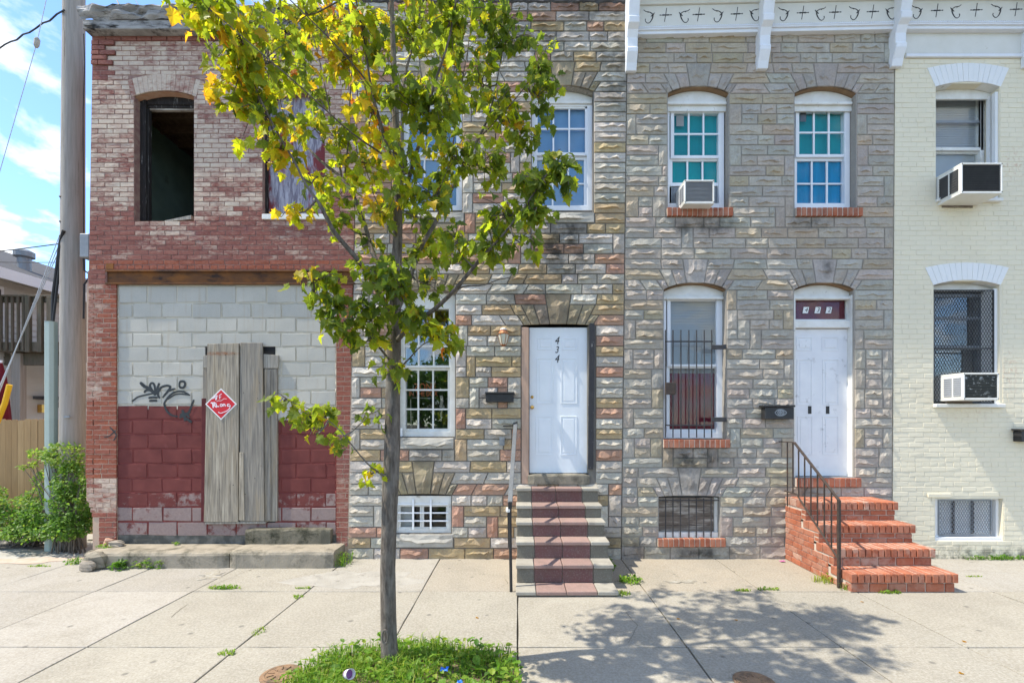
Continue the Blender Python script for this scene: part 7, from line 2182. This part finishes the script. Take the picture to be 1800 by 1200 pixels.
while cnt < 7000:
    x, y = cxp + R.uniform(-1.06, 1.06) * rxp, cyp + R.uniform(-1.08, 1.06) * ryp
    if not in_pit(x, y, 1.0) or y < -3.75: continue
    n1 = mnoise.noise(Vector((x * 3.1, y * 3.1, 5)))
    rightness = (x - cxp) / rxp
    dens = 0.75 + 0.5 * n1 - (0.40 if rightness > 0.25 and y < -2.95 else 0)
    if R.random() > dens: cnt += 1; continue
    h = R.uniform(0.07, 0.16) * (1.0 + 0.45 * n1) * (0.85 if rightness > 0.2 else 1.0)
    a = R.uniform(0, 6.28); l_ = h * R.uniform(0.2, 1.0)
    blade(gmb, Vector((x, y, 0.02)), h, R.uniform(0.0022, 0.0055), Vector((math.cos(a) * l_, math.sin(a) * l_, 0)), (min(1, max(0, R.gauss(0.50, 0.27))), R.random() ** 2 * 0.8, 0))
    cnt += 1
cnt = 0
while cnt < 1400:
    x, y = cxp + R.uniform(-1.05, 1.08) * rxp, cyp + R.uniform(-1.05, 1.05) * ryp
    if not in_pit(x, y, 1.02) or y < -3.75: continue
    cnt += 1
    z = R.uniform(0.04, 0.12)
    q = rvec(); q.z = abs(q.z) * 0.25
    add_leaf(gmb, R.choice(ov if R.random() < 0.65 else jag), leaf_matrix(Vector((x, y, z)), q, Vector((jit(.6), jit(.6), 1)), R.choice([0.6, 0.8, 1.0, 1.35]) * R.uniform(0.03, 0.07)), (min(1, max(0, R.gauss(0.38, 0.27))), R.random() ** 2 * 0.9, 0))
tag(gmb.build('grass', M['weed']), 'bright green grass and weeds filling the pit around the maple trunk', 'grass', kind='stuff')

# ----------------------------------------------------------------- weeds at the foot of the walls and in the joints
def weed(label, x, y, rx, ry, h, n_blade, n_leaf, hue=0.45, z=0.0, kind='ovate', ls=(0.02, 0.05), name='weed_clump'):
    mb = MB(); mb.e = []
    for k in range(n_blade):
        a = R.uniform(0, 6.28); r_ = math.sqrt(R.random())
        hh = h * R.uniform(0.45, 1.1); l_ = hh * R.uniform(0.2, 1.0); b = R.uniform(0, 6.28)
        blade(mb, Vector((x + rx * r_ * math.cos(a), y + ry * r_ * math.sin(a), z)), hh, R.uniform(0.002, 0.005), Vector((math.cos(b) * l_, math.sin(b) * l_, 0)), (min(1, max(0, R.gauss(hue, 0.18))), R.random() ** 2 * 0.6, 0))
    g = [leaf_geo(kind, .4, .3) for _ in range(3)]
    for k in range(n_leaf):
        a = R.uniform(0, 6.28); r_ = math.sqrt(R.random())
        q = rvec(); q.z = abs(q.z) * 0.5
        add_leaf(mb, R.choice(g), leaf_matrix(Vector((x + rx * r_ * math.cos(a), y + ry * r_ * math.sin(a), z + h * R.uniform(0.05, 0.9) * (1 - r_ * 0.5))), q, Vector((jit(.7), jit(.7) - .2, 1)), R.uniform(*ls)), (min(1, max(0, R.gauss(hue, 0.2))), R.random() ** 2 * 0.7, 0))
    return tag(mb.build(name, M['weed']), label, 'weed', 'weeds along the walls and joints')
wx = lambda u, v: GX(u, v)
weed('bright green leafy weed clump in front of the ledge below the graffiti', *wx(262, 997), 0.24, 0.07, 0.17, 60, 230, 0.55, ls=(0.025, 0.06))
weed('bright feathery weed at the foot of the ledge left of the white smudge', *wx(312, 993), 0.20, 0.07, 0.17, 90, 260, 0.62, kind='jagged', ls=(0.02, 0.05))
weed('dark broad leaved weed between the rubble block and the bright weeds', *wx(207, 1000), 0.10, 0.06, 0.15, 16, 45, 0.2, ls=(0.05, 0.10))
weed('small weed on the alley side of the rubble block', *wx(130, 990), 0.10, 0.08, 0.10, 40, 40, 0.35)
weed('low flat tuft of grass on the alley concrete left of the ledge', *wx(70, 995), 0.16, 0.03, 0.03, 70, 6, 0.6)
weed('tangled weed at the right end of the ledge by the stone house corner', -2.36, -0.24, 0.16, 0.18, 0.22, 90, 90, 0.5, kind='jagged', ls=(0.02, 0.05))
weed('leafy weed in the shade right of the bottom slab of the stone stair', *wx(1108, 1022), 0.13, 0.10, 0.09, 60, 110, 0.45, ls=(0.02, 0.05))
weed('small dark weed in the corner between the stone stair and the 432 wall', 1.20, -0.35, 0.06, 0.22, 0.10, 40, 60, 0.25)
weed('low tuft of weeds in the joint at the right of the stone stair', *wx(1090, 1044), 0.12, 0.05, 0.05, 70, 60, 0.6, ls=(0.015, 0.035))
weed('dry grass tuft at the foot of the brown iron stair railing', *wx(1448, 1022), 0.13, 0.09, 0.11, 90, 10, 0.85)
weed('green grass tuft beside the foot of the railing post', *wx(1490, 1035), 0.08, 0.05, 0.10, 80, 20, 0.5)
weed('thin line of grass under the bottom brick step', *wx(1565, 1042), 0.14, 0.02, 0.04, 70, 10, 0.6)
weed('flat yellow green tuft in the slab joint left of the railing', *wx(1306, 1038), 0.09, 0.025, 0.04, 70, 6, 0.72)
weed('flat green tuft at the crossing of two joints left of the railing', *wx(1350, 1036), 0.12, 0.03, 0.04, 90, 8, 0.62)
weed('dark grass at the foot of the cream wall under the basement window', 6.6, -0.05, 0.45, 0.03, 0.08, 150, 60, 0.3)
weed('small flat tuft on the pale pavement right of the brick stair', *wx(1712, 1013), 0.10, 0.02, 0.025, 50, 0, 0.7)
weed('grass strip growing along the edge of the concrete patch', *wx(395, 1034), 0.20, 0.04, 0.05, 160, 20, 0.5)
weed('little tuft in the joint right of the concrete patch', *wx(533, 1034), 0.09, 0.02, 0.03, 50, 4, 0.62)
weed('mossy tuft in the sidewalk joint left of the trunk', *wx(524, 1049), 0.05, 0.05, 0.03, 50, 6, 0.6)
weed('moss line in the slanting joint left of the grass patch', *wx(456, 1109), 0.05, 0.10, 0.02, 70, 0, 0.66)
weed('small tuft in the slanting joint near the bottom of the sidewalk', *wx(398, 1148), 0.07, 0.05, 0.03, 70, 6, 0.6)
weed('tiny weed on top of the ledge below the blocks', PX(315), -0.05, 0.03, 0.03, 0.05, 6, 14, 0.4, z=0.21)
weed('mossy growth on the left end of the ledge by the loose stones', -5.55, -0.14, 0.14, 0.10, 0.05, 60, 40, 0.5, z=0.2)

# ----------------------------------------------------------------- shrub and vine in the alley
def shrub(label, blobs, n, name, cat, sizes=(0.03, 0.065), base=(0, 0)):
    t_ = thing(name, label, cat, (*base, -0.01), 'shrubs in front of the board fence')
    mb = MB(); mb.e = []
    st = MB()
    g = [leaf_geo('ovate', .5, .3) for _ in range(4)]
    wts = [b[3] * b[4] for b in blobs]
    for k in range(n):
        b = R.choices(blobs, wts)[0]
        q = rvec(); r_ = R.uniform(0.55, 1.0) ** 0.6
        p = Vector((b[0] + q.x * b[3] * r_, b[1] + q.y * b[5] * r_, b[2] + q.z * b[4] * r_))
        p += Vector((mnoise.noise(p * 5), mnoise.noise(p * 5 + Vector((9, 0, 0))), mnoise.noise(p * 5 + Vector((0, 9, 0))))) * 0.07
        if p.z < 0.0: p.z = R.uniform(0.01, 0.08)
        q2 = rvec() + q * 0.6; q2.z -= 0.3
        add_leaf(mb, R.choice(g), leaf_matrix(p, q2, Vector((jit(.7), -0.4 + jit(.6), 0.8)), R.uniform(*sizes)), (min(1, max(0, R.gauss(b[6] + 0.1, 0.22))), R.random() ** 2 * 0.7, 0))
    for b in blobs:
        for k in range(5):
            q = rvec()
            e = Vector((b[0] + q.x * b[3] * .8, b[1] + q.y * b[5] * .8, b[2] + abs(q.z) * b[4] * .8))
            p0 = Vector((base[0] + jit(.25), base[1] + jit(.08), -0.01))
            st.tube([p0, p0.lerp(e, .5) + Vector((jit(.05), jit(.05), .08)), e], [0.010, 0.007, 0.003], 5)
    mb.build('foliage', M['shrub'], t_)['kind'] = 'stuff'
    st.build('stem', M['bark'], t_)
    return t_
B = lambda u, v, y, ru_, rv_, ry_, h_: (PX(u, y), y, PZ(v, y), ru_ * (D + y) / F, rv_ * (D + y) / F, ry_, h_)
shrub('climbing vine bush wrapped around the foot of the utility pole and cable guard', [B(110, 800, 0.38, 30, 24, .16, .62), B(122, 845, 0.34, 26, 34, .16, .35), B(75, 800, 0.42, 20, 10, .10, .75), B(50, 818, 0.45, 14, 5, .06, .8), B(128, 890, 0.28, 30, 40, .22, .22), B(120, 925, 0.22, 34, 16, .2, .2), B(150, 870, 0.30, 12, 34, .14, .4)], 3200, 'climbing_vine', 'vine', (0.028, 0.06), (PX(120, .35), 0.35))
shrub('low spreading green shrub along the bottom of the board fence', [B(16, 900, 0.70, 48, 26, .28, .5), B(70, 888, 0.66, 32, 32, .24, .6), B(85, 905, 0.45, 42, 26, .26, .25), B(-50, 880, 0.8, 60, 38, .3, .45), B(-120, 880, 0.8, 60, 38, .3, .45), B(22, 918, 0.5, 52, 24, .22, .2), B(70, 920, 0.42, 50, 20, .2, .2), B(85, 845, 0.62, 20, 22, .14, .6), B(140, 915, 0.3, 20, 24, .14, .2), B(110, 930, 0.2, 44, 18, .2, .3), B(45, 935, 0.3, 50, 14, .18, .35)], 7000, 'low_shrub', 'shrub', (0.03, 0.065), (PX(40, .7), 0.7))

# ----------------------------------------------------------------- loose stones and litter
def rock(label, x, y, z, sx, sy, sz, seed, mat=M['rock'], name='rubble_stone', rotz=0.0, cat='stone'):
    rg = random.Random(seed)
    bm_v = []; ff = []
    nu, nv_ = 10, 6
    for j in range(nv_ + 1):
        for i in range(nu):
            a = 2 * math.pi * i / nu + 0.2 * j; b = math.pi * j / nv_
            d_ = Vector((math.sin(b) * math.cos(a), math.sin(b) * math.sin(a), math.cos(b)))
            k = 1 / max(abs(d_.x) ** 4 + abs(d_.y) ** 4 + abs(d_.z) ** 4, 1e-6) ** 0.25
            k *= 1 + 0.30 * mnoise.noise(d_ * 1.3 + Vector((seed, 0, 0)))
            px_, py_ = d_.x * k * sx, d_.y * k * sy
            bm_v.append((x + px_ * math.cos(rotz) - py_ * math.sin(rotz), y + px_ * math.sin(rotz) + py_ * math.cos(rotz), max(z, z + sz * 0.9 + d_.z * k * sz)))
    for j in range(nv_):
        for i in range(nu): ff.append((j * nu + i, (j + 1) * nu + i, (j + 1) * nu + (i + 1) % nu, j * nu + (i + 1) % nu))
    mb = MB(); mb.add(bm_v, ff)
    return tag(mb.build(name, mat), label, cat, 'loose stones by the red building')
x, y = wx(162, 1002)
rock('biggest loose rubble block lying in front of the left end of the ledge', x, y + 0.06, 0.0, 0.12, 0.08, 0.11, 4, M['concrete_old'], rotz=0.2)
rock('flat mortar lump leaning against the big rubble block', x - 0.03, y - 0.04, 0.0, 0.10, 0.04, 0.07, 12, M['rock'], rotz=-0.1)
rock('pale brown stone lying on the ledge against the brick pier', PX(205, -.12), -0.12, 0.205, 0.10, 0.06, 0.04, 7)
rock('broken orange brick bit on top of the stone at the brick pier', PX(193, -.10), -0.12, 0.205, 0.055, 0.04, 0.055, 9, M['clay'], rotz=0.5)
rock('smooth pale pebble on the alley concrete beside the brick pier', *wx(161, 948), -0.012, 0.06, 0.04, 0.02, 15, M['stone_sill'])
rock('tiny pale pebble on the alley concrete between shrub and pier', *wx(141, 949), -0.012, 0.015, 0.012, 0.01, 17, M['stone_sill'])
rock('dark crumbling stone at the outer corner of the ledge', -5.60, -0.30, 0.0, 0.07, 0.10, 0.10, 21, M['concrete_old'])
bt = thing('plastic_bottle', 'crushed green plastic bottle lying at the edge of the shrub', 'bottle', (*wx(90, 938), -0.01))
x, y = wx(90, 938)
mb = MB(); prof = [(0.012, 0), (0.045, 0.012), (0.047, 0.07), (0.036, 0.10), (0.046, 0.13), (0.044, 0.17), (0.020, 0.22), (0.014, 0.225)]
mb.lathe(prof, (0, 0, 0), 12)
o = link('bottle_body', mb.mesh('bottle_body', M['green_plastic'], smooth=True), bt, (x - 0.1, y, 0.035)); o.rotation_euler = (0, rad(88), rad(-12)); o.scale = (0.8, 1, 1)
mb = MB(); mb.lathe([(0.048, 0.075), (0.049, 0.08), (0.040, 0.098)], (0, 0, 0), 12); o = link('label_band', mb.mesh('label_band', M['litter_white']), bt, (x - 0.1, y, 0.035)); o.rotation_euler = (0, rad(88), rad(-12)); o.scale = (0.8, 1, 1)
def crumple(label, x, y, z, s_, mat, seed, name='paper_scrap', flat=0.4):
    mb = MB(); n_ = 6; vv = []; ff = []
    for j in range(n_):
        for i in range(n_):
            q = mnoise.noise(Vector((i * 1.3, j * 1.3, seed)))
            vv.append((x + (i / (n_ - 1) - 0.5) * s_ * (1 + 0.3 * q), y + (j / (n_ - 1) - 0.5) * s_ * (0.8 + 0.3 * q), z + 0.006 + abs(q) * s_ * flat + 0.3 * flat * s_ * R.random()))
    N = len(vv)
    vv += [(a, b, c - 0.002) for a, b, c in vv]
    for j in range(n_ - 1):
        for i in range(n_ - 1):
            a = j * n_ + i; ff += [(a, a + 1, a + n_ + 1, a + n_), (N + a, N + a + n_, N + a + n_ + 1, N + a + 1)]
    mb.add(vv, ff)
    return tag(mb.build(name, mat), label, 'litter', 'litter on the ground')
cu = thing('paper_cup', 'crushed white and purple cup lying in the grass left of the trunk', 'litter', (-1.18, -3.17, 0.06))
x, y = -1.20, -3.26
mb = MB(); mb.lathe([(0.026, 0), (0.030, 0.004), (0.036, 0.06), (0.034, 0.06), (0.028, 0.008)], (0, 0, 0), 16); o = link('cup_wall', mb.mesh('cup_wall', M['litter_white'], smooth=True), cu, (x, y, 0.13)); o.rotation_euler = (rad(70), 0, rad(50))
mb = MB(); mb.lathe([(0.0305, 0.006), (0.0325, 0.03), (0.0315, 0.03)], (0, 0, 0), 16); o = link('printed_band', mb.mesh('printed_band', M['litter_purple'], smooth=True), cu, (x, y, 0.13)); o.rotation_euler = (rad(70), 0, rad(50))
crumple('small blue wrapper in the grass right of the trunk', -0.53, -3.16, 0.10, 0.055, M['litter_blue'], 3.0)
crumple('second blue scrap near the bottom edge of the grass', -0.40, -3.30, 0.09, 0.04, M['litter_blue'], 8.0)
crumple('white paper scrap at the foot of the ledge right of the crack', *wx(455, 994), 0.0, 0.10, M['litter_white'], 5.0)
crumple('white scrap on the slab at the foot of the stone house left corner', *wx(698, 980), 0.0, 0.06, M['litter_white'], 11.0)
crumple('small pink scrap at the wall left of the brick stair', *wx(1375, 987), 0.0, 0.06, simple('pink_scrap', (0.6, 0.2, 0.4), None, 8), 14.0)
for k, (u, v, lab) in enumerate(((1190, 1088, 'brown leaf in the upper left of the crown shadow on the sidewalk'), (1296, 1091, 'brown leaf in the crown shadow left of its upper right lobe'), (1694, 1126, 'brown leaf on the sunlit slab just above the long joint at the right'), (1687, 1184, 'brown leaf on the sunlit slab near the bottom right corner'), (1518, 1058, 'small brown leaf in front of the middle of the bottom brick step'), (840, 1085, 'small brown leaf on the sunlit slab between trunk and handrail post'))):
    x, y = wx(u, v)
    mb = MB(); mb.e = list(geos[0][2]); g = geos[k % 7]; m_ = leaf_matrix(Vector((x, y, 0.006)), Vector((math.cos(k * 2.1), math.sin(k * 2.1), 0)), Vector((.2, .1, 1)), 0.035)
    mb.cur = (0.9, 0.9, 0); mb.add([m_ @ Vector(q) for q in g[0]], g[1])
    tag(mb.build('fallen_leaf', M['maple']), lab, 'leaf', 'fallen leaves on the sidewalk')

# ----------------------------------------------------------------- across the road: the tree mirrored in the lower window
def far_tree(x, y, h, seed):
    rg = random.Random(seed)
    t_ = thing('roadside_tree', 'broad dark green tree on the far pavement seen mirrored in the window glass', 'tree', (x, y, -0.03), 'trees across the road')
    mb = MB(); mb.tube([(x, y, -0.03), (x + .05, y, h * .3), (x, y + .1, h * .6), (x + .1, y, h * .85)], [0.22, 0.17, 0.12, 0.04], 8); mb.build('trunk', M['bark'], t_)
    mb = MB(); mb.e = []
    g = [leaf_geo('ovate', .4, .3) for _ in range(3)]
    cl = [(Vector((x + rg.uniform(-1.7, 1.7), y + rg.uniform(-1.7, 1.7), h * rg.uniform(.34, .98))), rg.uniform(.6, 1.1)) for _ in range(20)]
    for k in range(4200):
        c, r_ = rg.choice(cl)
        q = rvec(); p = c + q * r_ * R.uniform(.5, 1)
        add_leaf(mb, g[k % 3], leaf_matrix(p, rvec(), rvec(), 0.20), (min(1, max(0, R.gauss(.2, .15))), R.random() ** 2, 0))
    mb.build('foliage', M['shrub'], t_)['kind'] = 'stuff'
far_tree(-4.4, -14.6, 4.6, 2)
